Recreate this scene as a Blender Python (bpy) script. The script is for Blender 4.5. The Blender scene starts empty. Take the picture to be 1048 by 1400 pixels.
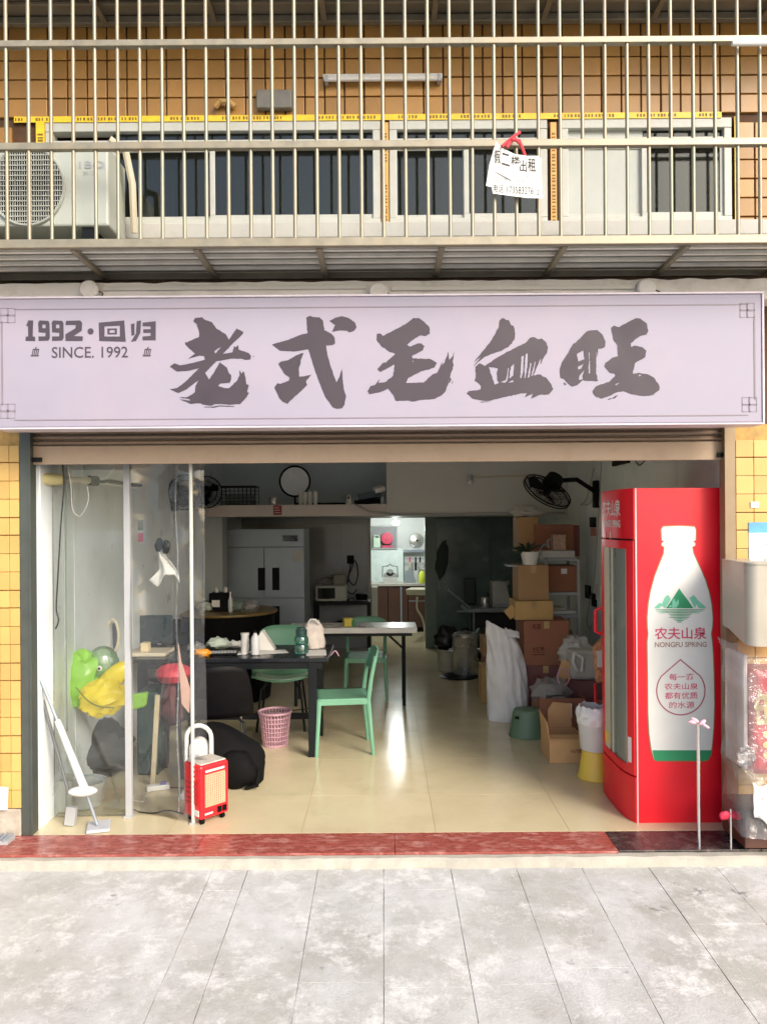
import bpy, math, random
from math import radians, sin, cos, pi, sqrt
from mathutils import Vector, Matrix, noise
random.seed(7)
sc = bpy.context.scene
COL = sc.collection

# ------------------------------------------------------------------ camera
F, CX, HY, CAMH, ROLL = 1060.0, 524.0, 715.0, 1.8, radians(-0.40)
cam_d = bpy.data.cameras.new('camera')
cam = bpy.data.objects.new('camera', cam_d); COL.objects.link(cam)
cam.location = (0, 0, CAMH)
cam.rotation_euler = (Matrix.Rotation(pi/2, 3, 'X') @ Matrix.Rotation(ROLL, 3, 'Z')).to_euler()
cam_d.sensor_fit = 'HORIZONTAL'; cam_d.sensor_width = 36.0
cam_d.lens = 36.0*F/1048.0
cam_d.shift_y = (HY-700.0)/1048.0
cam_d.clip_start = 0.05; cam_d.clip_end = 600
sc.camera = cam

# ------------------------------------------------------------------ light
w = bpy.data.worlds.new('World'); sc.world = w; w.use_nodes = True
wn, wl = w.node_tree.nodes, w.node_tree.links
for n in list(wn): wn.remove(n)
out = wn.new('ShaderNodeOutputWorld'); bg = wn.new('ShaderNodeBackground'); sky = wn.new('ShaderNodeTexSky')
sky.sky_type = 'NISHITA'; sky.sun_disc = False
SUN_EL, SUN_AZ = radians(32), radians(141)
sky.sun_elevation = SUN_EL; sky.sun_rotation = SUN_AZ
sky.air_density = 1.0; sky.dust_density = 3.0; sky.ozone_density = 0.6
bg.inputs['Strength'].default_value = 0.12
wl.new(sky.outputs[0], bg.inputs[0]); wl.new(bg.outputs[0], out.inputs[0])
sun_d = bpy.data.lights.new('sun', 'SUN'); sun = bpy.data.objects.new('sun', sun_d); COL.objects.link(sun)
sun_d.energy = 1.5; sun_d.angle = radians(26); sun_d.color = (1.0, 0.945, 0.86)
sun.rotation_euler = (pi/2-SUN_EL, 0, radians(39))
sc.view_settings.view_transform = 'Standard'; sc.view_settings.look = 'None'
sc.view_settings.gamma = 1.0; sc.view_settings.use_curve_mapping = False
sc.view_settings.exposure = 1.25
sc.cycles.use_denoising = True
sc.cycles.max_bounces = 10; sc.cycles.diffuse_bounces = 6; sc.cycles.transparent_max_bounces = 16
sc.cycles.caustics_reflective = False; sc.cycles.caustics_refractive = False
sc.cycles.sample_clamp_indirect = 6

# ------------------------------------------------------------------ pixel <-> world
def P(x, y, Y):
    u, v = x-CX, HY-y
    return Vector(((u*cos(ROLL)-v*sin(ROLL))*Y/F, Y, CAMH+(u*sin(ROLL)+v*cos(ROLL))*Y/F))
def FY(x, y, z=0.0):
    u, v = x-CX, HY-y
    return (z-CAMH)*F/(u*sin(ROLL)+v*cos(ROLL))
def R(x0, y0, x1, y1, Y):
    xm = (x0+x1)/2; ym = (y0+y1)/2
    return P(x0, ym, Y).x, P(x1, ym, Y).x, P(xm, y1, Y).z, P(xm, y0, Y).z

# ------------------------------------------------------------------ materials
MATS = {}
def nd(nt, t, **kw):
    n = nt.nodes.new(t)
    for k, v in kw.items(): setattr(n, k, v)
    return n
def M(name, col, rough=.55, metal=0, var=.12, scale=6, bump=0., bscale=80, rnd=0., dirt=None, spec=.5, coat=0, stretch=None, trans=0, rvar=.12):
    """principled with world-space noise in value and roughness; rnd: value shift per object; dirt=(colour, amount, scale)"""
    if name in MATS: return MATS[name]
    m = bpy.data.materials.new(name); m.use_nodes = True; MATS[name] = m
    nt = m.node_tree; L = nt.links; b = nt.nodes['Principled BSDF']
    geo = nd(nt, 'ShaderNodeNewGeometry'); vec = geo.outputs['Position']
    if stretch:
        mp = nd(nt, 'ShaderNodeMapping'); mp.inputs['Scale'].default_value = stretch; L.new(vec, mp.inputs[0]); vec = mp.outputs[0]
    no = nd(nt, 'ShaderNodeTexNoise'); no.inputs['Scale'].default_value = scale; no.inputs['Detail'].default_value = 6; no.inputs['Roughness'].default_value = .62
    L.new(vec, no.inputs['Vector'])
    mr = nd(nt, 'ShaderNodeMapRange'); mr.inputs[1].default_value = .3; mr.inputs[2].default_value = .7
    mr.inputs[3].default_value = 1-var; mr.inputs[4].default_value = 1+var
    L.new(no.outputs[0], mr.inputs[0]); val = mr.outputs[0]
    if rnd:
        oi = nd(nt, 'ShaderNodeObjectInfo'); m2 = nd(nt, 'ShaderNodeMapRange')
        m2.inputs[3].default_value = 1-rnd; m2.inputs[4].default_value = 1+rnd
        L.new(oi.outputs['Random'], m2.inputs[0])
        mu = nd(nt, 'ShaderNodeMath', operation='MULTIPLY'); L.new(val, mu.inputs[0]); L.new(m2.outputs[0], mu.inputs[1]); val = mu.outputs[0]
    mx = nd(nt, 'ShaderNodeVectorMath', operation='SCALE'); mx.inputs[0].default_value = col[:3]
    L.new(val, mx.inputs['Scale']); c = mx.outputs[0]
    if dirt:
        dn = nd(nt, 'ShaderNodeTexNoise'); dn.inputs['Scale'].default_value = dirt[2]; dn.inputs['Detail'].default_value = 8; dn.inputs['Roughness'].default_value = .7
        L.new(vec, dn.inputs['Vector'])
        dr = nd(nt, 'ShaderNodeMapRange'); dr.inputs[1].default_value = .5; dr.inputs[2].default_value = .72; dr.inputs[4].default_value = dirt[1]
        L.new(dn.outputs[0], dr.inputs[0])
        mm = nd(nt, 'ShaderNodeMix', data_type='RGBA'); L.new(dr.outputs[0], mm.inputs['Factor']); L.new(c, mm.inputs['A']); mm.inputs['B'].default_value = (*dirt[0], 1); c = mm.outputs['Result']
    L.new(c, b.inputs['Base Color'])
    rr = nd(nt, 'ShaderNodeMapRange'); rr.inputs[1].default_value = .3; rr.inputs[2].default_value = .7
    rr.inputs[3].default_value = max(.02, rough-rvar*rough*2); rr.inputs[4].default_value = min(1, rough+rvar)
    L.new(no.outputs[0], rr.inputs[0]); L.new(rr.outputs[0], b.inputs['Roughness'])
    b.inputs['Metallic'].default_value = metal; b.inputs['Specular IOR Level'].default_value = spec
    b.inputs['Coat Weight'].default_value = coat; b.inputs['Transmission Weight'].default_value = trans
    if bump:
        bn = nd(nt, 'ShaderNodeTexNoise'); bn.inputs['Scale'].default_value = bscale; bn.inputs['Detail'].default_value = 5; L.new(vec, bn.inputs['Vector'])
        bp = nd(nt, 'ShaderNodeBump'); bp.inputs['Strength'].default_value = bump; bp.inputs['Distance'].default_value = .004
        L.new(bn.outputs[0], bp.inputs['Height']); L.new(bp.outputs[0], b.inputs['Normal'])
    return m
def glassy(name, tint, gloss=.12, rough=.03, haze=0., hazecol=(.8, .85, .88), bump=0, bscale=4):
    """thin clear sheet: see-through, with a fresnel gloss and some milkiness"""
    m = bpy.data.materials.new(name); m.use_nodes = True; MATS[name] = m
    nt = m.node_tree; L = nt.links
    nt.nodes.remove(nt.nodes['Principled BSDF']); o = nt.nodes['Material Output']
    tr = nd(nt, 'ShaderNodeBsdfTransparent'); tr.inputs[0].default_value = (*tint, 1)
    di = nd(nt, 'ShaderNodeBsdfDiffuse'); di.inputs[0].default_value = (*hazecol, 1)
    gl = nd(nt, 'ShaderNodeBsdfGlossy'); gl.inputs['Roughness'].default_value = rough
    fr = nd(nt, 'ShaderNodeLayerWeight'); fr.inputs[0].default_value = .25
    m1 = nd(nt, 'ShaderNodeMixShader'); m1.inputs[0].default_value = haze; L.new(tr.outputs[0], m1.inputs[1]); L.new(di.outputs[0], m1.inputs[2])
    mr = nd(nt, 'ShaderNodeMapRange'); mr.inputs[3].default_value = gloss; mr.inputs[4].default_value = .9; L.new(fr.outputs['Fresnel'], mr.inputs[0])
    m2 = nd(nt, 'ShaderNodeMixShader'); L.new(mr.outputs[0], m2.inputs[0]); L.new(m1.outputs[0], m2.inputs[1]); L.new(gl.outputs[0], m2.inputs[2])
    if bump:
        g = nd(nt, 'ShaderNodeNewGeometry'); bn = nd(nt, 'ShaderNodeTexNoise'); bn.inputs['Scale'].default_value = bscale; bn.inputs['Detail'].default_value = 3
        L.new(g.outputs['Position'], bn.inputs['Vector'])
        bp = nd(nt, 'ShaderNodeBump'); bp.inputs['Strength'].default_value = bump; bp.inputs['Distance'].default_value = .03
        L.new(bn.outputs[0], bp.inputs['Height']); L.new(bp.outputs[0], gl.inputs['Normal'])
    L.new(m2.outputs[0], o.inputs[0])
    return m
def emitter(name, col, s):
    m = bpy.data.materials.new(name); m.use_nodes = True
    b = m.node_tree.nodes['Principled BSDF']; b.inputs['Emission Color'].default_value = (*col, 1); b.inputs['Emission Strength'].default_value = s
    return m

# ------------------------------------------------------------------ mesh building
class MB:
    def __init__(s): s.v = []; s.f = []; s.m = []
    def add(s, vs, fs, mi=0):
        o = len(s.v); s.v += [tuple(q) for q in vs]; s.f += [tuple(i+o for i in f) for f in fs]; s.m += [mi]*len(fs); return s
    def box(s, x0, x1, y0, y1, z0, z1, mi=0):
        vs = [(x, y, z) for z in (z0, z1) for y in (y0, y1) for x in (x0, x1)]
        return s.add(vs, [(0,2,3,1),(4,5,7,6),(0,1,5,4),(2,6,7,3),(0,4,6,2),(1,3,7,5)], mi)
    def obox(s, c, size, rot=(0,0,0), mi=0):
        from mathutils import Euler
        e = Euler(rot).to_matrix(); c = Vector(c)
        vs = [c+e@Vector((x*size[0]/2, y*size[1]/2, z*size[2]/2)) for z in (-1,1) for y in (-1,1) for x in (-1,1)]
        return s.add(vs, [(0,2,3,1),(4,5,7,6),(0,1,5,4),(2,6,7,3),(0,4,6,2),(1,3,7,5)], mi)
    def tube(s, pts, r, n=8, mi=0, closed=False):
        pts = [Vector(p) for p in pts]; k = len(pts); rs = r if isinstance(r, (list, tuple)) else [r]*k
        up = None; rings = []
        for i in range(k):
            if closed: t = pts[(i+1)%k]-pts[i-1]
            else: t = pts[min(i+1, k-1)]-pts[max(i-1, 0)]
            t.normalize()
            if up is None:
                up = Vector((0,0,1)) if abs(t.z) < .9 else Vector((0,1,0))
            a = t.cross(up)
            if a.length < 1e-5: a = t.orthogonal()
            a.normalize(); up = a.cross(t).normalized()
            rings.append([pts[i]+(a*cos(2*pi*j/n)+up*sin(2*pi*j/n))*rs[i] for j in range(n)])
        vs = [p for g in rings for p in g]; fs = []
        for i in range(k if closed else k-1):
            i2 = (i+1) % k
            for j in range(n): fs.append((i*n+j, i*n+(j+1)%n, i2*n+(j+1)%n, i2*n+j))
        if not closed: fs += [tuple(range(n-1,-1,-1)), tuple((k-1)*n+j for j in range(n))]
        return s.add(vs, fs, mi)
    def cyl(s, p0, p1, r0, r1=None, n=12, mi=0): return s.tube([p0, p1], [r0, r0 if r1 is None else r1], n, mi)
    def lathe(s, c, prof, n=24, mi=0, sx=1, sy=1):
        k = len(prof)
        vs = [(c[0]+r*cos(2*pi*j/n)*sx, c[1]+r*sin(2*pi*j/n)*sy, c[2]+z) for r, z in prof for j in range(n)]
        fs = [(i*n+j, i*n+(j+1)%n, (i+1)*n+(j+1)%n, (i+1)*n+j) for i in range(k-1) for j in range(n)]
        if prof[0][0] > 1e-6: fs.append(tuple(range(n-1,-1,-1)))
        if prof[-1][0] > 1e-6: fs.append(tuple((k-1)*n+j for j in range(n)))
        return s.add(vs, fs, mi)
    def ell(s, c, r, n=20, k=12, rot=None, nz=0, nf=3, mi=0):
        e = rot if rot is not None else Matrix.Identity(3); vs = []
        for i in range(k+1):
            th = pi*i/k
            for j in range(n):
                d = Vector((sin(th)*cos(2*pi*j/n), sin(th)*sin(2*pi*j/n), -cos(th)))
                q = 1+(nz*noise.noise(d*nf+Vector(c)*3) if nz else 0)
                vs.append(Vector(c)+e@Vector((d.x*r[0]*q, d.y*r[1]*q, d.z*r[2]*q)))
        fs = [(i*n+j, i*n+(j+1)%n, (i+1)*n+(j+1)%n, (i+1)*n+j) for i in range(k) for j in range(n)]
        return s.add(vs, fs, mi)
    def sheet(s, fn, nu, nv, mi=0):
        vs = [fn(i/nu, j/nv) for j in range(nv+1) for i in range(nu+1)]
        return s.add(vs, [(j*(nu+1)+i, j*(nu+1)+i+1, (j+1)*(nu+1)+i+1, (j+1)*(nu+1)+i) for j in range(nv) for i in range(nu)], mi)
    def prism(s, poly, a0, a1, axis='y', mi=0):
        n = len(poly)
        def p3(p, a): return {'y': (p[0], a, p[1]), 'z': (p[0], p[1], a), 'x': (a, p[0], p[1])}[axis]
        vs = [p3(p, a0) for p in poly]+[p3(p, a1) for p in poly]
        fs = [tuple(range(n)), tuple(range(2*n-1, n-1, -1))]+[(i, (i+1)%n, n+(i+1)%n, n+i) for i in range(n)]
        return s.add(vs, fs, mi)
    def build(s, name, mats, parent=None, smooth=None, bevel=0, solid=0, loc=None, label=None, sub=0, ang=40):
        if not isinstance(mats, (list, tuple)): mats = [mats]
        off = Vector((0,0,0)); q = parent
        while q is not None: off += q.location; q = q.parent
        if loc is not None: off += Vector(loc)
        me = bpy.data.meshes.new(name)
        me.from_pydata([tuple(Vector(p)-off) for p in s.v], [], s.f)
        for m in mats: me.materials.append(m)
        if len(mats) > 1: me.polygons.foreach_set('material_index', s.m)
        me.update()
        import bmesh
        bm = bmesh.new(); bm.from_mesh(me)
        bmesh.ops.remove_doubles(bm, verts=bm.verts, dist=1e-6)
        bmesh.ops.recalc_face_normals(bm, faces=bm.faces); bm.to_mesh(me); bm.free()
        if smooth:
            me.polygons.foreach_set('use_smooth', [True]*len(me.polygons)); me.set_sharp_from_angle(angle=radians(ang))
        o = bpy.data.objects.new(name, me); COL.objects.link(o)
        if parent: o.parent = parent
        if loc is not None: o.location = loc
        if solid:
            md = o.modifiers.new('solid', 'SOLIDIFY'); md.thickness = solid
        if bevel:
            md = o.modifiers.new('bevel', 'BEVEL'); md.width = bevel; md.segments = 2; md.limit_method = 'ANGLE'; md.angle_limit = radians(40)
        if sub:
            md = o.modifiers.new('sub', 'SUBSURF'); md.levels = sub; md.render_levels = sub
        if label: o['label'] = label
        return o

def tag(o, label=None, cat=None, group=None, kind=None):
    for k, v in (('label', label), ('category', cat), ('group', group), ('kind', kind)):
        if v: o[k] = v
    return o
def thing(name, label, cat, loc=(0,0,0), group=None, rz=0):
    o = bpy.data.objects.new(name, None); COL.objects.link(o); o.location = loc; o.rotation_euler.z = rz; o.empty_display_size = .1
    return tag(o, label, cat, group)
def copy_tree(o, parent=None):
    c = o.copy(); COL.objects.link(c)
    if parent: c.parent = parent
    for ch in list(o.children): copy_tree(ch, c)
    return c
def inst(me_obj, parent, loc, rot=None):
    o = me_obj.copy(); COL.objects.link(o); o.parent = parent; o.location = loc
    if rot: o.rotation_euler = rot
    return o
def px_box(name, label, cat, x0, y0, x1, y1, Y, depth, mat, bevel=.004, group=None):
    X0, X1, Z0, Z1 = R(x0, y0, x1, y1, Y)
    o = MB().box(X0, X1, Y, Y+depth, Z0, Z1).build(name, mat, loc=((X0+X1)/2, Y+depth/2, Z0), bevel=bevel)
    return tag(o, label, cat, group)

# flat print: filled outlines / lettering, returned as (verts2d, faces)
DG = None
def _curve_mesh(c):
    o = bpy.data.objects.new('tmp', c); COL.objects.link(o)
    dg = bpy.context.evaluated_depsgraph_get(); dg.update()
    me = bpy.data.meshes.new_from_object(o.evaluated_get(dg))
    vs = [(v.co.x, v.co.y) for v in me.vertices]; fs = [tuple(p.vertices) for p in me.polygons]
    bpy.data.objects.remove(o); bpy.data.meshes.remove(me)
    return vs, fs
def ink(polys):
    c = bpy.data.curves.new('ink', 'CURVE'); c.dimensions = '2D'; c.fill_mode = 'BOTH'
    for p in polys:
        sp = c.splines.new('POLY'); sp.points.add(len(p)-1)
        for i, q in enumerate(p): sp.points[i].co = (q[0], q[1], 0, 1)
        sp.use_cyclic_u = True
    return _curve_mesh(c)
def letters(body, rect, offset=0, shear=0):
    c = bpy.data.curves.new('txt', 'FONT'); c.body = body; c.offset = offset; c.shear = shear; c.resolution_u = 3
    vs, fs = _curve_mesh(c)
    x0, x1 = min(v[0] for v in vs), max(v[0] for v in vs); y0, y1 = min(v[1] for v in vs), max(v[1] for v in vs)
    a, b, cc, d = rect
    return [(a+(x-x0)/(x1-x0)*(b-a), cc+(y-y0)/max(y1-y0, 1e-6)*(d-cc)) for x, y in vs], fs
def rough_edge(poly, amt=4, step=16, seed=0):
    o = []; n = len(poly)
    for i in range(n):
        a, b = poly[i], poly[(i+1)%n]; L = math.hypot(b[0]-a[0], b[1]-a[1]); k = max(1, int(L/step))
        for j in range(k):
            t = j/k; x, y = a[0]+(b[0]-a[0])*t, a[1]+(b[1]-a[1])*t
            if j: x += amt*noise.noise((x*.05, y*.05, seed)); y += amt*noise.noise((x*.05, y*.05, seed+9))
            o.append((x, y))
    return o
# ================================================================== materials in use
YW = 4.5
m_tile   = M('orange_tile', (.375,.195,.048), .35, var=.12, scale=3, rnd=.16, dirt=((.30,.17,.07), .5, 5))
m_tile_y = M('yellow_tile', (.53,.335,.105), .35, var=.10, scale=3, rnd=.10, dirt=((.5,.3,.1), .4, 6))
m_grout  = M('dark_grout', (.085,.04,.018), .9, var=.3, scale=20)
m_grout2 = M('brown_grout', (.46,.28,.09), .9, var=.3, scale=20)
m_steel  = M('cage_steel', (.28,.25,.185), .45, metal=.45, var=.14, scale=14, dirt=((.36,.28,.17), .6, 9))
m_chrome = M('chrome', (.75,.75,.76), .16, metal=1, var=.05)
m_upvc   = M('window_plastic', (.52,.53,.48), .4, var=.07, dirt=((.45,.42,.36), .4, 4))
m_frost  = M('frosted_panel', (.46,.48,.44), .35, var=.06)
m_tape   = M('yellow_tape', (.85,.58,.03), .4, var=.12, scale=30)
m_tapeo  = M('orange_tape', (.80,.40,.10), .4, var=.12, scale=30)
m_black  = M('black_print', (.03,.025,.02), .6)
m_plaster= M('white_plaster', (.82,.80,.77), .8, var=.08, scale=5, bump=.3, bscale=40, dirt=((.42,.38,.32), .5, 7))
m_banner = M('lavender_banner', (.30,.277,.345), .6, var=.06, scale=1.6, dirt=((.36,.295,.35), .6, 1.2), bump=.05, bscale=9)
m_ink    = M('brush_ink', (.046,.034,.046), .6, var=.14, scale=4)
m_ink2   = M('grey_ink', (.055,.042,.057), .6, var=.1, scale=6)
m_line   = M('border_ink', (.21,.175,.20), .6)
m_slat   = M('shutter_slat', (.30,.215,.155), .5, metal=.15, var=.12, scale=5, stretch=(1,8,8), dirt=((.16,.11,.08), .5, 6))
m_bar    = M('shutter_bar', (.42,.31,.22), .5, metal=.1, var=.10, scale=5, dirt=((.25,.18,.12), .4, 5))
m_post   = M('shutter_post', (.075,.085,.075), .5, metal=.3, var=.12, scale=10)
m_postr  = M('brown_post', (.25,.185,.115), .5, metal=.3, var=.12, scale=10)
m_marble = M('red_marble', (.30,.07,.055), .25, var=.22, scale=22, dirt=((.55,.30,.26), .9, 11), stretch=(.7,1.6,1))
m_black_marble = M('black_marble', (.035,.03,.03), .25, var=.3, scale=22, dirt=((.20,.15,.13), .7, 14))
m_conc   = M('cream_concrete', (.40,.375,.32), .85, var=.14, scale=9, bump=.5, bscale=60, dirt=((.33,.30,.25), .6, 10))
m_wallw  = M('white_wall_panel', (.74,.80,.83), .32, var=.04, scale=2, dirt=((.52,.54,.52), .35, 3))
m_wallr  = M('grey_white_wall', (.70,.76,.73), .5, var=.05, scale=2, dirt=((.40,.43,.39), .35, 3))
m_wallb  = M('back_wall', (.40,.42,.44), .25, var=.06, scale=2)
m_loft   = M('loft_wall', (.58,.58,.55), .6, var=.05, scale=2)
m_loftin = M('loft_inner_wall', (.58,.66,.70), .6, var=.05, scale=2)
m_floor  = M('cream_floor_tile', (.58,.50,.32), .13, var=.07, scale=1.3, rnd=.03, dirt=((.46,.38,.23), .5, 3.0), rvar=.08)
m_fgrout = M('floor_grout', (.36,.29,.17), .8)
m_kwall  = M('kitchen_wall', (.78,.80,.78), .4, var=.04)
m_red    = M('red_enamel', (.78,.006,.02), .38, var=.05, scale=3)
m_redb   = M('red_plastic', (.72,.012,.02), .35, var=.08)
m_white  = M('white_plastic', (.66,.65,.61), .4, var=.05)
m_whitep = M('white_print', (.72,.71,.665), .45, var=.03)
m_paper  = M('paper', (.76,.75,.71), .8, var=.06)
m_greenp = M('green_print', (.02,.26,.11), .45, var=.05)
m_greenl = M('light_green_print', (.18,.52,.36), .45, var=.05)
m_pinkp  = M('pink_print', (.60,.06,.13), .5)
m_brownp = M('brown_print', (.33,.16,.13), .5)
m_gold   = M('gold_line', (.25,.17,.06), .45)
m_mint   = M('mint_plastic', (.155,.36,.235), .42, var=.06)
m_mintl  = M('pale_mint_plastic', (.50,.62,.53), .42, var=.05)
m_blackm = M('black_metal', (.008,.010,.012), .5, var=.2, spec=.2)
m_blackf = M('black_fabric', (.0045,.0045,.005), .9, var=.3, bump=.4, bscale=300, spec=.12)
m_blackp = M('black_plastic', (.005,.005,.006), .5, var=.2, spec=.1)
m_blackg = M('black_glass', (.012,.016,.018), .06, spec=.6)
m_grey   = M('grey_paint', (.36,.37,.38), .5, var=.07)
m_silver = M('silver_steel', (.30,.345,.40), .34, metal=.3, var=.07, scale=4)
m_stain  = M('stainless_steel', (.68,.66,.61), .26, metal=.75, var=.06)
m_carton = M('carton', (.40,.235,.11), .8, var=.10, scale=8, rnd=.10, bump=.15, bscale=120)
m_carton2= M('carton_red_brown', (.30,.12,.065), .8, var=.10, scale=8, bump=.15, bscale=120)
m_carton3= M('carton_plum', (.20,.075,.07), .8, var=.10, scale=8)
m_carton4= M('carton_tan', (.50,.32,.12), .8, var=.10, scale=8, bump=.15, bscale=120)
m_cartonl= M('carton_bright', (.62,.36,.16), .8, var=.08, scale=8, bump=.15, bscale=120)
m_cprint = M('carton_print', (.14,.035,.02), .7)
m_sack   = M('woven_sack', (.76,.74,.73), .55, var=.08, scale=7, bump=.5, bscale=220)
m_yellow = M('yellow_plastic', (.85,.58,.08), .4, var=.05)
m_green  = M('dull_green_plastic', (.125,.20,.125), .5, var=.06)
m_pink   = M('pink_plastic', (.50,.285,.35), .45, var=.06)
m_wood   = M('olive_wood', (.19,.125,.04), .35, var=.2, scale=10, stretch=(1,6,6))
m_lime   = M('lime_foil', (.27,.56,.05), .25, var=.1, scale=4)
m_yfoil  = M('yellow_foil', (.80,.62,.03), .25, var=.1, scale=4)
m_bag    = M('white_bag', (.80,.79,.77), .4, var=.06)
m_cream  = M('cream_plastic', (.60,.54,.41), .45, var=.06)
m_cab    = M('grey_beige_steel', (.41,.38,.32), .42, metal=.2, var=.06, scale=4, dirt=((.36,.32,.26), .35, 6))
m_blue   = M('blue_print', (.10,.34,.58), .5, var=.2, scale=12)
m_paleb  = M('pale_blue_print', (.55,.68,.76), .5, var=.12, scale=14)
m_glass  = glassy('clear_glass', (.97,.99,.98), .035, .02, .01)
m_glassd = glassy('dark_window_glass', (.42,.50,.44), .035, .04, .02, (.3,.35,.32))
m_fglass = glassy('hazed_fridge_glass', (.80,.85,.82), .05, .06, .42, (.52,.58,.50))  # strong haze colour lightens the fridge interior in place of light
m_film   = glassy('clear_plastic_film', (.96,.98,.99), .05, .05, .03, bump=.9, bscale=3.2)
m_film2  = glassy('crinkled_plastic', (.93,.93,.93), .07, .12, .13, (.8,.8,.8), bump=1.0, bscale=26)
m_dglass = M('dark_green_glass', (.13,.185,.18), .22, var=.35, scale=1.6, spec=.5)
m_bottle = glassy('green_bottle', (.18,.52,.42), .10, .05, .25, (.10,.30,.24))
m_clear  = glassy('clear_bottle', (.90,.93,.94), .14, .05, .30)
m_brown  = M('dark_brown', (.075,.030,.018), .4, var=.2)
m_cable  = M('black_cable', (.015,.015,.015), .5)
m_gcable = M('grey_cable', (.30,.31,.29), .5)
m_orange = M('orange_plastic', (.80,.33,.02), .45)
m_pcloth = M('red_cloth', (.62,.05,.07), .8)

# ================================================================== ground
def pave_z(Y): return -.060-.040*(4.17-Y)
def concrete():
    m = M('pavement_concrete', (.42,.42,.40), .72, var=.12, scale=3.0, bump=.55, bscale=90, dirt=((.50,.50,.51), .7, 2.1), rnd=.03)
    nt = m.node_tree; L = nt.links; b = nt.nodes['Principled BSDF']
    src = b.inputs['Base Color'].links[0].from_socket
    g = nd(nt, 'ShaderNodeNewGeometry')
    def layer(src, scale, lo, hi, amt, col, det=9, rg=.72, off=0):
        mp = nd(nt, 'ShaderNodeMapping'); mp.inputs['Location'].default_value = (off, off*.7, 0); L.new(g.outputs['Position'], mp.inputs[0])
        n = nd(nt, 'ShaderNodeTexNoise'); n.inputs['Scale'].default_value = scale; n.inputs['Detail'].default_value = det; n.inputs['Roughness'].default_value = rg; n.inputs['Distortion'].default_value = .15
        L.new(mp.outputs[0], n.inputs['Vector'])
        r = nd(nt, 'ShaderNodeMapRange'); r.inputs[1].default_value = lo; r.inputs[2].default_value = hi; r.inputs[4].default_value = amt; L.new(n.outputs[0], r.inputs[0])
        x = nd(nt, 'ShaderNodeMix', data_type='RGBA'); L.new(r.outputs[0], x.inputs['Factor']); L.new(src, x.inputs['A']); x.inputs['B'].default_value = (*col, 1)
        return x.outputs['Result']
    src = layer(src, .9, .42, .60, .55, (.33,.33,.295), 8, .72, 51)
    src = layer(src, 1.9, .44, .64, .75, (.57,.575,.59), 12, .74, 4)
    src = layer(src, 4.5, .51, .62, .85, (.66,.66,.65), 12, .80, 11)
    src = layer(src, 11, .52, .68, .50, (.27,.265,.245), 12, .80, 77)
    src = layer(src, 30, .56, .70, .40, (.62,.62,.60), 6, .7, 90)
    src = layer(src, 6, .64, .70, .7, (.14,.135,.125), 8, .7, 21)
    src = layer(src, 90, .66, .74, .5, (.14,.135,.13), 3, .6, 33)
    L.new(src, b.inputs['Base Color'])
    return m
m_pave = concrete()
m_road = M('bounce_road', (.30,.30,.295), .9, var=.2, scale=5, bump=.5, bscale=120)  # pale colour chosen to bounce daylight into the shop; unseen behind the camera
g = MB().box(-250,250,-300,1.2,-.66,-.34).build('road', m_road); tag(g, kind='structure')
pv = MB().add([(-14,.95,pave_z(.95)-.012),(14,.95,pave_z(.95)-.012),(14,4.19,pave_z(4.19)-.012),(-14,4.19,pave_z(4.19)-.012),(-14,.95,-.6),(14,.95,-.6),(14,4.19,-.6),(-14,4.19,-.6)],
   [(0,1,2,3),(4,7,6,5),(0,4,5,1),(2,6,7,3),(0,3,7,4),(1,5,6,2)]).build('pavement', M('pavement_joint', (.27,.265,.25), .9, var=.3, scale=18)); tag(pv, kind='structure')
# slabs: narrow columns on the right, wide poured bays on the left
xs = [-12,-7.8,-3.6,-.93,-.74,-.365,-.012,.348,.70,1.05,1.41,1.77,2.13,2.6,3.2,5.4,8.6,12]
for i in range(len(xs)-1):
    x0, x1 = xs[i]+.0013, xs[i+1]-.0013
    y = 4.17; k = 0
    off = random.uniform(.2, .62)
    if i in (0, 1, 2): off = 1.4
    if i == 4: off = .92
    while y > 1.0:
        ln = off if k == 0 else random.uniform(.55, .78)
        if x1-x0 > .6: ln *= 1.55
        y0 = max(y-ln, .98)
        if y-y0 < .08: break
        dz = random.uniform(-.0012, .0012); tl = random.uniform(-.0008, .0008)
        ya, yb = y0+.0020, y-.0020
        b = MB(); cs = [(x0, ya), (x1, ya), (x1, yb), (x0, yb)]; q = []
        for e in range(4):
            p0, p1 = cs[e], cs[(e+1)%4]; ns = max(2, int(math.hypot(p1[0]-p0[0], p1[1]-p0[1])/.09))
            for s_ in range(ns):
                px = p0[0]+(p1[0]-p0[0])*s_/ns; py = p0[1]+(p1[1]-p0[1])*s_/ns
                nx = .0022*noise.noise((px*9+i, py*9, 1)) if e in (1, 3) else 0; ny = .0012*noise.noise((px*9, py*9+k, 5)) if e in (0, 2) else 0
                q.append((px+nx, py+ny))
        nq = len(q)
        b.add([(px, py, pave_z(py)+dz+(tl if px > x0+.05 else -tl)-h) for h in (0, .03) for px, py in q], [tuple(range(nq))]+[(s_, (s_+1)%nq, nq+(s_+1)%nq, nq+s_) for s_ in range(nq)])
        b.build('slab', m_pave, parent=pv)
        y = y0; k += 1
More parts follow.
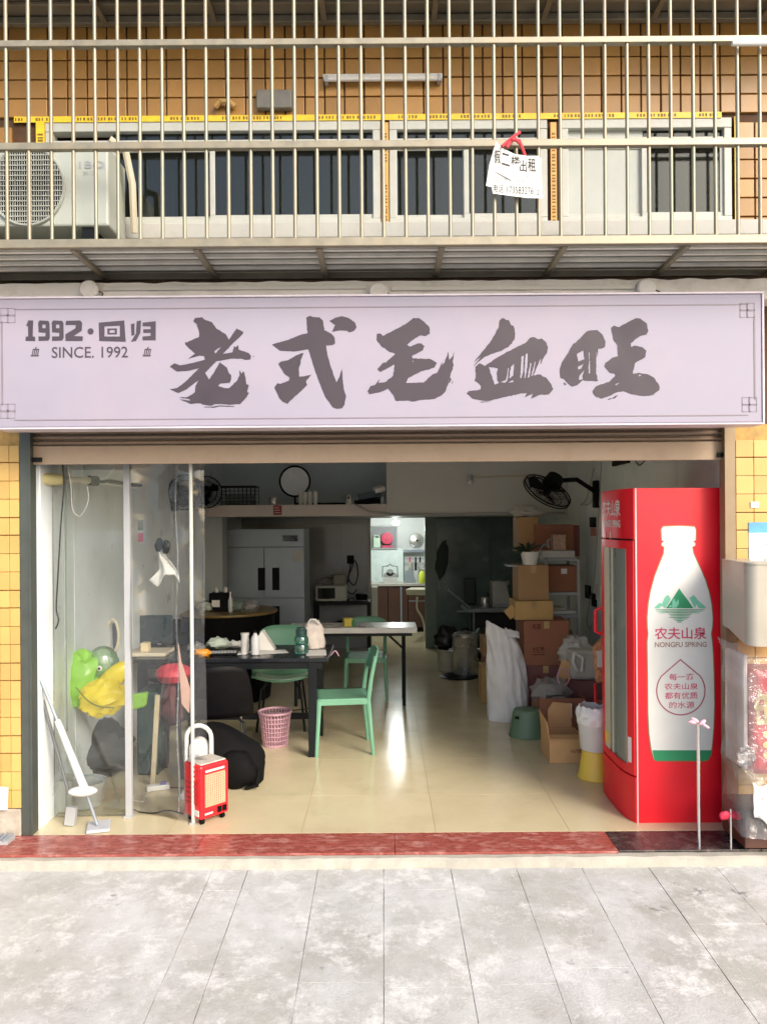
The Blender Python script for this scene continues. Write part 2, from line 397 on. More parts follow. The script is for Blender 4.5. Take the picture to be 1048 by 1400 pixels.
# concrete lip of the step with a broken edge, and the marble threshold on it
def lip():
    b = MB(); n = 520; vs = []
    for i in range(n+1):
        x = -12+24*i/n
        e = 4.172+.014*noise.noise((x*3, 1, 0))+.008*noise.noise((x*14, 3, 0)) - (.05 if x > -1.62 and x < -1.05 else 0)*0
        t = -.012+.004*noise.noise((x*9, 7, 0))
        vs += [(x, e-.010, pave_z(4.17)-.02), (x, e, t-.012), (x, e+.016, t), (x, 4.60, t), (x, 4.60, -.4), (x, e-.010, -.4)]
    fs = [(6*i+a, 6*i+(a+1)%6, 6*i+6+(a+1)%6, 6*i+6+a) for i in range(n) for a in range(6)]
    fs += [tuple(range(6)), tuple(6*n+a for a in range(6))]
    return b.add(vs, fs)
ledge = lip().build('step', m_conc); tag(ledge, kind='structure')
xm = [-3.0,-2.25,-1.05,.05,1.27]
for i in range(4):
    MB().box(xm[i]+.001, xm[i+1]-.001, 4.225, 4.50, -.012, .001).build('marble_slab', m_marble, parent=ledge, bevel=.003)
for a, b_ in ((1.27,2.05),(2.05,3.0)):
    MB().box(a+.001, b_-.001, 4.235, 4.50, -.012, .001).build('marble_slab', m_black_marble, parent=ledge, bevel=.003, label='black marble slab of the threshold')

# ================================================================== interior shell
fl = MB().box(-2.1, 2.1, 4.50, 13.6, -.20, -.0016).build('floor', m_fgrout); tag(fl, kind='structure')
ts = .78; tl0 = None
xj = [-2.05]+[-.49+ts*k for k in (-2,-1,0,1,2,3)]; xj = [x for x in xj if x < 2.0]+[2.04]
yj = [4.505]+[4.505+.62+ts*k for k in range(12)]
for i in range(len(xj)-1):
    for j in range(len(yj)-1):
        if xj[i+1]-xj[i] < .03: continue
        dz = random.uniform(-.0002, .0002)
        t = MB().box(xj[i]+.0012, xj[i+1]-.0012, yj[j]+.0012, min(yj[j+1], 13.5)-.0012, -.006, dz).build('floor_tile', m_floor, parent=fl)
lw = MB().box(-2.25, -2.05, 4.56, 13.6, -.2, 3.0).build('side_wall', m_wallw); tag(lw, kind='structure')
# wall panels with joints on the near left wall
for a, b_ in ((4.62,5.12),(5.122,6.3),(6.302,7.5),(7.502,8.58)):
    MB().box(-2.05, -2.042, a, b_-.004, 0.0, 2.95).build('wall_panel', m_wallw, parent=lw, bevel=.002)
rw = MB().box(2.05, 2.25, 4.56, 13.6, -.2, 3.0).build('side_wall', m_wallr); tag(rw, kind='structure')
for a, b_ in ((4.62,5.4),(5.402,6.6),(6.602,7.8),(7.802,11.1)):
    MB().box(2.042, 2.05, a, b_-.004, 0.0, 2.95).build('wall_panel', m_wallr, parent=rw, bevel=.002)
ce = MB().box(-2.25, 2.25, 4.56, 13.6, 2.95, 3.1).build('ceiling', M('ceiling_paint', (.82,.82,.80), .7)); tag(ce, kind='structure')
YB = 11.2
x0, x1, z0, z1 = R(507, 708, 588, 886, YB)
bw = MB().box(-2.05, x0, YB, YB+.12, 0, 2.4).box(x1+1.15, 2.05, YB, YB+.12, 0, 2.4).box(x0, x1+1.15, YB, YB+.12, z1, 2.4).build('back_wall', m_wallb); tag(bw, kind='structure')
KX0, KX1, KZ = x0, x1, z1
# glazed wall tiles of the back wall
wt = None
for i in range(4):
    for j in range(4):
        a, b_ = x0-.03-.40*(i+1), x0-.03-.40*i
        MB().box(a+.002, b_-.002, YB-.008, YB, j*.6+.002, min(j*.6+.598, 2.4)).build('wall_tile', M('glazed_wall_tile', (.36,.375,.40), .08, var=.06, scale=2, rnd=.06), parent=bw, bevel=.002)
# loft box over the rear
YL = 8.57
lx0, lx1, lz0, lz1 = R(275, 600, 528, 690, YL)
_, _, lb, _ = R(275, 690, 528, 706, YL)
lz0 = P(400, 690, YL).z; lb = P(400, 706, YL).z
loft = MB().box(-2.05, lx1, YL, YL+2.6, lb, lz0-.001)
loft.box(lx1, 2.05, YL+.02, YL+2.6, lb, 2.95)
loft = loft.build('loft', m_loft); tag(loft, kind='structure')
MB().box(-2.05, lx1-.001, YL-.006, YL-.001, lb, lz0-.003).build('loft_edge_board', M('loft_edge', (.55,.49,.46), .5, var=.05), parent=loft, bevel=.002)
MB().box(-2.05, lx1, YL+1.05, YL+1.1, lz0, 2.95).build('loft_back_wall', m_loftin, parent=loft)
MB().box(lx0-.025, lx0, YL-.02, YL+.04, lz0, 2.95).build('loft_corner_trim', m_white, parent=loft)
# pipe and cable along the loft front
b = MB().tube([(lx1-.35,YL-.02,lz0+.0),(lx1-.2,YL-.02,lb+.05),(lx1+.1,YL-.01,lb+.012),(2.0,YL-.01,lb+.02)], .012, 6).build('conduit', m_grey, parent=loft, smooth=1)
# pier at the left of the freezer
px0, px1, _, _ = R(272, 706, 304, 800, 8.75)
MB().box(-2.042, px1, 8.75, 9.0, 0, lb).build('wall_pier', M('pier_paint', (.40,.45,.47), .5, var=.04), parent=lw)
# kitchen behind the opening
k = MB().box(-1.2, 2.05, 13.45, 13.6, 0, 2.4).box(-2.05, 2.05, 13.5, 13.6, 2.5, 2.95).box(-1.3, -1.2, YB+.12, 13.6, 0, 2.4)
k = k.build('kitchen_wall', m_kwall); tag(k, kind='structure')
kc = MB().box(-1.3, 2.05, YB+.12, 13.6, 2.4, 2.5).build('kitchen_ceiling', m_kwall); tag(kc, kind='structure')

# ================================================================== facade above the shop: wall, tiles, windows
wall = thing('upper_wall', 'orange tiled upper storey wall behind the steel window cage', 'wall', (0, YW, 3.2))
wz0, wz1 = 3.53, 4.145
W_L, W_R = P(20,200,YW).x, P(1003,200,YW).x
b = MB().box(-3.6, 3.6, YW+.012, YW+.3, 2.36, wz0).box(-3.6, 3.6, YW+.012, YW+.3, wz1, 5.6).box(-3.6, W_L, YW+.012, YW+.3, wz0, wz1).box(W_R, 3.6, YW+.012, YW+.3, wz0, wz1).box(W_L+.001, W_R-.001, YW+.26, YW+.299, wz0-.001, wz1+.001)  # last box is a dark sheet standing for the unlit room behind the windows
for xa_, xb_ in ((20,61.5),(520.5,531.5),(748.5,765.5)): b.box(P(xa_,240,YW).x+.001, P(xb_,240,YW).x-.001, YW+.014, YW+.2, wz0+.001, wz1-.001)
b.build('wall_body', m_grout, wall)
TP, TV = .1146, .1105
tileproto = MB().box(-TP/2+.0042, TP/2-.0042, -.006, .014, -TV/2+.0038, TV/2-.0038).build('tile', m_tile, bevel=.003); tileproto.parent = wall
first = True
def put_tile(X, Z, par):
    global first
    o = tileproto if first and par is wall else tileproto.copy()
    if o is not tileproto: COL.objects.link(o); o.parent = par
    first = False
    o.location = Vector((X, YW+.001+random.uniform(-.0015,.0015), Z))-par.location
    o.rotation_euler = (random.uniform(-.012,.012), random.uniform(-.006,.006), random.uniform(-.012,.012))
for r in range(5):
    for c in range(-21, 21):
        put_tile((c+.5)*TP+.02, wz1+.02+TV*(r+.5), wall)
for r in range(6):
    for c in range(3):
        put_tile(W_R+.06+TP*c, wz1-.03-TV*(r+.5), wall)
for r in range(6):
    put_tile(W_L-.07, wz1-.03-TV*(r+.5), wall)
# ledge under the windows
lg = MB().box(-3.2, 3.2, YW-.06, YW+.01, 3.44, 3.528).build('window_ledge', M('ledge_paint', (.50,.49,.45), .6, var=.08, dirt=((.3,.3,.24), .5, 6)), wall, bevel=.006)

def window(label, xa, xb, panes, group='windows behind the cage'):
    """xa..xb outer pixels; panes: (x0,x1,kind)"""
    X0, X1 = P(xa,240,YW).x, P(xb,240,YW).x
    t = thing('window', label, 'window', ((X0+X1)/2, YW, wz0), group)
    f = .045
    b = MB().box(X0, X1, YW-.004, YW+.07, wz1-.062, wz1-.004).box(X0, X1, YW-.004, YW+.07, wz0, wz0+.04).box(X0, X0+f, YW-.002, YW+.068, wz0+.04, wz1-.062).box(X1-f, X1, YW-.002, YW+.068, wz0+.04, wz1-.062)
    fr = b.build('frame', m_upvc, t, bevel=.004)
    zt = wz1-.14
    MB().box(X0+f, X1-f, YW+.004, YW+.06, zt, zt+.03).build('transom', m_upvc, t, bevel=.003)
    for k, (a, c, kd) in enumerate(panes):
        A, C = P(a,240,YW).x, P(c,240,YW).x
        mt = m_glassd if kd == 'd' else m_frost
        s = MB(); yo = .012 if k % 2 else .03; e = .03
        s.box(A, C, YW+yo, YW+yo+.022, zt-.028, zt-.001).box(A, C, YW+yo, YW+yo+.022, wz0+.041, wz0+.07).box(A, A+e, YW+yo+.001, YW+yo+.021, wz0+.07, zt-.028).box(C-e, C, YW+yo+.001, YW+yo+.021, wz0+.07, zt-.028)
        sh = s.build('sash', m_upvc, t, bevel=.003)
        MB().box(A+e, C-e, YW+yo+.008, YW+yo+.014, wz0+.07, zt-.028).build('pane', mt, sh)
        MB().box(A+.01, C-.01, YW+.03, YW+.036, zt+.031, wz1-.063).build('upper_pane', m_glassd if (kd == 'd' or k == 0) and kd == 'd' else m_frost, t)
        if kd == 'd':   # drawn curtain folds / stored things seen dimly through the glass
            n = 26
            cu = MB().sheet(lambda u, v: (A+e+(C-A-2*e)*(.1+.8*u), YW+.13+.02*sin(u*38+noise.noise((u*3, A, 0))*4), wz0+.05+v*(zt-wz0-.1)), n, 4)
            cu.build('curtain', M('dim_curtain', (.055,.06,.045), .9, var=.5, scale=3), t, smooth=1)
    return t
window('white framed sliding window with dark glass behind the outdoor unit', 62, 520, [(150,292,'d'),(286,518,'d')])
window('white framed window with dark panes behind the hanging rental notice', 532, 748, [(534,640,'d'),(634,746,'d')])
window('white framed window with a pale frosted pane beside a dark pane', 766, 1000, [(768,884,'f'),(878,992,'d')])
m_winglass = None
# yellow sealing tape strips round the windows, printed with dark marks
def tape(label, x0, y0, x1, y1, mat, vertical=False):
    X0, X1, Z0, Z1 = R(x0, y0, x1, y1, YW)
    t = thing('tape_strip', label, 'tape', ((X0+X1)/2, YW-.008, Z0), 'printed tape round the windows')
    MB().box(X0, X1, YW-.010, YW-.007, Z0, Z1).build('strip', mat, t)
    b = MB(); L = (Z1-Z0) if vertical else (X1-X0); q = .06; n = int(L/q)
    for i in range(n):
        if noise.noise((i*.35, x0*.1, 2)) > .05: continue
        for jx in range(3):
            s = i*q+jx*.018+.006
            if vertical: b.box(X0+(X1-X0)*.2, X1-(X1-X0)*.2, YW-.0112, YW-.0103, Z0+s, Z0+s+random.uniform(.007,.013))
            else: b.box(X0+s, X0+s+random.uniform(.007,.013), YW-.0112, YW-.0103, Z0+(Z1-Z0)*.25, Z1-(Z1-Z0)*.25)
    if b.v: tag(b.build('printed_mark', M('tape_mark', (.22,.13,.02), .6), t), kind='stuff')
tape('yellow printed tape running along the top of the windows', 20, 157, 985, 165, m_tape)
tape('short upright yellow tape beside the outdoor unit', 50, 168, 62, 196, m_tape, True)
tape('orange upright tape in the gap right of the window behind the outdoor unit', 521, 168, 531, 308, m_tapeo, True)
tape('orange upright tape between the notice window and the frosted window', 752, 168, 760, 308, m_tapeo, True)
tape('yellow upright tape at the right edge of the frosted window', 1003, 160, 1009, 308, m_tape, True)
# tube lamp fixed on the tiles, dark patch
X0, X1, Z0, Z1 = R(442, 104, 604, 118, YW)
t = thing('tube_lamp', 'unlit white tube lamp fixed to the upper orange tiles', 'lamp', ((X0+X1)/2, YW-.03, Z0))
MB().box(X0, X1, YW-.03, YW-.006, Z0+.025, Z1).build('batten', m_white, t, bevel=.003)
MB().cyl((X0+.03, YW-.045, Z0+.018), (X1-.03, YW-.045, Z0+.018), .013).build('tube', m_white, t, smooth=1)
for xx in (X0+.01, X1-.03): MB().box(xx, xx+.02, YW-.058, YW-.006, Z0, Z0+.04).build('socket', m_grey, t, bevel=.002)
X0, X1, Z0, Z1 = R(352, 128, 400, 153, YW)
tag(MB().box(X0, X1, YW-.05, YW-.006, Z0, Z1).build('metal_box', M('dull_lead', (.17,.16,.14), .6, var=.2, scale=20), loc=((X0+X1)/2, YW-.03, Z0), bevel=.006), 'small dull grey metal box on the tiles above the window tape', 'box')
p = P(308, 150, YW)
tag(MB().tube([p+Vector((-.05,-.03,0)), p+Vector((-.02,-.04,.03)), p+Vector((.03,-.04,.025)), p+Vector((.06,-.03,0))], .016, 8).build('pipe_stub', m_grout2, loc=p, smooth=1), 'short bent brown pipe stub above the window tape', 'pipe')

# ================================================================== outdoor unit of the air conditioner
X0, X1, Z0, Z1 = R(-75, 198, 148, 309, 4.12)
t = thing('outdoor_unit', 'white outdoor air conditioner unit standing in the cage corner', 'air conditioner', ((X0+X1)/2, 4.25, Z0))
MB().box(X0, X1, 4.12, 4.40, Z0, Z1).build('casing', M('ac_white', (.44,.47,.42), .45, var=.05, dirt=((.45,.43,.36), .35, 5)), t, bevel=.012)
gx, gz = P(38, 255, 4.12).x, P(38, 255, 4.12).z; gr = .19
MB().lathe((0,0,0), [(0,0),(gr,0)], 40).v
b = MB(); ring = [(gx+gr*cos(a*pi/20), gz+gr*1.06*sin(a*pi/20)) for a in range(40)]
b.prism(ring, 4.119, 4.116).build('fan_opening', m_blackp, t)
b = MB()
for i in range(-15, 16):
    x = gx+i*.0125; h = sqrt(max(0, gr**2-(x-gx)**2))*1.06
    b.box(x-.0018, x+.0018, 4.108, 4.112, gz-h, gz+h)
for i in range(-7, 8):
    z = gz+i*.027; h = sqrt(max(0, gr**2-((z-gz)/1.06)**2))
    b.box(gx-h, gx+h, 4.1045, 4.1078, z-.0025, z+.0025)
b.build('grille', M('ac_grille', (.42,.44,.39), .5), t)
MB().tube([(gx+(gr+.006)*cos(a*pi/20), 4.110, gz+(gr+.006)*1.06*sin(a*pi/20)) for a in range(40)], .008, 6, closed=True).build('grille_ring', M('ac_ring', (.36,.38,.34), .5), t, smooth=1)
vs, fs = letters('1BO', (*[P(x,0,4.12).x for x in (107,141)], P(0,231,4.12).z, P(0,221,4.12).z))
MB().add([(x, 4.1165, z) for x, z in vs], fs).build('lettering', m_grey, t)
vs, fs = letters('X-2', (*[P(x,0,4.12).x for x in (112,128)], P(0,240,4.12).z, P(0,235,4.12).z))
MB().add([(x, 4.1165, z) for x, z in vs], fs).build('lettering', m_grey, t)
for xx in (X0+.12, X1-.12): MB().box(xx-.03, xx+.03, 4.14, 4.40, Z0-.10, Z0).build('foot', m_blackm, t)
MB().tube([(X1-.02,4.2,Z0+.5),(X1+.05,4.25,Z0+.46),(X1+.07,4.3,Z0+.3),(X1+.06,4.36,Z0+.05)], .02, 8).build('pipe', m_cream, t, smooth=1)

# ================================================================== steel cage
YC = 3.94
cage = thing('window_cage', 'steel burglar cage of upright bars jutting out above the shop sign', 'cage', (0, YC, 3.2))
zb, zm, zt_, zr = P(524,331,YC).z, P(524,198,YC).z, P(524,58,YC).z, 4.70
for z, h in ((zb,.044),(zm,.036),(zt_,.032)):
    MB().box(-2.7, 2.7, YC-.018, YC+.018, z-h/2, z+h/2).build('rail', m_steel, cage, bevel=.003)
MB().box(-2.7, 2.7, YC-.018, YC+.018, zr-.02, zr+.02).build('rail', m_steel, cage)
bar = MB().cyl((0,YC,zb), (0,YC,zr), .0098, n=10).build('bar', m_steel, cage, smooth=1)
sp = 30.25/1060*YC; xb = P(40.5,300,YC).x; n0 = -7; first_b = True
for i in range(-8, 43):
    x = xb+sp*i
    if abs(x) > 2.68: continue
    o = bar if first_b else inst(bar, cage, (0,0,0)); first_b = False
    o.location = (x, random.uniform(-.003,.003), 0); o.rotation_euler = (0, random.uniform(-.0025,.0025), 0)
for i, yy in enumerate((4.045,4.14,4.235,4.33)):
    MB().box(-2.7, 2.7, yy-.010, yy+.010, zb-.006, zb+.014).build('floor_slat', M('lit_slat', (.80,.77,.70), .45, metal=.2), cage, bevel=.002)  # pale colour paints in the ground light caught by these slats
    MB().box(-2.7, 2.7, yy-.008, yy+.008, zr+.006, zr+.022).build('roof_slat', m_steel, cage, bevel=.002)
MB().box(-2.7, 2.7, 4.445, 4.485, zb-.02, zb+.02).build('rail', m_steel, cage, bevel=.003)
MB().box(-2.7, 2.7, 4.445, 4.485, zr-.02, zr+.02).build('rail', m_steel, cage, bevel=.003)
for i in range(-1, 7):
    x = -1.576+.628*i
    MB().box(x-.015, x+.015, YC+.0185, 4.445, zb-.030, zb-.0065).build('brace', m_steel, cage, bevel=.002)
    MB().box(x-.015, x+.015, YC+.0185, 4.445, zr-.026, zr-.006).build('brace', m_steel, cage)
MB().box(-2.7, 2.7, YC+.02, 4.50, zr+.03, zr+.04).build('roof_panel', M('roof_sheet', (.20,.17,.12), .6, var=.2, scale=4), cage)
MB().box(-2.66, 2.66, YC+.03, 4.44, zb+.016, zb+.021).build('floor_panel', M('cage_floor_sheet', (.30,.295,.25), .55, var=.15, scale=4), cage)
# white pipe across the cage at the right
p = P(1000,59,3.9)
tag(MB().cyl((p.x,3.90,p.z),(p.x+.5,3.90,p.z), .013).build('pipe', m_white, loc=p, smooth=1), 'short white pipe lying across the top right cage rail', 'pipe')

# rental notice tied to the cage
YN = 3.90
def nz(cx_, cy_): return P(640+cx_/7.486, 160+cy_/7.486, YN)
t = thing('rental_notice', 'white paper rental notice tied to the cage with red cord', 'notice', nz(470,830))
sheet_a = [(285,245),(340,310),(470,375),(600,395),(715,395),(750,425),(745,560),(760,830),(600,825),(250,780),(240,715),(180,700),(215,480)]
b = MB().prism([(nz(*q).x, nz(*q).z) for q in sheet_a], YN, YN+.0015); b.build('sheet', m_paper, t)
b = MB().prism([(nz(*q).x, nz(*q).z) for q in [(275,558),(545,468),(445,652)]], YN-.006, YN-.005); b.build('folded_flap', m_paper, t)
def nprint(body, x0, y0, x1, y1, mat=m_black, slope=.09, off=0):
    vs, fs = letters(body, (x0, x1, -y1, -y0), off)
    pts = [nz(x, -y+slope*(x-(x0+x1)/2)) for x, y in vs]
    MB().add([(q.x, YN-.0015, q.z) for q in pts], fs).build('lettering', mat, t)
nprint('假', 262, 335, 330, 475, off=.012); nprint('二', 340, 372, 422, 495, off=.015, slope=.3); nprint('楼', 436, 395, 526, 505, off=.012)
nprint('出', 524, 440, 596, 558, off=.015); nprint('租', 608, 420, 690, 558, off=.015)
nprint('水电气', 540, 585, 660, 625, m_grey); nprint('家具家电', 250, 610, 395, 665, m_grey); nprint('两室一厅', 500, 640, 660, 680, m_grey)
nprint('电话:', 255, 690, 370, 770, slope=.12); nprint('173583276', 395, 712, 665, 785, slope=.05); nprint('2', 700, 740, 725, 795)
b = MB()
for q in ([(340,310),(390,260),(460,200),(530,145)], [(390,320),(420,270),(470,215)], [(480,240),(530,280),(560,340),(580,385)], [(440,240),(520,245),(545,300)]):
    b.tube([nz(*k)+Vector((0,-.012+.006*i,0)) for i, k in enumerate(q)], .008, 6)
b.build('cord', m_pcloth, t, smooth=1)

# ================================================================== plaster band, shop sign, shutter
zb0 = P(524,404,4.34).z-.03; zb1 = P(524,384,4.34).z
def band():
    b = MB(); n = 120; vs = []
    for i in range(n+1):
        x = -2.24+4.48*i/n; e = .006*noise.noise((x*6, 0, 4)); e2 = .008*noise.noise((x*9, 2, 1))
        vs += [(x, 4.34+e, zb0), (x, 4.34+e, zb1+e2), (x, 4.50, zb1+e2), (x, 4.50, zb0)]
    fs = [(4*i+a, 4*i+(a+1)%4, 4*i+4+(a+1)%4, 4*i+4+a) for i in range(n) for a in range(4)]+[(0,1,2,3),(4*n,4*n+1,4*n+2,4*n+3)]
    return b.add(vs, fs)
X1r = P(1036,395,4.34).x
o = band().build('lintel', m_plaster, loc=(0,4.42,zb0)); tag(o, 'rough white plaster band between the cage and the shop sign', 'lintel')
for lab, x, y in (('round white junction box at the left end of the plaster band', 122, 396), ('round white junction box above the middle of the shop sign', 517, 399), ('round white junction box near the right end of the plaster band', 883, 394)):
    p = P(x, y, 4.31)
    t = thing('junction_box', lab, 'junction box', p, 'junction boxes above the sign')
    MB().tube([(p.x,4.335,p.z),(p.x,4.300,p.z),(p.x,4.292,p.z)], [.052,.052,.044], 20).build('cap', m_plaster, t, smooth=1, ang=25)
    MB().tube([(p.x+.04,4.318,p.z),(p.x+.075,4.312,p.z-.02),(p.x+.06,4.31,p.z-.05)], .004, 5).build('wire', m_blackp, t, smooth=1)
cp = MB(); 
for x0_, x1_ in ((140,500),(535,868)):
    a, b_ = P(x0_,394,4.325), P(x1_,394,4.325); cp = MB().box(a.x, b_.x, 4.322, 4.339, a.z-.012, a.z+.012)
    tag(cp.build('cable_trunking', m_white, loc=((a.x+b_.x)/2,4.33,a.z-.012), bevel=.002), 'thin white cable trunking '+('left' if x0_ == 140 else 'right')+' of the middle junction box', 'trunking')

YS = 4.20
sx0, sx1, sz0, sz1 = P(-3,495,YS).x, P(1041,495,YS).x, P(524,581,YS).z, P(524,405,YS).z
sign = thing('shop_sign', 'wide lavender shop sign with brush written dark characters', 'sign', ((sx0+sx1)/2, YS, sz0))
MB().box(sx0, sx1, YS, YS+.14, sz0, sz1).build('board', m_banner, sign, bevel=.006)
MB().box(sx0-.012, sx0-.001, YS-.006, YS+.14, sz0, sz1).box(sx1+.001, sx1+.012, YS-.006, YS+.14, sz0, sz1).box(sx0-.012, sx1+.012, YS-.006, YS+.14, sz1+.001, sz1+.012).box(sx0-.012, sx1+.012, YS-.006, YS+.14, sz0-.010, sz0-.001).build('edge_trim', M('sign_trim', (.60,.54,.60), .5), sign, bevel=.002)
def sp_(x, y): q = P(x, y, YS); return (q.x, q.z)
LAO = [[(330,115),(350,80),(430,72),(470,105),(545,130),(590,200),(700,265),(735,330),(825,200),(905,240),(895,265),(780,375),(665,495),(780,475),(795,405),(820,415),(840,390),(850,445),(960,480),(990,515),(985,555),(930,560),(880,545),(760,545),(640,570),(590,578),(465,710),(510,785),(575,690),(632,588),(715,650),(735,710),(765,740),(762,790),(745,825),(715,825),(640,830),(615,860),(690,885),(740,885),(830,800),(860,740),(860,680),(880,720),(905,690),(930,770),(935,840),(965,850),(945,930),(970,940),(930,1000),(870,1065),(740,1075),(640,1065),(570,1070),(540,1085),(480,1080),(430,1070),(410,1055),(300,1065),(170,1010),(290,1028),(288,1012),(160,990),(250,990),(300,965),(350,930),(355,860),(395,790),(340,830),(250,900),(160,940),(60,900),(150,880),(250,800),(395,655),(300,680),(150,695),(60,640),(115,600),(180,625),(300,600),(460,560),(455,515),(400,510),(270,550),(350,490),(240,385),(235,360),(260,360),(340,320),(395,300),(400,260),(370,150)],
 [(570,460),(660,398),(580,490)], [(450,1100),(570,1095),(640,1082),(800,1095),(790,1100),(640,1092),(570,1108),(460,1106)], [(1012,512),(1028,520),(1018,530)]]
SHI = [[(450,75),(490,55),(530,70),(600,72),(640,110),(655,220),(740,265),(775,310),(780,370),(755,390),(675,395),(690,500),(730,640),(795,820),(835,740),(860,655),(865,780),(880,900),(905,970),(890,1070),(860,1115),(800,1122),(755,1105),(670,990),(600,820),(530,620),(475,440),(300,465),(150,455),(55,385),(100,370),(230,335),(380,275),(465,255)],
 [(715,115),(790,75),(860,60),(940,85),(1005,130),(1025,190),(1000,225),(940,245),(915,225),(830,222),(745,238),(780,160)],
 [(130,605),(160,580),(240,565),(330,510),(400,482),(420,490),(385,560),(385,600),(365,650),(370,755),(440,745),(510,728),(445,810),(460,850),(400,910),(260,1035),(235,1065),(190,1045),(140,1000),(115,940),(85,880),(120,828),(150,838),(250,800),(260,765),(200,720)]]
MAO = [[(145,262),(190,262),(210,285),(400,190),(500,130),(560,80),(620,80),(690,130),(745,190),(750,260),(700,288),(640,278),(560,330),(485,385),(520,410),(610,372),(650,372),(690,405),(670,450),(545,515),(550,545),(750,550),(830,595),(800,650),(650,690),(500,770),(475,825),(680,820),(780,725),(830,710),(862,650),(890,580),(888,630),(920,590),(940,530),(960,465),(970,560),(1000,530),(1030,470),(1018,545),(1010,580),(1022,620),(985,740),(955,850),(930,920),(880,970),(800,1010),(640,1020),(550,1040),(500,1025),(360,1032),(330,960),(270,890),(180,930),(60,955),(35,920),(70,860),(125,845),(190,765),(155,825),(240,815),(330,740),(345,610),(180,700),(150,665),(205,600),(250,590),(355,490),(270,455),(190,400),(140,330)],
 [(545,585),(560,565),(566,580)], [(960,800),(985,760),(995,790),(970,830)], [(1000,830),(1012,790),(1010,830)]]
XUE = [[(415,110),(445,82),(490,105),(520,105),(550,165),(575,170),(595,260),(585,330),(520,410),(440,455),(330,490),(240,530),(115,635),(205,520),(120,585),(180,515),(330,330),(410,180)],
 [(140,640),(185,600),(250,632),(380,540),(560,440),(720,360),(760,310),(800,298),(855,325),(900,315),(940,350),(970,410),(960,480),(905,560),(885,615),(892,540),(870,575),(805,740),(870,728),(950,765),(1000,830),(1030,890),(980,955),(890,965),(930,940),(770,1010),(800,945),(700,995),(730,940),(640,950),(440,995),(290,1030),(180,1020),(110,1005),(40,945),(60,920),(200,900),(205,860),(180,830),(130,800),(145,760)],
 [(292,640),(400,660),(385,720),(390,790),(410,825),(360,845)], [(412,820),(490,790),(512,650),(525,655),(508,795),(480,822)], [(525,770),(545,640),(585,600),(575,740),(540,770)], [(510,822),(570,790),(580,815)], [(652,770),(668,520),(696,510),(686,700),(668,770)], [(698,770),(712,500),(742,480),(735,640),(712,770)], [(735,765),(770,590),(785,600),(758,760)], [(775,745),(820,580),(832,580),(795,742)], [(170,1042),(330,1034),(220,1050)]]
WANG = [[(190,300),(290,195),(390,182),(440,225),(470,290),(465,345),(430,360),(400,360),(396,440),(385,360),(380,600),(400,670),(270,665),(255,658),(200,710),(150,722),(110,690),(75,650),(40,640),(35,550),(55,490),(100,420),(160,315)],
 [(195,415),(260,375),(272,460),(210,485)], [(205,535),(265,500),(240,550),(210,560)], [(215,660),(220,620),(268,560),(250,620),(258,650)], [(308,395),(320,395),(320,465),(310,465)], [(312,480),(325,470),(322,600),(308,595)],
 [(525,160),(550,140),(600,155),(715,90),(760,68),(800,72),(865,120),(880,190),(860,225),(800,240),(710,310),(715,345),(745,330),(820,345),(860,380),(850,440),(800,470),(750,500),(730,600),(790,590),(880,608),(940,645),(985,720),(985,755),(930,800),(840,812),(720,795),(640,765),(570,780),(500,815),(430,838),(380,820),(345,770),(380,720),(500,680),(565,620),(560,600),(510,590),(460,530),(470,495),(530,450),(595,430),(585,330),(550,285)],
 [(780,605),(815,610),(795,628)], [(560,702),(620,685),(570,710)], [(490,845),(590,805),(575,820),(500,850)], [(70,680),(100,700),(78,708)]]
for body, ox, s, sd in ((LAO,225,8.384,1),(SHI,365,8.384,2),(MAO,498,8.384,3),(XUE,633,8.384,4),(WANG,760,6.987,5)):
    polys = [[sp_(ox+x/s, 425+y/s) for x, y in rough_edge(q, 9 if sd > 2 else 6, 22, sd)] for q in body]
    vs, fs = ink(polys)
    MB().add([(x, YS-.002, z) for x, z in vs], fs).build('character', m_ink, sign)
def stext(body, x0, y0, x1, y1, mat, off=0, name='lettering', shear=0):
    a, b_ = P(x0, (y0+y1)/2, YS), P(x1, (y0+y1)/2, YS); z0_, z1_ = P((x0+x1)/2, y1, YS).z, P((x0+x1)/2, y0, YS).z
    vs, fs = letters(body, (a.x, b_.x, z0_, z1_), off, shear)
    MB().add([(x, YS-.002, z) for x, z in vs], fs).build(name, mat, sign)
# the year in heavy slab digits, drawn as filled outlines
one = [(0,.78),(.12,.80),(.22,1.0),(.66,1.0),(.62,.22),(.82,.2),(.84,0),(0,0),(.02,.2),(.24,.22),(.22,.72)]
nine = [[(.06,.42),(.02,.9),(.14,1.0),(.84,.98),(.94,.86),(.96,.14),(.84,.02),(.06,0),(.05,.22),(.6,.22),(.62,.40)], [(.36,.62),(.36,.80),(.62,.80),(.62,.62)]]
two = [(.05,.78),(.08,.98),(.84,1.0),(.94,.88),(.92,.5),(.48,.24),(.98,.22),(.96,0),(.05,0),(.04,.32),(.58,.62),(.6,.78)]
polys = []
for gl, x0_, x1_ in (([one],35,51),(nine,52,69),(nine,70.5,88),([two],88.5,114)):
    for q in gl: polys.append([sp_(x0_+(x1_-x0_)*x, 466-28*y) for x, y in q])
polys.append([sp_(124+4.3*cos(a*pi/6), 453-4.3*sin(a*pi/6)) for a in range(12)])
hui = [[(135,441),(170,438),(172,467),(136,466)], [(143,446),(164,445),(164,460),(143,460)], [(147,449),(160,449),(160,457),(147,457)], [(150,451),(157,451),(157,455),(150,455)]]
gui = [[(179,443),(184,442),(184,458),(180,459)], [(187,439),(193,438),(192,455),(186,466),(179,467),(186,456)], [(195,441),(213,439),(213,465),(195,465),(195,460),(206,459),(206,455),(196,455),(196,450),(206,450),(206,446),(195,446)]]
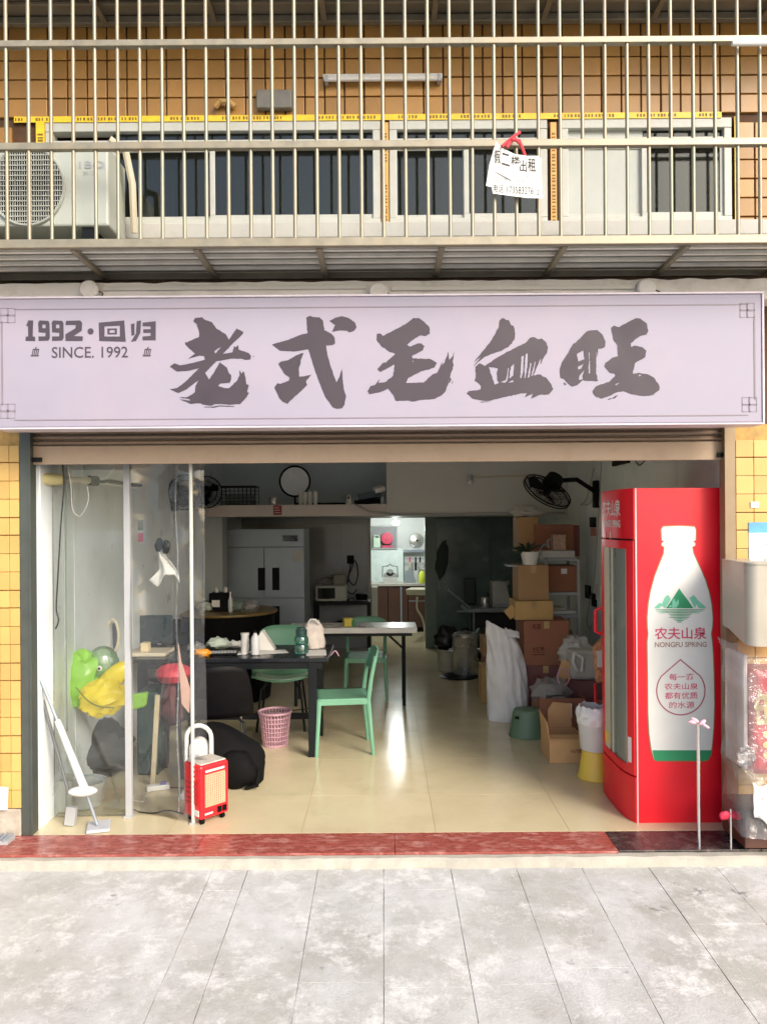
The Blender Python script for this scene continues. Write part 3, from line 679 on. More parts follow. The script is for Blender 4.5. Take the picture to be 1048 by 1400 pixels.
for q in hui+gui: polys.append([sp_(*k) for k in q])
vs, fs = ink(polys); MB().add([(x, YS-.002, z) for x, z in vs], fs).build('lettering', m_ink2, sign)
stext('SINCE. 1992', 71, 474, 175, 489, m_ink2, .004)
for xa in (42, 195):
    stext('血', xa, 474, xa+12, 487, m_ink2, .02, shear=.25)
# border line and corner knots
b = MB()
def seg(x0, y0, x1, y1, wd=1.3):
    a, c = sp_(min(x0,x1)-wd/2, max(y0,y1)+wd/2), sp_(max(x0,x1)+wd/2, min(y0,y1)-wd/2)
    b.box(a[0], c[0], YS-.0022, YS-.0005, a[1], c[1])
def wline(x0, x1, y, r=0):
    (a, z), (c, _) = sp_(x0, y), sp_(x1, y); z = sp_(524, y)[1]; b.box(a, c, YS-.0022, YS-.0005, z-.0026, z+.0026)
wline(20, 1022, 419.5); wline(20, 1022, 571)
seg(3, 440, 3, 553); seg(1031, 433, 1031, 545)
b.build('border_line', m_line, sign)
for kx, ky in ((11,431),(11,562),(1021,424),(1024,553)):
    b = MB()
    for dx, dy in ((-4.5,-4.5),(4.5,4.5),(-4.5,4.5),(4.5,-4.5)):
        h = 5.2; x, y = kx+dx, ky+dy
        for q in ((x-h,y-h,x+h,y-h),(x-h,y+h,x+h,y+h),(x-h,y-h,x-h,y+h),(x+h,y-h,x+h,y+h)): seg(*q, .75)
    b.build('corner_knot', M('knot_ink', (.26,.225,.265), .6), sign)

# rolling shutter
YR = 4.55
shx0, shx1 = P(44,610,YR).x, P(993,610,YR).x
sh = thing('rolling_shutter', 'brown ribbed rolling shutter raised under the sign', 'shutter', (0, YR, 2.14))
z = P(524,606,YR).z; zb_ = P(524,632,YR).z
MB().box(shx0, shx1, YR-.012, YR+.012, zb_, z-.003).build('bottom_bar', m_bar, sh, bevel=.004)
pr = [(YR+.004+.0*i, 0) for i in range(1)]
for i in range(9):
    prof = [(YR+.010, z), (YR-.002, z+.002), (YR-.012, z+.010), (YR-.013, z+.018), (YR-.004, z+.029), (YR+.010, z+.031)]
    MB().prism(prof, shx0, shx1, 'x').build('slat', m_slat, sh, smooth=1)
    z += .0325
for x in (shx0+.03, shx1-.03):
    bx_ = MB().box(x-.035, x+.035, YR-.035, YR-.013, zb_+.015, zb_+.04).cyl((x, YR-.04, zb_+.028), (x, YR-.012, zb_+.028), .012)
    bx_.build('latch', m_blackm, sh)
for lab, xa, xb2, mt in (('dark green grey steel shutter post at the left of the shop front', 29, 43.5, m_post), ('brown steel shutter post at the right of the shop front', 992, 1006, m_postr)):
    X0, X1 = P(xa,900,4.5).x, P(xb2,900,4.5).x
    t = thing('shutter_post', lab, 'post', ((X0+X1)/2, 4.53, 0), 'shutter posts')
    MB().box(X0, X1, 4.49, 4.575, 0.001, 2.36).build('channel', mt, t, bevel=.004)
    ex = X1 if xa < 500 else X0
    MB().box(ex-.006, ex+.006, 4.483, 4.4895, 0.001, 2.36).build('lip', mt, t)

# tiled pillars either side
def pillar(label, X0, X1, m, rows, cols, skip=None):
    t = thing('tiled_pillar', label, 'pillar', ((X0+X1)/2, YW, 0), 'tiled pillars')
    MB().box(X0, X1, YW+.012, YW+.35, -.05, 2.36).build('core', m_grout2, t)
    pr_ = None; wv = (X1-X0)/cols
    for c in range(cols):
        for r in range(rows):
            z_ = .16+r*.1055
            if skip and skip(r): continue
            if pr_ is None:
                pr_ = MB().box(-wv/2+.0012, wv/2-.0012, -.006, .013, -.0515, .0515).build('tile', m, bevel=.0025); o = pr_; o.parent = t
            else: o = inst(pr_, t, (0,0,0))
            o.location = Vector((X0+wv*(c+.5), YW+random.uniform(-.001,.001), z_+.052))-t.location
            if r % 4 == 3: o.scale.z = .93
            o.rotation_euler = (random.uniform(-.01,.01), 0, random.uniform(-.008,.008))
    return t
Xa = P(29,900,YW).x
pl = pillar('yellow tiled pillar with broken foot at the left of the shop front', Xa-.24, Xa-.002, m_tile_y, 20, 4)
MB().box(Xa-.30, Xa-.004, YW-.012, YW+.01, 0.0, .155).build('bare_foot', M('bare_cement', (.42,.37,.30), .9, var=.25, scale=12, bump=.6, bscale=40), pl, bevel=.006)
Xb = P(1006,900,YW).x
pl2 = pillar('yellow tiled pillar behind the steel cabinet at the right', Xb+.002, Xb+.42, m_tile_y, 20, 4)
# the neighbouring stretches of the same front, tiles in the material only
def tile_sheet(name, c1, c2, mortar):
    m = bpy.data.materials.new(name); m.use_nodes = True; nt = m.node_tree; L = nt.links; p = nt.nodes['Principled BSDF']
    g = nd(nt, 'ShaderNodeNewGeometry'); mp = nd(nt, 'ShaderNodeMapping'); mp.inputs['Rotation'].default_value = (-pi/2, 0, 0); L.new(g.outputs['Position'], mp.inputs[0])
    br = nd(nt, 'ShaderNodeTexBrick'); br.offset = 0; br.inputs['Scale'].default_value = 1; br.inputs['Brick Width'].default_value = TP; br.inputs['Row Height'].default_value = TV; br.inputs['Mortar Size'].default_value = .004
    br.inputs['Color1'].default_value = (*c1, 1); br.inputs['Color2'].default_value = (*c2, 1); br.inputs['Mortar'].default_value = (*mortar, 1)
    L.new(mp.outputs[0], br.inputs['Vector']); L.new(br.outputs['Color'], p.inputs['Base Color']); p.inputs['Roughness'].default_value = .4
    return m
m_nb1 = tile_sheet('neighbour_orange_tiles', (.36,.185,.045), (.40,.21,.055), (.09,.045,.02))
m_nb2 = tile_sheet('neighbour_yellow_tiles', (.51,.32,.10), (.55,.35,.115), (.42,.26,.09))
for lab, s_, xin in (('yellow tiled lower wall continuing beyond the left pillar', -1, -(Xa-.242)), ('yellow tiled lower wall continuing beyond the right pillar', 1, Xb+.422)):
    xa_, xb_ = sorted((s_*xin, s_*12))
    o = MB().box(xa_, xb_, YW+.004, YW+.35, -.05, 2.36).build('neighbour_wall', m_nb2, loc=((xa_+xb_)/2, YW+.17, 0)); tag(o, lab, 'wall')
    xa_, xb_ = sorted((s_*2.43, s_*12))
    o = MB().box(xa_, xb_, YW-.002, YW+.0105, 2.36, 5.6).build('tiled_facing', m_nb1, wall)
    xa_, xb_ = sorted((s_*3.601, s_*12)); MB().box(xa_, xb_, YW+.0115, YW+.3, 2.36, 5.6).build('wall_body', m_grout, wall)
# ================================================================== drinks fridge
FX, FYn, FW, FT = P(868,900,4.62).x, 4.62, .66, 2.0
fr = thing('drinks_fridge', 'tall red glass door drinks fridge with a big white bottle on its side', 'fridge', (FX+.26, FYn+.33, 0))
FX1 = P(991,900,4.62).x
fz1 = P(930,667,4.62).z; fzb = P(930,1128,4.62).z+.002
zh = P(868,738,4.62).z; zd0 = P(868,1062,4.62).z
Yf = FYn+FW
def arc(t, d=.046): return FX-d*(1-(2*t-1)**4)
# carcass: side panels, back, top, floor (open towards the door)
b = MB().box(FX+.002, FX1, FYn, FYn+.03, fzb, fz1).box(FX+.002, FX1, Yf-.03, Yf, fzb, fz1).box(FX1-.03, FX1-.001, FYn+.03, Yf-.03, fzb, fz1).box(FX+.002, FX1-.03, FYn+.03, Yf-.03, zh, fz1-.001).box(FX+.002, FX1-.03, FYn+.03, Yf-.03, fzb, zd0)
b.build('cabinet', m_red, fr, bevel=.004)
MB().box(FX+.004, FX+.012, FYn-.004, FYn-.0005, fzb, fz1).build('edge_trim', M('pink_trim', (.75,.45,.45), .4), fr)
MB().box(FX1-.045, FX1-.031, FYn+.031, Yf-.031, zd0+.001, zh-.001).build('liner', M('fridge_liner', (.60,.62,.60), .4), fr)
MB().box(FX+.03, FX1-.046, FYn+.031, FYn+.036, zd0+.001, zh-.001).box(FX+.03, FX1-.046, Yf-.036, Yf-.031, zd0+.001, zh-.001).build('liner', M('fridge_liner', (.60,.62,.60), .4), fr)
def bulge(z0, z1, name, mat, inset=0, par=fr, d=.046, taper=0, back=.0):
    n = 14; b = MB()
    def fn(u, v):
        t = inset+(1-2*inset)*u
        return (arc(t, d)-.004+taper*(1-v)**1.5*.10, FYn+FW*t, z0+(z1-z0)*v)
    vs = [fn(i/n, j/6) for j in range(7) for i in range(n+1)]
    b.add(vs, [(j*(n+1)+i, j*(n+1)+i+1, (j+1)*(n+1)+i+1, (j+1)*(n+1)+i) for j in range(6) for i in range(n)])
    for v in (0, 1):
        pts = [fn(i/n, v) for i in range(n+1)]+[(FX+.002, FYn+FW*(1-inset), pts_z) for pts_z in (z0+(z1-z0)*v,)]+[(FX+.002, FYn+FW*inset, z0+(z1-z0)*v)]
        b.add(pts, [tuple(range(len(pts)))])
    for t in (0, 1):
        pts = [fn(t, j/6) for j in range(7)]+[(FX+.002, FYn+FW*(inset if t == 0 else 1-inset), z1), (FX+.002, FYn+FW*(inset if t == 0 else 1-inset), z0)]
        b.add(pts, [tuple(range(len(pts)))])
    return b.build(name, mat, par, smooth=1)
hd = bulge(zh+.006, fz1, 'header', m_red)
bulge(fzb, zd0-.008, 'kick_panel', m_red)
# door: curved frame and pane
dz0, dz1 = zd0+.004, zh-.006
def curved(t0, t1, z0, z1, name, mat, par, off=0, th=.03, n=12):
    vs = []; 
    for i in range(n+1):
        t = t0+(t1-t0)*i/n; x = arc(t)-.004-off; y = FYn+FW*t
        vs += [(x, y, z0), (x, y, z1), (x+th, y, z1), (x+th, y, z0)]
    fs = [(4*i+a, 4*i+(a+1)%4, 4*i+4+(a+1)%4, 4*i+4+a) for i in range(n) for a in range(4)]+[(0,1,2,3), (4*n,4*n+1,4*n+2,4*n+3)]
    return MB().add(vs, fs).build(name, mat, par, smooth=1)
door = curved(.01, .10, dz0, dz1, 'door', m_red, fr)
for a, b_, z0, z1 in ((.74,.99,dz0,dz1), (.10,.74,dz1-.05,dz1), (.10,.74,dz0,dz0+.05)):
    curved(a, b_, z0, z1, 'door_frame', m_red, door)
m_gask = M('gasket', (.58,.54,.40), .5)
curved(.10, .118, dz0+.05, dz1-.05, 'gasket', m_gask, door, -.004, .02)
curved(.58, .74, dz0+.05, dz1-.05, 'gasket', m_gask, door, -.004, .02)
curved(.46, .50, dz0+.05, dz1-.05, 'mullion', m_gask, door, -.006, .012)
curved(.118, .46, dz0+.05, dz1-.05, 'glass', m_fglass, door, -.010, .006)
curved(.50, .58, dz0+.05, dz1-.05, 'glass', m_fglass, door, -.010, .006)
hz = P(826,850,5.2).z
MB().tube([(arc(.95)-.01,FYn+FW*.95,hz-.09),(arc(.95)-.05,FYn+FW*.95,hz-.07),(arc(.95)-.05,FYn+FW*.95,hz+.07),(arc(.95)-.01,FYn+FW*.95,hz+.09)], .011, 8).build('handle', m_red, door, smooth=1)
curved(.60, .71, dz0+.085, dz0+.155, 'sticker', m_yellow, door, .002, .003)
curved(.045, .085, dz0+.07, dz0+.22, 'sticker', m_whitep, door, .002, .003)
for k in range(4):
    zz = dz0+.30+k*.275
    b = MB()
    for i in range(7): b.cyl((FX+.03+i*.07, FYn+.04, zz), (FX+.03+i*.07, Yf-.04, zz), .003, n=6)
    b.cyl((FX+.03, FYn+.04, zz), (FX+.03, Yf-.04, zz), .005, n=6)
    b.box(FX+.05, FX+.09, FYn+.037, FYn+.045, zz-.02, zz+.03)
    b.build('shelf', m_silver, fr)
MB().cyl((FX1-.06, FYn+.20, dz0+.1), (FX1-.06, FYn+.20, dz1-.1), .012).build('shelf_rail', m_whitep, fr, smooth=1)
for xx in (FX+.06, FX1-.06):
    for yy in (FYn+.05, Yf-.05): MB().cyl((xx, yy, 0.002), (xx, yy, fzb), .022).build('foot', m_cream, fr)
# print on the header, following its curve
def headprint(body, t0, t1, z0, z1, off=0):
    vs, fs = letters(body, (t1, t0, z0, z1), off)
    MB().add([(arc(t)-.0065, FYn+FW*t, z) for t, z in vs], fs).build('lettering', m_whitep, hd)
def hz_(y): return P(850, y, 4.85).z
headprint('农夫山泉', .19, .74, hz_(706), hz_(683), .012); headprint('NONGFU SPRING', .19, .70, hz_(721), hz_(711), .02); headprint('1 1', .45, .66, hz_(737), hz_(727), .02)
# print on the side: bottle, mountains, words
YP = FYn
def c4(x, y): q = P(800+x/4.2258, 620+y/4.2258, YP); return (q.x, q.z)
def c5(x, y): q = P(800+x/4.2258, 880+y/4.2258, YP); return (q.x, q.z)
half = [c4(*q) for q in ((438,440),(448,424),(538,420),(628,424),(636,440),(634,500),(620,508),(632,520),(632,530),(614,540),(622,580),(655,650),(690,730),(712,800),(726,870),(733,950),(731,1000),(724,1040),(730,1090))]+[c5(*q) for q in ((735,60),(740,200),(742,350),(738,480),(730,580),(722,640),(706,670),(690,676))]
lft = [c5(*q) for q in ((410,676),(395,668),(380,610),(368,520),(362,400),(360,200),(358,60))]+[c4(*q) for q in ((357,1090),(362,1040),(358,1000),(357,950),(364,870),(376,800),(400,710),(428,640),(452,580),(456,540),(440,530),(440,520),(454,508),(442,500))]
bottle = half+lft
cxm = sum(p[0] for p in bottle)/len(bottle); czm = sum(p[1] for p in bottle)/len(bottle)
def grow(poly, d):
    o = []
    n = len(poly)
    for i in range(n):
        a, c = Vector(poly[i-1]), Vector(poly[(i+1)%n]); t = (c-a).normalized(); o.append((poly[i][0]-t.y*d, poly[i][1]+t.x*d))
    return o
def flat(polys, mat, dy, name='print'):
    vs, fs = ink(polys)
    return MB().add([(x, YP-dy, z) for x, z in vs], fs).build(name, mat, fr)
flat([grow(bottle, .006)], m_gold, .0012, 'bottle_outline')
flat([bottle], m_whitep, .002, 'bottle_print')
flat([[c5(385,616),c5(729,616),c5(722,642),c5(706,670),c5(690,676),c5(410,676),c5(396,668)]], m_greenp, .0028, 'green_band')
flat([[c4(*q) for q in ((463,894),(500,842),(540,779),(562,812),(590,848),(622,894))]], m_greenp, .0034, 'mountain')
flat([[c4(*q) for q in ((500,850),(512,838),(520,860),(535,842),(538,868),(524,890),(498,892))], [c4(*q) for q in ((478,888),(492,872),(498,888))]], m_greenl, .004, 'mountain_light')
flat([[c4(*q) for q in ((392,894),(425,862),(440,868),(458,828),(475,815),(492,842),(458,894),(440,880),(424,894))]], m_greenl, .0034, 'mountain')
flat([[c4(*q) for q in ((598,835),(625,818),(650,850),(672,868),(696,894),(652,894),(640,872),(630,894))]], m_greenl, .0034, 'mountain')
for i, (a, c, y) in enumerate(((400,690,903),(440,640,911),(405,480,912),(600,680,912),(460,620,920),(420,470,921),(600,660,921),(475,615,929),(485,605,938),(478,602,947),(500,590,956),(515,570,965),(522,560,974))):
    flat([[c4(a,y-1.6),c4((a+c)/2,y-3),c4(c,y-1.6),c4(c-8,y+1.6),c4((a+c)/2,y+2.4),c4(a+8,y+1.6)]], m_greenp if i not in (2,3,5,6) else m_greenl, .0034, 'water_line')
def ftext(body, cf, x0, y0, x1, y1, mat, off=0):
    a, c = cf(x0, y1), cf(x1, y0)
    vs, fs = letters(body, (a[0], c[0], a[1], c[1]), off)
    MB().add([(x, YP-.0034, z) for x, z in vs], fs).build('lettering', mat, fr)
ftext('农夫山泉', c4, 398, 1003, 697, 1075, m_pinkp, .014)
ftext('NONGFU SPRING', c4, 399, 1088, 698, 1120, m_brownp, .012)
drop = [(547,88)]; R0 = 143
for a in range(-38, 219, 8): drop.append((549+R0*cos(radians(a)), 272+R0*sin(radians(a))*1.0))
inn = [(547,97)]
for a in range(-38, 219, 8): inn.append((549+(R0-7)*cos(radians(a)), 272+(R0-7)*sin(radians(a))))
flat([[c5(*q) for q in drop], [c5(*q) for q in inn]], M('drop_line', (.42,.10,.14), .5), .0034, 'drop_outline')
for body, x0, x1, y0, y1 in (('每一滴',482,622,172,212),('农夫山泉',455,648,228,266),('都有优质',457,646,280,320),('的水源',482,627,334,374)):
    ftext(body, c5, x0, y0, x1, y1, m_pinkp, .006)

# ================================================================== slim posts on the threshold, bows
Yp = FY(955,1156)
p = Vector((P(955,1156,Yp).x, Yp, 0)); zt = P(953,987,Yp).z
t = thing('chrome_post', 'slim steel post with a pink bow standing before the red fridge', 'post', p)
MB().cyl((p.x,Yp,.001),(p.x,Yp,zt), .0095, n=12).build('pole', m_chrome, t, smooth=1)
m_bow = M('pink_ribbon', (.80,.42,.50), .6)
b = MB()
for dx, dz, rz_ in ((-.022,.012,.5),(.018,.0,-.6),(-.036,.002,.1)):
    b.ell((p.x+dx, Yp-.015, zt+dz), (.024,.010,.011), 10, 6, Matrix.Rotation(rz_, 3, 'Y'), .2, 4)
b.tube([(p.x+.01,Yp-.015,zt),(p.x+.05,Yp-.02,zt-.03)], .008, 6)
b.build('bow', m_bow, t, smooth=1)
Yp = 4.22; p = Vector((P(1001,1156,Yp).x, Yp, 0)); zt = P(1003,1108,Yp).z
t = thing('short_rod', 'short thin steel rod with a red bow beside the fridge foot', 'rod', p)
MB().cyl((p.x,Yp+.02,.001),(p.x,Yp+.02,zt), .006).build('rod', m_chrome, t, smooth=1)
b = MB()
for sx in (-1, 1): b.ell((p.x+sx*.032, Yp+.02, zt-.035), (.036,.014,.024), 10, 6, Matrix.Rotation(sx*.3, 3, 'Y'), .2, 4)
b.build('bow', M('red_ribbon', (.55,.02,.06), .6), t, smooth=1)

# ================================================================== steel cabinet and wrapped goods at the right
Ycb = 4.08
X0, X1, Z0, Z1 = R(1022, 772, 1120, 884, Ycb)
XB = P(990,800,4.46).x
t = thing('steel_cabinet', 'grey beige steel cabinet with a rounded corner hung on the yellow pillar', 'cabinet', ((X0+X1)/2, 4.25, Z0))
prof = [(XB,4.49),(XB-.002,4.40)]+[(X0+.055-.055*cos(k*pi/12), 4.13-.055*sin(k*pi/12)) for k in range(7)]+[(X1,4.065),(X1,4.49)]
n = len(prof); vs = []
for zz in (0, .03, 1):
    for x, y in prof: vs.append((x, y, Z0+(Z1-Z0)*zz + (.06*(y-4.07)/.4 if zz < .5 else 0)))
fs = [tuple(range(n)), tuple(range(3*n-1, 2*n-1, -1))]+[(j*n+i, j*n+(i+1)%n, (j+1)*n+(i+1)%n, (j+1)*n+i) for j in range(2) for i in range(n)]
MB().add(vs, fs).build('body', m_cab, t, smooth=1, ang=50)
lp = [((x-2.3)*1.008+2.3, (y-4.49)*1.01+4.489) for x, y in prof]
MB().prism(lp, Z1+.001, Z1+.012, 'z').build('lid', m_cab, t, smooth=1, ang=50)
MB().box(X1-.13, X1-.10, 4.045, 4.058, Z0+.28, Z0+.33).build('latch', m_blackp, t)
X0p, X1p, Z0p, Z1p = R(1023, 714, 1075, 772, YW-.008)
t = thing('poster', 'pale blue poster with a white bottle pasted on the yellow pillar', 'poster', ((X0p+X1p)/2, YW-.01, Z0p))
MB().box(X0p, X1p, YW-.010, YW-.008, Z0p, Z1p).build('sheet', m_paleb, t, bevel=0)
MB().box(X0p, X1p, YW-.0115, YW-.0105, Z1p-.06, Z1p).build('header_print', m_blue, t)
vs, fs = letters('送水', (X0p+.06, X0p+.16, Z0p+.13, Z0p+.17), .01)
ring = [(X0p+.10+.045*cos(a*pi/10), Z0p+.075+.045*sin(a*pi/10)) for a in range(20)]; ring2 = [(X0p+.10+.038*cos(a*pi/10), Z0p+.075+.038*sin(a*pi/10)) for a in range(20)]
v2, f2 = ink([ring, ring2]); MB().add([(x, YW-.0115, z) for x, z in v2], f2).build('ring_print', m_grey, t)
q = P(1034,772,4.3)
tag(MB().prism([(q.x-.035,q.z),(q.x+.035,q.z),(q.x+.036,q.z+.05),(q.x+.012,q.z+.10),(q.x,q.z+.13),(q.x-.012,q.z+.10),(q.x-.036,q.z+.05)], 4.298, 4.302).build('card', m_whitep, loc=q), 'small white bottle shaped card standing on the steel cabinet', 'card')
tag(px_box('paper_label', None, None, 1026, 686, 1037, 694, YW-.012, .004, m_whitep, 0), 'torn white paper scrap on the upper part of the right pillar', 'paper scrap')
# goods under plastic
X0, X1 = P(1014,1000,4.16).x, P(1120,1000,4.16).x
zt, zb2 = P(1020,884,4.16).z, 0.0
t = thing('wrapped_goods', 'stack of red packages under clear crinkled plastic below the steel cabinet', 'goods', ((X0+X1)/2, 4.3, 0))
MB().box(X0+.03, X1, 4.20, 4.48, .02, .22).build('stand', m_brown, t, bevel=.006)
rb = MB().box(X0+.072, X1+.02, 4.19, 4.44, P(0,1068,4.19).z, P(0,925,4.19).z); rb.build('red_package', M('red_pack', (.55,.02,.035), .4, var=.15), t, bevel=.03)
rg = MB().box(X0+.042, X0+.068, 4.23, 4.47, P(524,1060,4.19).z, P(524,900,4.19).z).build('pale_package', M('pale_pack', (.78,.70,.64), .7, var=.15), t, bevel=.02)
zc = P(0,985,4.186).z
vs, fs = letters('缶', (X0+.080, X0+.20, P(0,1000,4.186).z, P(0,950,4.186).z), .03); MB().add([(x, 4.1865, z) for x, z in vs], fs).build('lettering', M('gold_print', (.72,.55,.22), .5), t)
b = MB()
for k in range(3): b.prism([(X0+.15+.02*cos(a*pi/6)*1.3, P(0,1012+k*14,4.186).z+.02*sin(a*pi/6)) for a in range(12)], 4.1862, 4.1868)
b.build('badge_print', M('gold_print', (.72,.55,.22), .5), t)
def wrap(u, v):
    x = X0-.01+(X1-X0+.05)*u; z = .10+(zt-.10)*v
    f = Vector((x*7, z*5, 2)); y = 4.150+.03*noise.noise(f)+.018*noise.noise(f*3)+.03*(1-v)*0
    if u < .10: y += (1-u/.10)*.30; x = X0-.01+.035*(1-u/.1)+.02*noise.noise(f*2)
    if v > .93: y += (v-.93)/.07*.10
    return (x+.02*noise.noise((z*6, 3, 0))*(1-u), y, z+.012*noise.noise((x*12, 0, 5))*(1 if v < .1 else 0))
MB().sheet(wrap, 34, 46).build('plastic_cover', m_film2, t, smooth=1, ang=180)
def skirt(u, v):
    x = X0+.045+(X1-X0)*u; zlo = .10+.10*abs(sin(u*9))*.6+ (.12*(1-u*5) if u < .2 else 0); zhi = .30+.12*noise.noise((u*5, 1, 1))+(.1 if u < .25 else 0)
    return (x, 4.140+.02*noise.noise((u*9, v*4, 3))-.02*(1-v), zlo+(zhi-zlo)*v)
MB().sheet(skirt, 30, 8).build('white_cloth', m_bag, t, smooth=1, solid=.003, ang=180)
b = MB().ell((X0+.02, 4.15, P(0,1040,4.16).z), (.05,.035,.045), 14, 10, None, .5, 3); b.build('plastic_knot', m_film2, t, smooth=1)
# left edge: bits by the left pillar
q0 = P(8,1075,4.46)
tag(MB().obox((q0.x-.02,4.46,.23),(.06,.012,.13),(0,.05,0)).build('paper_scrap', m_whitep, loc=(q0.x-.02,4.46,.165)), 'torn white paper stuck low on the left pillar', 'paper scrap')
q0 = P(3,1120,4.4)
t = thing('floor_grate', 'small dark metal grate lying at the foot of the left pillar', 'grate', (q0.x-.02, 4.40, 0))
MB().box(q0.x-.12, q0.x+.05, 4.36, 4.45, .002, .022).build('frame', m_grey, t)
for k in range(6): MB().box(q0.x-.11+k*.027, q0.x-.10+k*.027, 4.355, 4.455, .0225, .034).build('bar', m_silver, t)

# ================================================================== folding glass front at the left
def pole(label, name, x, ytop, ybot, r, mat, square=False):
    Y = FY(x, ybot); q = P(x, ybot, Y)
    t = thing(name, label, 'post', (q.x, Y, 0))
    if square: MB().box(q.x-r, q.x+r, Y-r, Y+r, .001, 2.45).build('profile', mat, t, bevel=.003)
    else: MB().cyl((q.x,Y,.001),(q.x,Y,2.45), r, n=14).build('profile', mat, t, smooth=1)
    MB().box(q.x-r*1.5, q.x+r*1.5, Y-r*1.5, Y+r*1.5, .0008, .012).build('foot_plate', m_grey, t)
    return q.x, Y
ax, aY = pole('grey aluminium post between the two clear sheets at the left', 'door_post', 177, 636, 1117, .019, m_grey, True)
bx, bY = pole('thin white pole in front of the red heater', 'white_pole', 264, 636, 1127, .0115, m_upvc)
t = thing('glass_panel', 'clear glass panel between the white wall and grey post', 'glass panel', ((ax-2.04)/2, aY, 0), 'clear front sheets')
MB().box(-2.035, ax-.022, aY-.004, aY+.004, .012, 2.45).build('pane', m_glass, t)
xx = P(90,900,aY).x
MB().box(xx-.004, xx+.004, aY-.012, aY-.005, .012, 2.45).build('seal_strip', M('seal', (.20,.24,.22), .4), t)
t = thing('plastic_curtain', 'clear soft plastic curtain with wrinkles between grey post and white pole', 'curtain', ((ax+bx)/2, (aY+bY)/2, 0), 'clear front sheets')
def pc(u, v):
    x = ax+.021+(bx+.05-ax)*u; z = .03+2.42*v
    y = aY+(bY+.03-aY)*u+.028*sin(u*7+noise.noise((z*1.3,0,0))*2.2)+.022*noise.noise((x*5, z*2.2, 1))+.012*noise.noise((x*14, z*5, 7))
    return (x, y, z)
MB().sheet(pc, 40, 90).build('sheet', m_film, t, smooth=1, ang=180)
x = P(244,800,aY).x
b = MB().tube([(x+.006*sin(z*9), aY-.035, z) for z in [i*.1+.04 for i in range(25)]], .0045, 6)
tag(b.build('curtain_seam', m_film2, loc=(x,aY,0), smooth=1), 'wavy welded seam of the clear plastic curtain', 'seam')
# roller tube over the glass, cables
q0, q1 = P(50,655,4.66), P(122,657,4.95)
t = thing('roller_tube', 'cream roller tube with a black end cap under the shutter', 'roller', q0)
MB().tube([q0, q0.lerp(q1,.5)], [.042,.034], 14).build('drum', M('cream_yellow', (.55,.50,.26), .5, var=.2), t, smooth=1)
MB().tube([q0.lerp(q1,.5), q1], .022, 12).build('tube', m_cream, t, smooth=1)
MB().cyl(q1, q1+Vector((.03,.05,0)), .032).build('end_cap', m_blackp, t, smooth=1)
def cable(label, pts, r, mat, name='cable'):
    o = MB().tube(pts, r, 6).build(name, mat, loc=pts[0], smooth=1, ang=180)
    tag(o, label, 'cable'); return o
def curve(pts, Y, n=10):
    """smooth line through pixels"""
    q = [P(*p[:2], p[2] if len(p) > 2 else Y) for p in pts]; o = []
    for i in range(len(q)-1):
        p0, p1, p2, p3 = q[max(i-1,0)], q[i], q[i+1], q[min(i+2,len(q)-1)]
        for k in range(n):
            t = k/n; o.append(.5*((2*p1)+(p2-p0)*t+(2*p0-5*p1+4*p2-p3)*t*t+(3*p1-p0-3*p2+p3)*t**3))
    return o+[q[-1]]
cable('black cable dangling down the white wall at the left', curve([(85,630),(87,665),(83,720),(79,790),(77,832),(80,848),(76,860)], 4.66), .0045, m_cable)
cable('thin grey cable looping under the roller tube', curve([(92,630),(97,665),(99,695),(108,706),(117,695),(121,680),(119,665)], 4.62), .0035, m_gcable)
cable('thin seam cord hanging straight behind the glass panel', curve([(91,630),(90,800),(92,1000)], 4.78), .003, m_gcable)

# indoor unit on the left wall
ya, yb = 5.28, 6.12; zl = 2.085
t = thing('indoor_unit', 'white indoor air conditioner high on the left wall', 'air conditioner', (-1.94, 5.7, zl))
prof = [(-2.041,zl+.05),(-2.0,zl+.012),(-1.88,zl+.03),(-1.83,zl+.09),(-1.82,zl+.30),(-2.041,zl+.31)]
n = len(prof); vs = [(x, y, z) for y in (ya, yb) for x, z in prof]
MB().add(vs, [tuple(range(n)), tuple(range(2*n-1,n-1,-1))]+[(i,(i+1)%n,n+(i+1)%n,n+i) for i in range(n)]).build('casing', m_white, t, bevel=.012)
MB().obox((-1.935,(ya+yb)/2,zl+.014),(.10,yb-ya-.1,.012),(0,-.15,0)).build('air_outlet', m_blackp, t)
for k in range(2): MB().obox((-1.96+k*.05,(ya+yb)/2,zl+.002),(.022,yb-ya-.12,.005),(0,-.3,0)).build('vane', m_white, t)
for lab, y0, y1, mt in (('small dark green sticker on the left wall', 711, 725, M('dark_green_print', (.03,.10,.07), .5)), ('small pink sticker below the green one on the left wall', 729, 741, M('hot_pink', (.80,.07,.22), .5))):
    Y = 6.45; X0, X1, Z0, Z1 = R(183, y0, 192, y1, Y)
    tag(MB().box(-2.041, -2.038, Y, Y+.13, Z0, Z1).build('wall_sticker', mt, loc=(-2.04,Y,Z0)), lab, 'sticker', 'wall stickers')

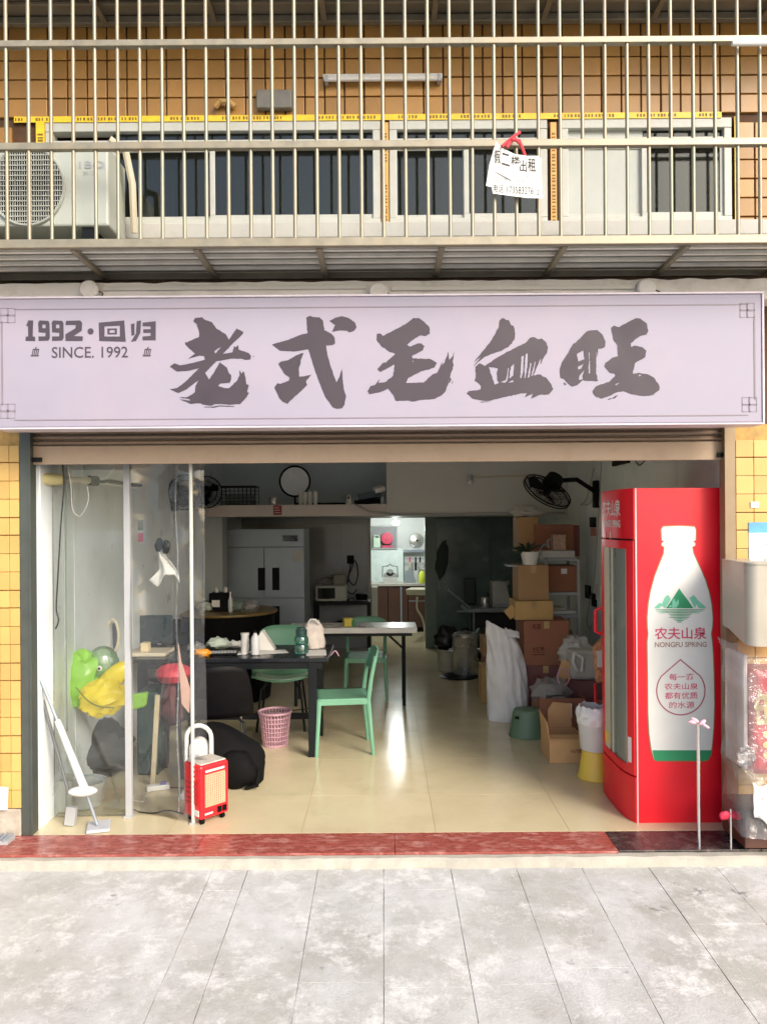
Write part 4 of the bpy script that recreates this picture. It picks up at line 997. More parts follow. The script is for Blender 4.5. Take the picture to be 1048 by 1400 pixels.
# ================================================================== wall fans
def fan(label, hub, axis, rad, wall_pt, mat=m_blackp):
    hub = Vector(hub); ax_ = Vector(axis).normalized(); t = thing('wall_fan', label, 'fan', hub, 'black wall fans')
    a = ax_.orthogonal().normalized(); c = ax_.cross(a).normalized()
    b = MB()
    for rr, off in ((1,0),(1,.03),(.7,.045),(.4,.052),(.7,-.03)):
        b.tube([hub+ax_*off*rad*4+(a*cos(k*pi/16)+c*sin(k*pi/16))*rad*rr for k in range(32)], .0065 if rr == 1 else .0028, 6, closed=True)
    for k in range(40):
        d = a*cos(k*pi/20)+c*sin(k*pi/20)
        b.tube([hub+ax_*.22*rad+d*rad*.14, hub+ax_*.18*rad+d*rad*.7, hub+ax_*.12*rad+d*rad], .0018, 4)
        b.tube([hub-ax_*.16*rad+d*rad*.2, hub-ax_*.12*rad+d*rad*.7, hub+d*rad], .0018, 4)
    b.build('guard', mat, t)
    for k in range(3):
        ang = k*2*pi/3+.4; d = a*cos(ang)+c*sin(ang); e = a*cos(ang+.75)+c*sin(ang+.75)
        vs = [hub+d*rad*.12-ax_*.015, hub+d*rad*.82-ax_*.03, hub+(d+e).normalized()*rad*.9, hub+e*rad*.72+ax_*.03, hub+e*rad*.15+ax_*.015]
        MB().add(vs, [(0,1,2,3,4)]).build('blade', mat, t, solid=.003)
    MB().cyl(hub-ax_*.02, hub+ax_*.05, rad*.16, rad*.13, 16).build('hub', mat, t, smooth=1)
    m0 = hub-ax_*.04; m1 = hub-ax_*.17
    mo = MB().tube([m0, m0.lerp(m1,.2), m1], [rad*.25,rad*.40,rad*.34], 14).build('motor', mat, t, smooth=1)
    wp = Vector(wall_pt)
    MB().tube([m1.lerp(m0,.4), Vector((wp.x, m1.y*.5+wp.y*.5, m1.z-.05)).lerp(m1,.5), wp+Vector((0,0,.02))], .022, 8).build('arm', mat, t, smooth=1)
    MB().obox(wp, (.05,.09,.26)).build('bracket', mat, t, bevel=.008)
    return t
Yf2 = 7.25
h = P(748,671,Yf2)
fan('black wall fan tilted down on the right wall above the cartons', h, (-.55,-.28,-.78), .235, (2.02, Yf2+.12, P(783,676,7.4).z))
fan('black wall fan at the left end of the loft shelf', P(281,673,8.3), (.30,-.95,-.05), .17, (-2.01, 8.5, P(281,678,8.5).z-.04))
fan('black wall fan seen through the clear plastic curtain', P(252,673,7.5), (.62,-.75,-.1), .17, (-2.015, 7.5, P(240,676,7.5).z-.03))

# ================================================================== things on the loft shelf
lz = lz0
def on_loft(name, label, cat, x0, x1, ytop, depth, mat, Y=YL+.12, bevel=.004, group=None):
    X0, X1 = P(x0,690,Y).x, P(x1,690,Y).x; Z1 = P(x0,ytop,Y).z
    o = MB().box(X0, X1, Y, Y+depth, lz, max(Z1, lz+.02)).build(name, mat, loc=((X0+X1)/2,Y+depth/2,lz), bevel=bevel)
    if label: tag(o, label, cat, group)
    return o
# wire crate
Y = YL+.15; X0, X1 = P(303,690,Y).x, P(349,690,Y).x; Z1 = P(303,666,Y).z
t = thing('wire_crate', 'dark wire crate standing on the loft shelf', 'crate', ((X0+X1)/2, Y+.12, lz))
b = MB()
for i in range(9):
    x = X0+(X1-X0)*i/8; b.box(x-.003, x+.003, Y-.003, Y+.003, lz, Z1); b.box(x-.003, x+.003, Y+.24, Y+.246, lz, Z1)
for i in range(6):
    z = lz+.004+(Z1-lz-.008)*i/5; b.box(X0, X1, Y-.0065, Y-.0035, z-.003, z+.003); b.box(X0, X0+.005, Y, Y+.24, z-.003, z+.003); b.box(X1-.005, X1, Y, Y+.24, z-.003, z+.003)
b.build('wire_mesh', m_blackm, t)
MB().box(X0-.006, X1+.006, Y-.01, Y+.25, Z1, Z1+.014).build('rim', m_blackm, t)
MB().box(X0+.03, X1-.03, Y+.03, Y+.22, lz+.003, lz+.12).build('contents', M('dull_green_grey', (.16,.19,.17), .7, var=.3), t, bevel=.02)
# steel tin
q = P(374,690,YL+.14); 
tag(MB().lathe((q.x,YL+.14,lz), [(.048,0),(.05,.005),(.05,.082),(.045,.088),(0,.09)], 22).build('steel_tin', m_stain, loc=(q.x,YL+.14,lz), smooth=1), 'round steel tin on the loft shelf left of the white disc', 'tin')
# round disc with black rim
YM = YL+.55; q = P(403,658,YM); rr = 20.5/F*YM
t = thing('round_mirror', 'round bright disc with a thin black rim leaning above the loft shelf', 'mirror', q)
MB().tube([(q.x, YM-.01, q.z), (q.x, YM-.004, q.z), (q.x, YM+.006, q.z)], [.001, rr*.97, rr], 40).build('face', M('painted_mirror_shine', (.90,.95,.96), .2, var=.04, spec=.8), t, smooth=1)  # white colour stands in for the bright reflection in the mirror
MB().tube([(q.x+rr*cos(a*pi/24), YM-.006, q.z+rr*sin(a*pi/24)) for a in range(48)], .011, 8, closed=True).build('rim', m_blackp, t, smooth=1)
MB().box(q.x-.012, q.x+.012, YM+.008, YM+.02, lz, q.z-rr*.9).build('stand', m_blackm, t)
# white cups in a row
for k, x in enumerate((411, 417.5, 424, 431)):
    Y = YL+.16; q = P(x, 690, Y); hgt = P(x, 673-k*.4, Y).z-lz
    tag(MB().lathe((q.x,Y,lz), [(.018,0),(.023,.004),(.026,hgt-.012),(.022,hgt-.003),(.0,hgt)], 16).build('white_bottle', m_white, loc=(q.x,Y,lz), smooth=1), ('leftmost of four white bottles','second from the left of four white bottles','third from the left of four white bottles','rightmost of four white bottles')[k]+' before the round disc', 'bottle', 'white bottles on the loft shelf')
on_loft('shallow_tray', 'dark shallow tray lying behind the four white bottles', 'tray', 404, 476, 687.5, .2, m_blackp, YL+.26)
# small white camera-like gadget, dark case, folded paper
Y = YL+.12; q = P(477,690,Y)
t = thing('small_gadget', 'small white gadget with one dark round eye on the loft shelf', 'gadget', (q.x,Y,lz))
MB().lathe((q.x,Y,lz), [(.04,0),(.042,.01),(.026,.05),(.03,.085),(.022,.105),(0,.11)], 18).build('body', m_white, t, smooth=1)
MB().ell((q.x,Y-.026,lz+.078), (.014,.008,.017), 12, 8).build('lens', m_blackg, t, smooth=1)
Y = YL+.14; q0, q1 = P(484,690,Y), P(522,690,Y)
t = thing('dark_case', 'dark flat case with papers at the right end of the loft shelf', 'case', ((q0.x+q1.x)/2,Y,lz))
MB().obox(((q0.x+q1.x)/2,Y+.14,lz+.035),(q1.x-q0.x,.26,.05),(0,-.08,0)).build('lower_case', m_blackp, t, bevel=.006)
MB().obox(((q0.x+q1.x)/2+.01,Y+.15,lz+.105),(q1.x-q0.x-.06,.24,.075),(0,-.14,0)).build('upper_case', M('blue_grey_case', (.06,.09,.11), .6), t, bevel=.008)
MB().obox((q1.x-.03,Y+.03,lz+.175),(.12,.1,.05),(.3,-.25,.2)).build('paper', m_paper, t, bevel=.003)
q = P(525,690,YL+.1); tag(MB().lathe((q.x-.02,YL+.08,lz), [(.025,0),(.026,.08),(0,.082)], 14).build('jar', m_silver, loc=(q.x-.02,YL+.08,lz), smooth=1), 'small steel jar before the dark case on the loft', 'jar')
# poster on the loft edge
X0, X1, Z0, Z1 = R(373.5, 691, 385, 704, YL-.01)
t = thing('red_sticker', 'small dark red square sticker on the edge of the loft', 'sticker', ((X0+X1)/2,YL-.009,Z0))
MB().box(X0, X1, YL-.010, YL-.0075, Z0, Z1).build('sheet', M('dark_red', (.20,.025,.03), .5), t)
for k in range(3): MB().box(X0+.012, X1-.012-.01*k, YL-.0115, YL-.0102, Z0+.02+.027*k, Z0+.03+.027*k).build('printed_line', M('pale_red', (.55,.30,.30), .5), t)
# bulb lamp on the bulkhead
YLb = YL+.02
q = P(643,657,YLb)
t = thing('bulb_lamp', 'small unlit bulb lamp on a pale conduit across the loft front', 'lamp', q)
MB().lathe((q.x-.01,YLb-.05,q.z-.05), [(0,0),(.018,.004),(.026,.022),(.022,.042),(.014,.055)], 16).build('bulb', M('frosted_bulb', (.80,.80,.78), .3), t, smooth=1)
MB().lathe((q.x-.01,YLb-.05,q.z+.005), [(.022,0),(.026,.01),(.026,.05),(.0,.055)], 14).build('holder', m_grey, t, smooth=1)
MB().box(q.x-.03, q.x+.02, YLb-.05, YLb-.002, q.z+.03, q.z+.055).build('bracket', m_grey, t)
MB().cyl((q.x+.03, YLb-.012, q.z+.04), (2.03, YLb-.012, q.z+.045), .009, n=8).build('conduit', m_cream, t, smooth=1)

# ================================================================== freezer under the loft
YFz = 9.3
X0, X1, Z0, Z1 = R(306, 723, 416, 900, YFz); Zf = .06
t = thing('steel_freezer', 'four door grey steel freezer standing under the loft', 'freezer', ((X0+X1)/2, YFz+.3, 0))
xm_, zmid, zhd = P(361,800,YFz).x, P(361,818,YFz).z, P(361,748,YFz).z
MB().box(X0, X1, YFz+.03, YFz+.68, Zf, Z1).build('body', m_silver, t, bevel=.006)
for xx in (X0+.06, X1-.06): MB().cyl((xx, YFz+.1, 0.001), (xx, YFz+.1, Zf), .02).build('foot', m_blackm, t)
MB().box(X0, X1, YFz, YFz+.028, zhd+.004, Z1).build('header_panel', m_silver, t, bevel=.004)
a, c, d, e = R(386, 732, 407, 740, YFz); MB().box(a, c, YFz-.004, YFz-.001, d, e).build('display', m_blackg, t)
for (xa, xb2, za, zc, hx) in ((X0,xm_-.003,zmid+.006,zhd-.004,P(352,0,YFz).x),(xm_+.003,X1,zmid+.006,zhd-.004,P(371.5,0,YFz).x),(X0,xm_-.003,Zf+.01,zmid-.006,P(352,0,YFz).x),(xm_+.003,X1,Zf+.01,zmid-.006,P(371.5,0,YFz).x)):
    d = MB().box(xa, xb2, YFz-.002, YFz+.028, za, zc).build('door', m_silver, t, bevel=.005)
    hz0 = za+.09 if za > .5 else zc-.36
    MB().box(hx-.043, hx+.043, YFz-.006, YFz-.0025, hz0, hz0+.27).build('handle', m_blackp, d, bevel=.003)
a, c, d, e = R(400, 752, 415, 768, YFz); MB().box(a, c, YFz-.006, YFz-.003, d, e).build('sticker', M('pale_sticker', (.52,.53,.53), .5), t)
# microwave on its black table
YM = 10.6
X0, X1, Z0, Z1 = R(428, 824, 506, 890, YM); zt = P(460,823.5,YM).z
t = thing('black_side_table', 'black metal table under the microwave by the tiled back wall', 'table', ((X0+X1)/2, YM+.25, 0))
MB().box(X0, X1, YM, YM+.5, zt-.04, zt).build('top', m_blackm, t, bevel=.003)
for xx in (X0, X1-.045):
    for yy in (YM+.01, YM+.44): MB().box(xx, xx+.045, yy, yy+.045, 0.001, zt-.04).build('leg', m_blackm, t)
MB().box(X0+.05, X1-.05, YM+.02, YM+.48, .28, .30).build('shelf', m_blackm, t)
a, c, d, e = R(431, 801, 473, 823, YM+.02)
t = thing('microwave', 'white microwave oven with a dark door window', 'microwave', ((a+c)/2, YM+.2, zt))
MB().box(a, c, YM+.04, YM+.40, zt+.008, e).build('casing', M('microwave_white', (.55,.55,.52), .4), t, bevel=.008)
for xx in (a+.04, c-.04): MB().cyl((xx, YM+.1, zt+.0005), (xx, YM+.1, zt+.008), .015).build('foot', m_blackp, t)
dr = MB().box(a+.006, a+.31, YM+.018, YM+.0395, zt+.016, e-.006).build('door', M('microwave_white', (.55,.55,.52), .4), t, bevel=.004)
MB().box(a+.03, a+.27, YM+.014, YM+.0175, zt+.045, e-.03).build('window', m_blackg, dr)
MB().box(a+.315, c-.006, YM+.025, YM+.0395, zt+.016, e-.006).build('control_panel', M('microwave_white', (.55,.55,.52), .4), t, bevel=.003)
b = MB().ell(((a+c)/2-.06, YM+.2, e+.05), (.12,.1,.055), 16, 10, None, .5, 3); tag(b.build('plastic_bag', m_film2, loc=((a+c)/2,YM+.2,e), smooth=1), 'clear plastic bag lying on top of the microwave', 'bag')
tag(MB().obox(((a+c)/2+.1, YM+.2, e+.075),(.16,.12,.14),(0,0,.2)).build('paper_box', M('dull_box', (.33,.32,.29), .7), loc=((a+c)/2+.1,YM+.2,e), bevel=.006), 'dull grey box standing on the microwave', 'box')
q = P(489,822,YM+.1)
t = thing('induction_cooker', 'small black cooker beside the microwave', 'cooker', (q.x, YM+.15, zt))
MB().box(q.x-.12, q.x+.14, YM+.05, YM+.32, zt+.001, zt+.03).build('base', m_blackg, t, bevel=.006)
MB().lathe((q.x+.05, YM+.18, zt+.0305), [(.08,0),(.09,.05),(.08,.07),(0,.075)], 18).build('pot', m_blackp, t, smooth=1)
cable('tangled black cable on the tiled wall above the cooker', curve([(478,760),(482,772),(476,790),(484,800),(489,785),(486,768),(480,770),(477,785),(474,806),(482,812),(487,806)], 11.17), .009, m_cable)
q = P(478,766,11.17)
tag(MB().box(q.x-.04, q.x+.06, 11.14, 11.19, q.z-.05, q.z+.07).build('wall_socket', m_blackp, loc=q, bevel=.006), 'black wall socket with plugs on the tiled back wall', 'socket')
tag(MB().ell((P(470,862,YM).x, YM+.2, .37), (.18,.15,.075), 16, 10, None, .3, 3).build('black_bag', m_blackf, loc=(P(470,862,YM).x, YM+.2,.30), smooth=1), 'crumpled black bag on the shelf below the microwave', 'bag')

# ================================================================== kitchen seen through the opening
# opening trim, sliding glazed partition
fr_ = thing('door_frame', 'pale metal frame of the lit kitchen opening', 'door frame', (KX0, YB, 0))
MB().box(KX0-.035, KX0, YB-.03, YB+.13, 0.001, KZ).build('jamb', M('pale_frame', (.45,.44,.40), .4), fr_)
MB().box(KX0-.035, KX1, YB-.03, YB+.13, KZ, KZ+.04).build('head', m_grey, fr_)
pt = thing('sliding_partition', 'dark green glazed sliding partition right of the kitchen opening', 'partition', ((KX1+2.04)/2, YB-.05, 0))
jx0, jx1 = P(581,800,YB-.1).x, P(597,800,YB-.1).x
MB().box(jx0, jx1, YB-.10, YB-.02, 0.001, KZ+.02).build('stile', M('green_grey_frame', (.17,.225,.195), .4), pt, bevel=.004)
xp = jx1
for wd in (P(672,800,YB-.1).x-jx1, 2.04-P(672,800,YB-.1).x):
    MB().box(xp+.002, xp+wd-.03, YB-.07, YB-.055, .06, KZ-.02).build('pane', m_dglass, pt)
    MB().box(xp+wd-.03, xp+wd, YB-.09, YB-.03, 0.001, KZ).build('stile', M('green_grey_dark', (.09,.115,.105), .4), pt)
    xp += wd
MB().box(jx1, 2.04, YB-.095, YB-.03, KZ-.02, KZ+.02).build('top_rail', M('green_grey_dark', (.09,.115,.105), .4), pt)
MB().box(jx1, 2.04, YB-.095, YB-.03, 0.001, .055).build('bottom_rail', M('green_grey_frame', (.17,.225,.195), .4), pt)
q = P(604,765,YB-.12)
tag(MB().ell((q.x, YB-.13, q.z), (.085,.03,.26), 14, 12, Matrix.Rotation(.12,3,'Y'), .35, 3).build('hanging_apron', M('dim_cloth', (.045,.06,.055), .9), loc=(q.x,YB-.13,q.z), smooth=1), 'dim dark apron hanging on the glazed partition', 'apron')
# lamp
q = P(541,715,12.3)
t = thing('kitchen_lamp', 'small lit bulb under the kitchen ceiling', 'lamp', q)
MB().ell((q.x,12.3,q.z), (.055,.055,.04), 14, 10).build('bulb', emitter('lit_bulb', (1,.97,.90), 30), t, smooth=1)
MB().cyl((q.x,12.3,q.z+.04),(q.x,12.3,2.4), .008).build('stem', m_white, t)
ld = bpy.data.lights.new('kitchen_light', 'POINT'); lo = bpy.data.objects.new('kitchen_light', ld); COL.objects.link(lo); lo.parent = t
ld.energy = 11; ld.color = (.93,1.0,.97); ld.shadow_soft_size = .06; lo.location = (0,-.05,-.09)
def kpx(name, label, cat, x0, y0, x1, y1, Y, d, mat, bevel=.004, group=None): return px_box(name, label, cat, x0, y0, x1, y1, Y, d, mat, bevel, group)
YK = 12.75
# counter
X0, X1 = P(500,800,YK).x, 1.0; zt = P(540,798,YK).z
t = thing('kitchen_counter', 'kitchen counter with a pale top over dark brown cabinets', 'counter', (0, YK+.3, 0))
MB().box(X0-.3, X1, YK-.02, YK+.6, zt-.04, zt).build('top', M('counter_top', (.52,.50,.44), .35), t, bevel=.004)
for k in range(5):
    a = X0-.3+k*.33; MB().box(a+.004, a+.326, YK, YK+.55, .08, zt-.045).build('cabinet_door', m_brown, t, bevel=.004)
MB().box(X0-.3, X1, YK+.04, YK+.6, .001, .079).build('plinth', m_blackp, t)
a = P(548,800,YK-.03).x; MB().box(a-.012, a+.012, YK-.03, YK-.003, .001, zt-.05).build('upright', m_silver, t)
kpx('steel_stand', 'pale narrow stand at the left edge of the kitchen opening', 'stand', 508, 803, 516, 845, 11.9, .2, M('stand_paint', (.40,.38,.33), .5))
# splash board
kpx('splash_board', 'pale blue white board standing behind the dish basket', 'board', 507, 750, 551, 796, YK+.5, .03, M('splash', (.74,.84,.82), .3))
# wall box with jerrycan and red fan
kb = thing('wall_recess', 'grey open wall box holding a jerrycan high in the kitchen', 'wall box', P(526,748,13.2))
a, c, d, e = R(508, 721, 541, 749, 13.2)
MB().box(a, c, 13.40, 13.445, d, e).build('back', m_grey, kb)
MB().box(a, c, 13.2, 13.40, d-.02, d).box(a, c, 13.2, 13.40, e, e+.02).box(c, c+.02, 13.2, 13.445, d-.02, e+.02).build('frame', m_grey, kb)
q = P(515,748,13.24); 
t = thing('jerrycan', 'pale green white plastic jerrycan in the kitchen wall box', 'jerrycan', (q.x,13.3,d))
MB().box(q.x-.06, q.x+.06, 13.24, 13.36, d+.001, d+.17).build('body', M('pale_green_can', (.62,.78,.62), .4), t, bevel=.015)
MB().tube([(q.x-.04,13.3,d+.165),(q.x-.04,13.3,d+.21),(q.x+.03,13.3,d+.21),(q.x+.045,13.3,d+.165)], .013, 8).build('handle', M('pale_green_can', (.62,.78,.62), .4), t, smooth=1)
q = P(529,736,13.25)
t = thing('red_fan', 'round crimson plastic fan beside the jerrycan', 'fan', q)
b = MB().cyl((q.x,13.24,q.z),(q.x,13.30,q.z), .10, n=24); b.build('disc', M('crimson', (.62,.02,.08), .4, var=.4, scale=30), t, smooth=1)
MB().box(q.x-.09, q.x+.09, 13.22, 13.36, d+.001, d+.04).build('foot', m_pinkp, t)
MB().cyl((q.x,13.22,q.z),(q.x,13.239,q.z), .025, n=14).build('hub', m_pinkp, t, smooth=1)
# pan lid, shelf, knives
q = P(569,739,13.40)
t = thing('pan_lid', 'large steel pan lid hanging on the kitchen wall', 'pan lid', q)
MB().tube([(q.x,13.44,q.z),(q.x,13.42,q.z),(q.x,13.39,q.z)], [.130,.122,.03], 28).build('dome', m_stain, t, smooth=1)
MB().cyl((q.x+.01,13.36,q.z),(q.x+.01,13.389,q.z), .018).build('knob', m_blackp, t, smooth=1)
a, c, d, e = R(551, 752, 580, 755, 13.3)
t = thing('wall_shelf', 'steel wire wall shelf under the pan lid', 'shelf', ((a+c)/2,13.35,d))
MB().box(a, c, 13.25, 13.445, d, e).build('board', m_silver, t)
MB().box(a, c, 13.26, 13.27, d-.12, d-.105).build('hanging_rail', m_silver, t)
for k, x in enumerate((560,568,574)):
    q = P(x, 764, 13.25)
    t = thing('kitchen_knife', ('leftmost hanging kitchen tool with a pink handle','black handled cleaver hanging below the kitchen shelf','thin knife hanging furthest right below the kitchen shelf')[k], 'knife', q, 'tools hanging in the kitchen')
    MB().box(q.x-.02, q.x+.02-.015*(k==2), 13.25, 13.254, q.z-.20, q.z-.06).build('blade', m_stain if k != 1 else m_blackm, t)
    MB().box(q.x-.013, q.x+.013, 13.245, 13.259, q.z-.058, q.z+.03).build('handle', (m_pinkp, m_blackp, m_blackp)[k], t)
# dish basket
q = P(527,797,12.6); zt2 = zt
t = thing('dish_basket', 'white dish basket full of bowls on the kitchen counter', 'basket', (q.x,12.85,zt))
a, c = P(517,0,12.75).x, P(538,0,12.75).x
MB().add([(a+.03,12.76,zt+.001),(c-.03,12.76,zt+.001),(c-.03,12.95,zt+.001),(a+.03,12.95,zt+.001),(a,12.74,zt+.10),(c,12.74,zt+.10),(c,12.97,zt+.10),(a,12.97,zt+.10)], [(0,1,2,3),(0,1,5,4),(1,2,6,5),(2,3,7,6),(3,0,4,7)]).build('tub', m_bag, t, solid=.004)
MB().tube([(a,12.8,zt+.10),(a+.005,12.8,zt+.28),((a+c)/2-.03,12.8,zt+.29),((a+c)/2,12.8,zt+.32),((a+c)/2+.03,12.8,zt+.29),(c-.005,12.8,zt+.28),(c,12.8,zt+.10)], .007, 6).build('wire_handle', m_blackm, t, smooth=1)
for dx, dz in ((-.05,.12),(.06,.12),(.0,.18)):
    MB().tube([((a+c)/2+dx,12.80,zt+dz),((a+c)/2+dx,12.82,zt+dz),((a+c)/2+dx,12.86,zt+dz)], [.06,.055,.01], 16).build('bowl', M('grey_bowl', (.33,.34,.32), .4), t, smooth=1)
# chopping board, sprayer, detergent
q = P(560,790,12.9)
tag(MB().prism([(P(552,797,12.9).x,zt+.001),(P(569,797,12.9).x,zt+.001),(P(562,778,12.9).x,P(562,778,12.9).z),(P(554,781,12.9).x,P(554,781,12.9).z)], 12.9, 12.94).build('grater', m_silver, loc=(q.x,12.92,zt)), 'grey wedge shaped grater on the kitchen counter', 'grater')
q = P(577,797,12.7)
t = thing('detergent_bottle', 'yellow green detergent bottle with a clear bag above it', 'bottle', (q.x,12.75,zt))
MB().lathe((q.x,12.78,zt), [(.05,.001),(.055,.02),(.055,.15),(.03,.19),(.018,.22),(0,.225)], 18).build('body', M('yellow_green', (.62,.70,.06), .35), t, smooth=1)
MB().ell((q.x-.01,12.78,zt+.27), (.06,.05,.06), 12, 8, None, .4, 3).build('clear_bag', m_film2, t, smooth=1)
# wash basin table at the right of the kitchen
a, c, d, e = R(554, 806, 592, 814, 11.9)
t = thing('wash_basin', 'pale wash basin on a curved drain pipe at the right of the kitchen', 'basin', ((a+c)/2,12.0,0))
MB().add([(a,11.95,e),(c+.1,11.8,e),(c+.1,12.3,e),(a+.1,12.3,e),(a+.02,11.97,d),(c+.1,11.82,d),(c+.1,12.28,d),(a+.12,12.28,d)], [(0,1,2,3),(4,7,6,5),(0,4,5,1),(1,5,6,2),(2,6,7,3),(3,7,4,0)]).build('bowl', M('cream_ceramic', (.62,.57,.45), .3), t, bevel=.01)
MB().tube(curve([(570,816),(570,832),(577,845),(580,860),(580,882)], 11.95), .015, 8).build('drain_pipe', m_cream, t, smooth=1)
MB().box(a+.05, c+.1, 11.95, 11.97, d-.10, d-.085).build('towel_rail', m_silver, t)
MB().box(c+.05, c+.09, 12.0, 12.04, .001, d-.002).build('leg', m_silver, t)

# ================================================================== furniture
def mint_chair(label, X, Y, rz, group='mint plastic chairs'):
    t = thing('plastic_chair', label, 'chair', (0,0,0), group)
    b = MB(); w_, dp = .205, .205; sh_ = .44
    # seat: dished slab
    def seat(u, v):
        x = -w_+2*w_*u; y = -dp+2*dp*v
        return (x, y, sh_-.012*(1-(2*u-1)**2)*(1-(2*v-1)**4))
    MB().sheet(seat, 10, 10).build('seat', m_mint, t, solid=.022, smooth=1)
    for sx in (-1, 1):
        MB().tube([(sx*.215,-.215,.0),(sx*.195,-.19,.43)], [.014,.021], 8).build('leg', m_mint, t, smooth=1)
        MB().tube([(sx*.215,.225,.0),(sx*.195,.19,.42)], [.014,.021], 8).build('leg', m_mint, t, smooth=1)
        MB().tube([(sx*.195,.19,.425),(sx*.20,.215,.60),(sx*.195,.25,.76)], [.020,.017,.017], 8).build('back_post', m_mint, t, smooth=1)
    def back(u, v):
        a = (u-.5)*2; z = .615+.185*v; zc = z-(.035*abs(a)**4 if v > .6 else -.03*abs(a)**4*0)
        return (a*.20, .225+.04*v+.035*(1-a*a)*.8, zc)
    MB().sheet(back, 14, 6).build('backrest', m_mint, t, solid=.018, smooth=1)
    for sx in (-1,1): MB().box(sx*.20-.012, sx*.20+.012, -.19, .19, sh_-.045, sh_-.012).build('apron_rail', m_mint, t)
    MB().box(-.19, .19, -.205, -.185, sh_-.05, sh_-.013).build('apron_rail', m_mint, t)
    t.location = (X, Y, 0); t.rotation_euler.z = rz
    return t
qa = P(468,1000,6.22)
mint_chair('mint green plastic chair pulled up to the end of the black table', qa.x, 6.20, -pi/2+.12)
mint_chair('mint green plastic chair behind the white table', P(500,900,8.0).x, 8.02, .0)
def shell_chair(label, X, Y, rz, shell, legm, back_mat=None, h=.80, group='shell chairs round the black table', sw=.25):
    t = thing('shell_chair', label, 'chair', (0,0,0), group)
    def sh(u, v):
        a = (u-.5)*2
        if v < .5:
            s = v/.5; y = -.22+.40*s; z = .43-.03*s+.03*(a*a)*1.6
            x = a*sw*(.86+.14*s)
        else:
            s = (v-.5)/.5; y = .18+.05*sin(s*pi/2)+.08*s; z = .40+(h-.40)*s; x = a*sw*(1-.22*s**2); y -= .06*a*a*(1-.3*s)
            z -= .05*a**4*s
        return (x, y, z)
    MB().sheet(sh, 14, 16).build('shell', shell, t, smooth=1, solid=.014, ang=180)
    if back_mat: MB().sheet(lambda u, v: tuple(Vector(sh(.08+.84*u, .04+.42*v))+Vector((0,0,.02))), 8, 8).build('seat_pad', back_mat, t, smooth=1, solid=.02)
    for sx in (-1, 1):
        for sy, yy in ((-1,-.2),(1,.22)):
            MB().tube([(sx*.12,yy*.5,.405),(sx*.17,yy*.8,.36),(sx*.205,yy*1.05,.02),(sx*.205,yy*1.05,.001)], .011, 8).build('leg', legm[0 if sy < 0 else 1], t, smooth=1)
    t.location = (X, Y, 0); t.rotation_euler.z = rz
    return t
shell_chair('black shell chair with its back to the street at the black table', P(297,950,5.72).x, 5.74, pi+.25, m_blackp, (m_chrome, m_blackm), h=.80)
shell_chair('pale and mint green shell chair on the far side of the black table', P(385,950,6.85).x, 6.90, .05, m_mint, (m_blackm, m_blackm), m_mintl, h=.86, sw=.29)
q = P(232,925,5.5)
t = thing('red_stool', 'red topped stool half hidden behind the clear plastic curtain', 'stool', (q.x,5.6,0))
MB().ell((q.x,5.6,q.z), (.13,.13,.075), 20, 10, None, .15, 2).build('seat', M('dark_red_shell', (.40,.02,.04), .6), t, smooth=1)
for k in range(4): MB().tube([(q.x+.08*cos(k*pi/2+.6),5.6+.08*sin(k*pi/2+.6),q.z-.05),(q.x+.16*cos(k*pi/2+.6),5.6+.16*sin(k*pi/2+.6),.001)], .012, 8).build('leg', m_blackm, t, smooth=1)
MB().ell((q.x,5.62,q.z-.2), (.12,.10,.16), 16, 10, None, .4, 2).build('hanging_cloth', M('maroon_cloth', (.10,.03,.03), .9), t, smooth=1)
shell_chair('black shell chair by the far left end of the black table', P(228,900,6.8).x, 6.9, .2, m_blackp, (m_blackm, m_blackm), h=.92)
# black table
YT0, YT1 = 5.95, 6.62; tz = .765
X1 = P(449,900,5.98).x; X0 = -1.93
t = thing('black_table', 'long black table littered with bottles and papers', 'table', ((X0+X1)/2, 6.28, 0))
MB().box(X0, X1, YT0, YT1, tz-.03, tz).build('top', M('black_top', (.012,.014,.018), .25, var=.2, spec=.35), t, bevel=.004)
MB().box(X0+.03, X1-.05, YT0+.02, YT0+.05, tz-.085, tz-.031).box(X0+.03, X1-.05, YT1-.05, YT1-.02, tz-.085, tz-.031).build('apron', m_blackm, t)
lx = P(422,1000,6.0).x
for xx in (X0+.03, lx):
    for yy in (YT0+.01, YT1-.07): MB().box(xx, xx+.065, yy, yy+.06, .001, tz-.031).build('leg', m_blackm, t, bevel=.003)
MB().box(X0+.1, lx, YT1-.05, YT1-.02, .14, .19).build('stretcher', m_blackm, t)
# white folding table
wz = P(520,858,7.6).z; WX0, WX1 = P(392,860,7.6).x, P(570,860,7.6).x
t = thing('white_table', 'white topped table with dark folding legs beyond the black table', 'table', ((WX0+WX1)/2, 7.85, 0))
MB().box(WX0, WX1, 7.58, 8.0, wz-.055, wz).build('top', M('white_laminate', (.78,.76,.73), .25, var=.03), t, bevel=.006)
for xx in (WX0+.08, WX1-.13):
    for yy in (7.63, 7.95): MB().cyl((xx,yy,.001),(xx,yy,wz-.056), .016, n=8).build('leg', m_blackm, t, smooth=1)
    MB().cyl((xx,7.63,.32),(xx,7.95,.32), .010).build('stretcher', m_blackm, t)
MB().cyl((WX1-.13,7.63,wz-.22),(WX1-.30,7.63,wz-.06), .012).build('brace', m_blackm, t)
MB().box(WX0+.05, WX1-.05, 7.60, 7.62, wz-.085, wz-.056).build('apron', m_blackm, t)

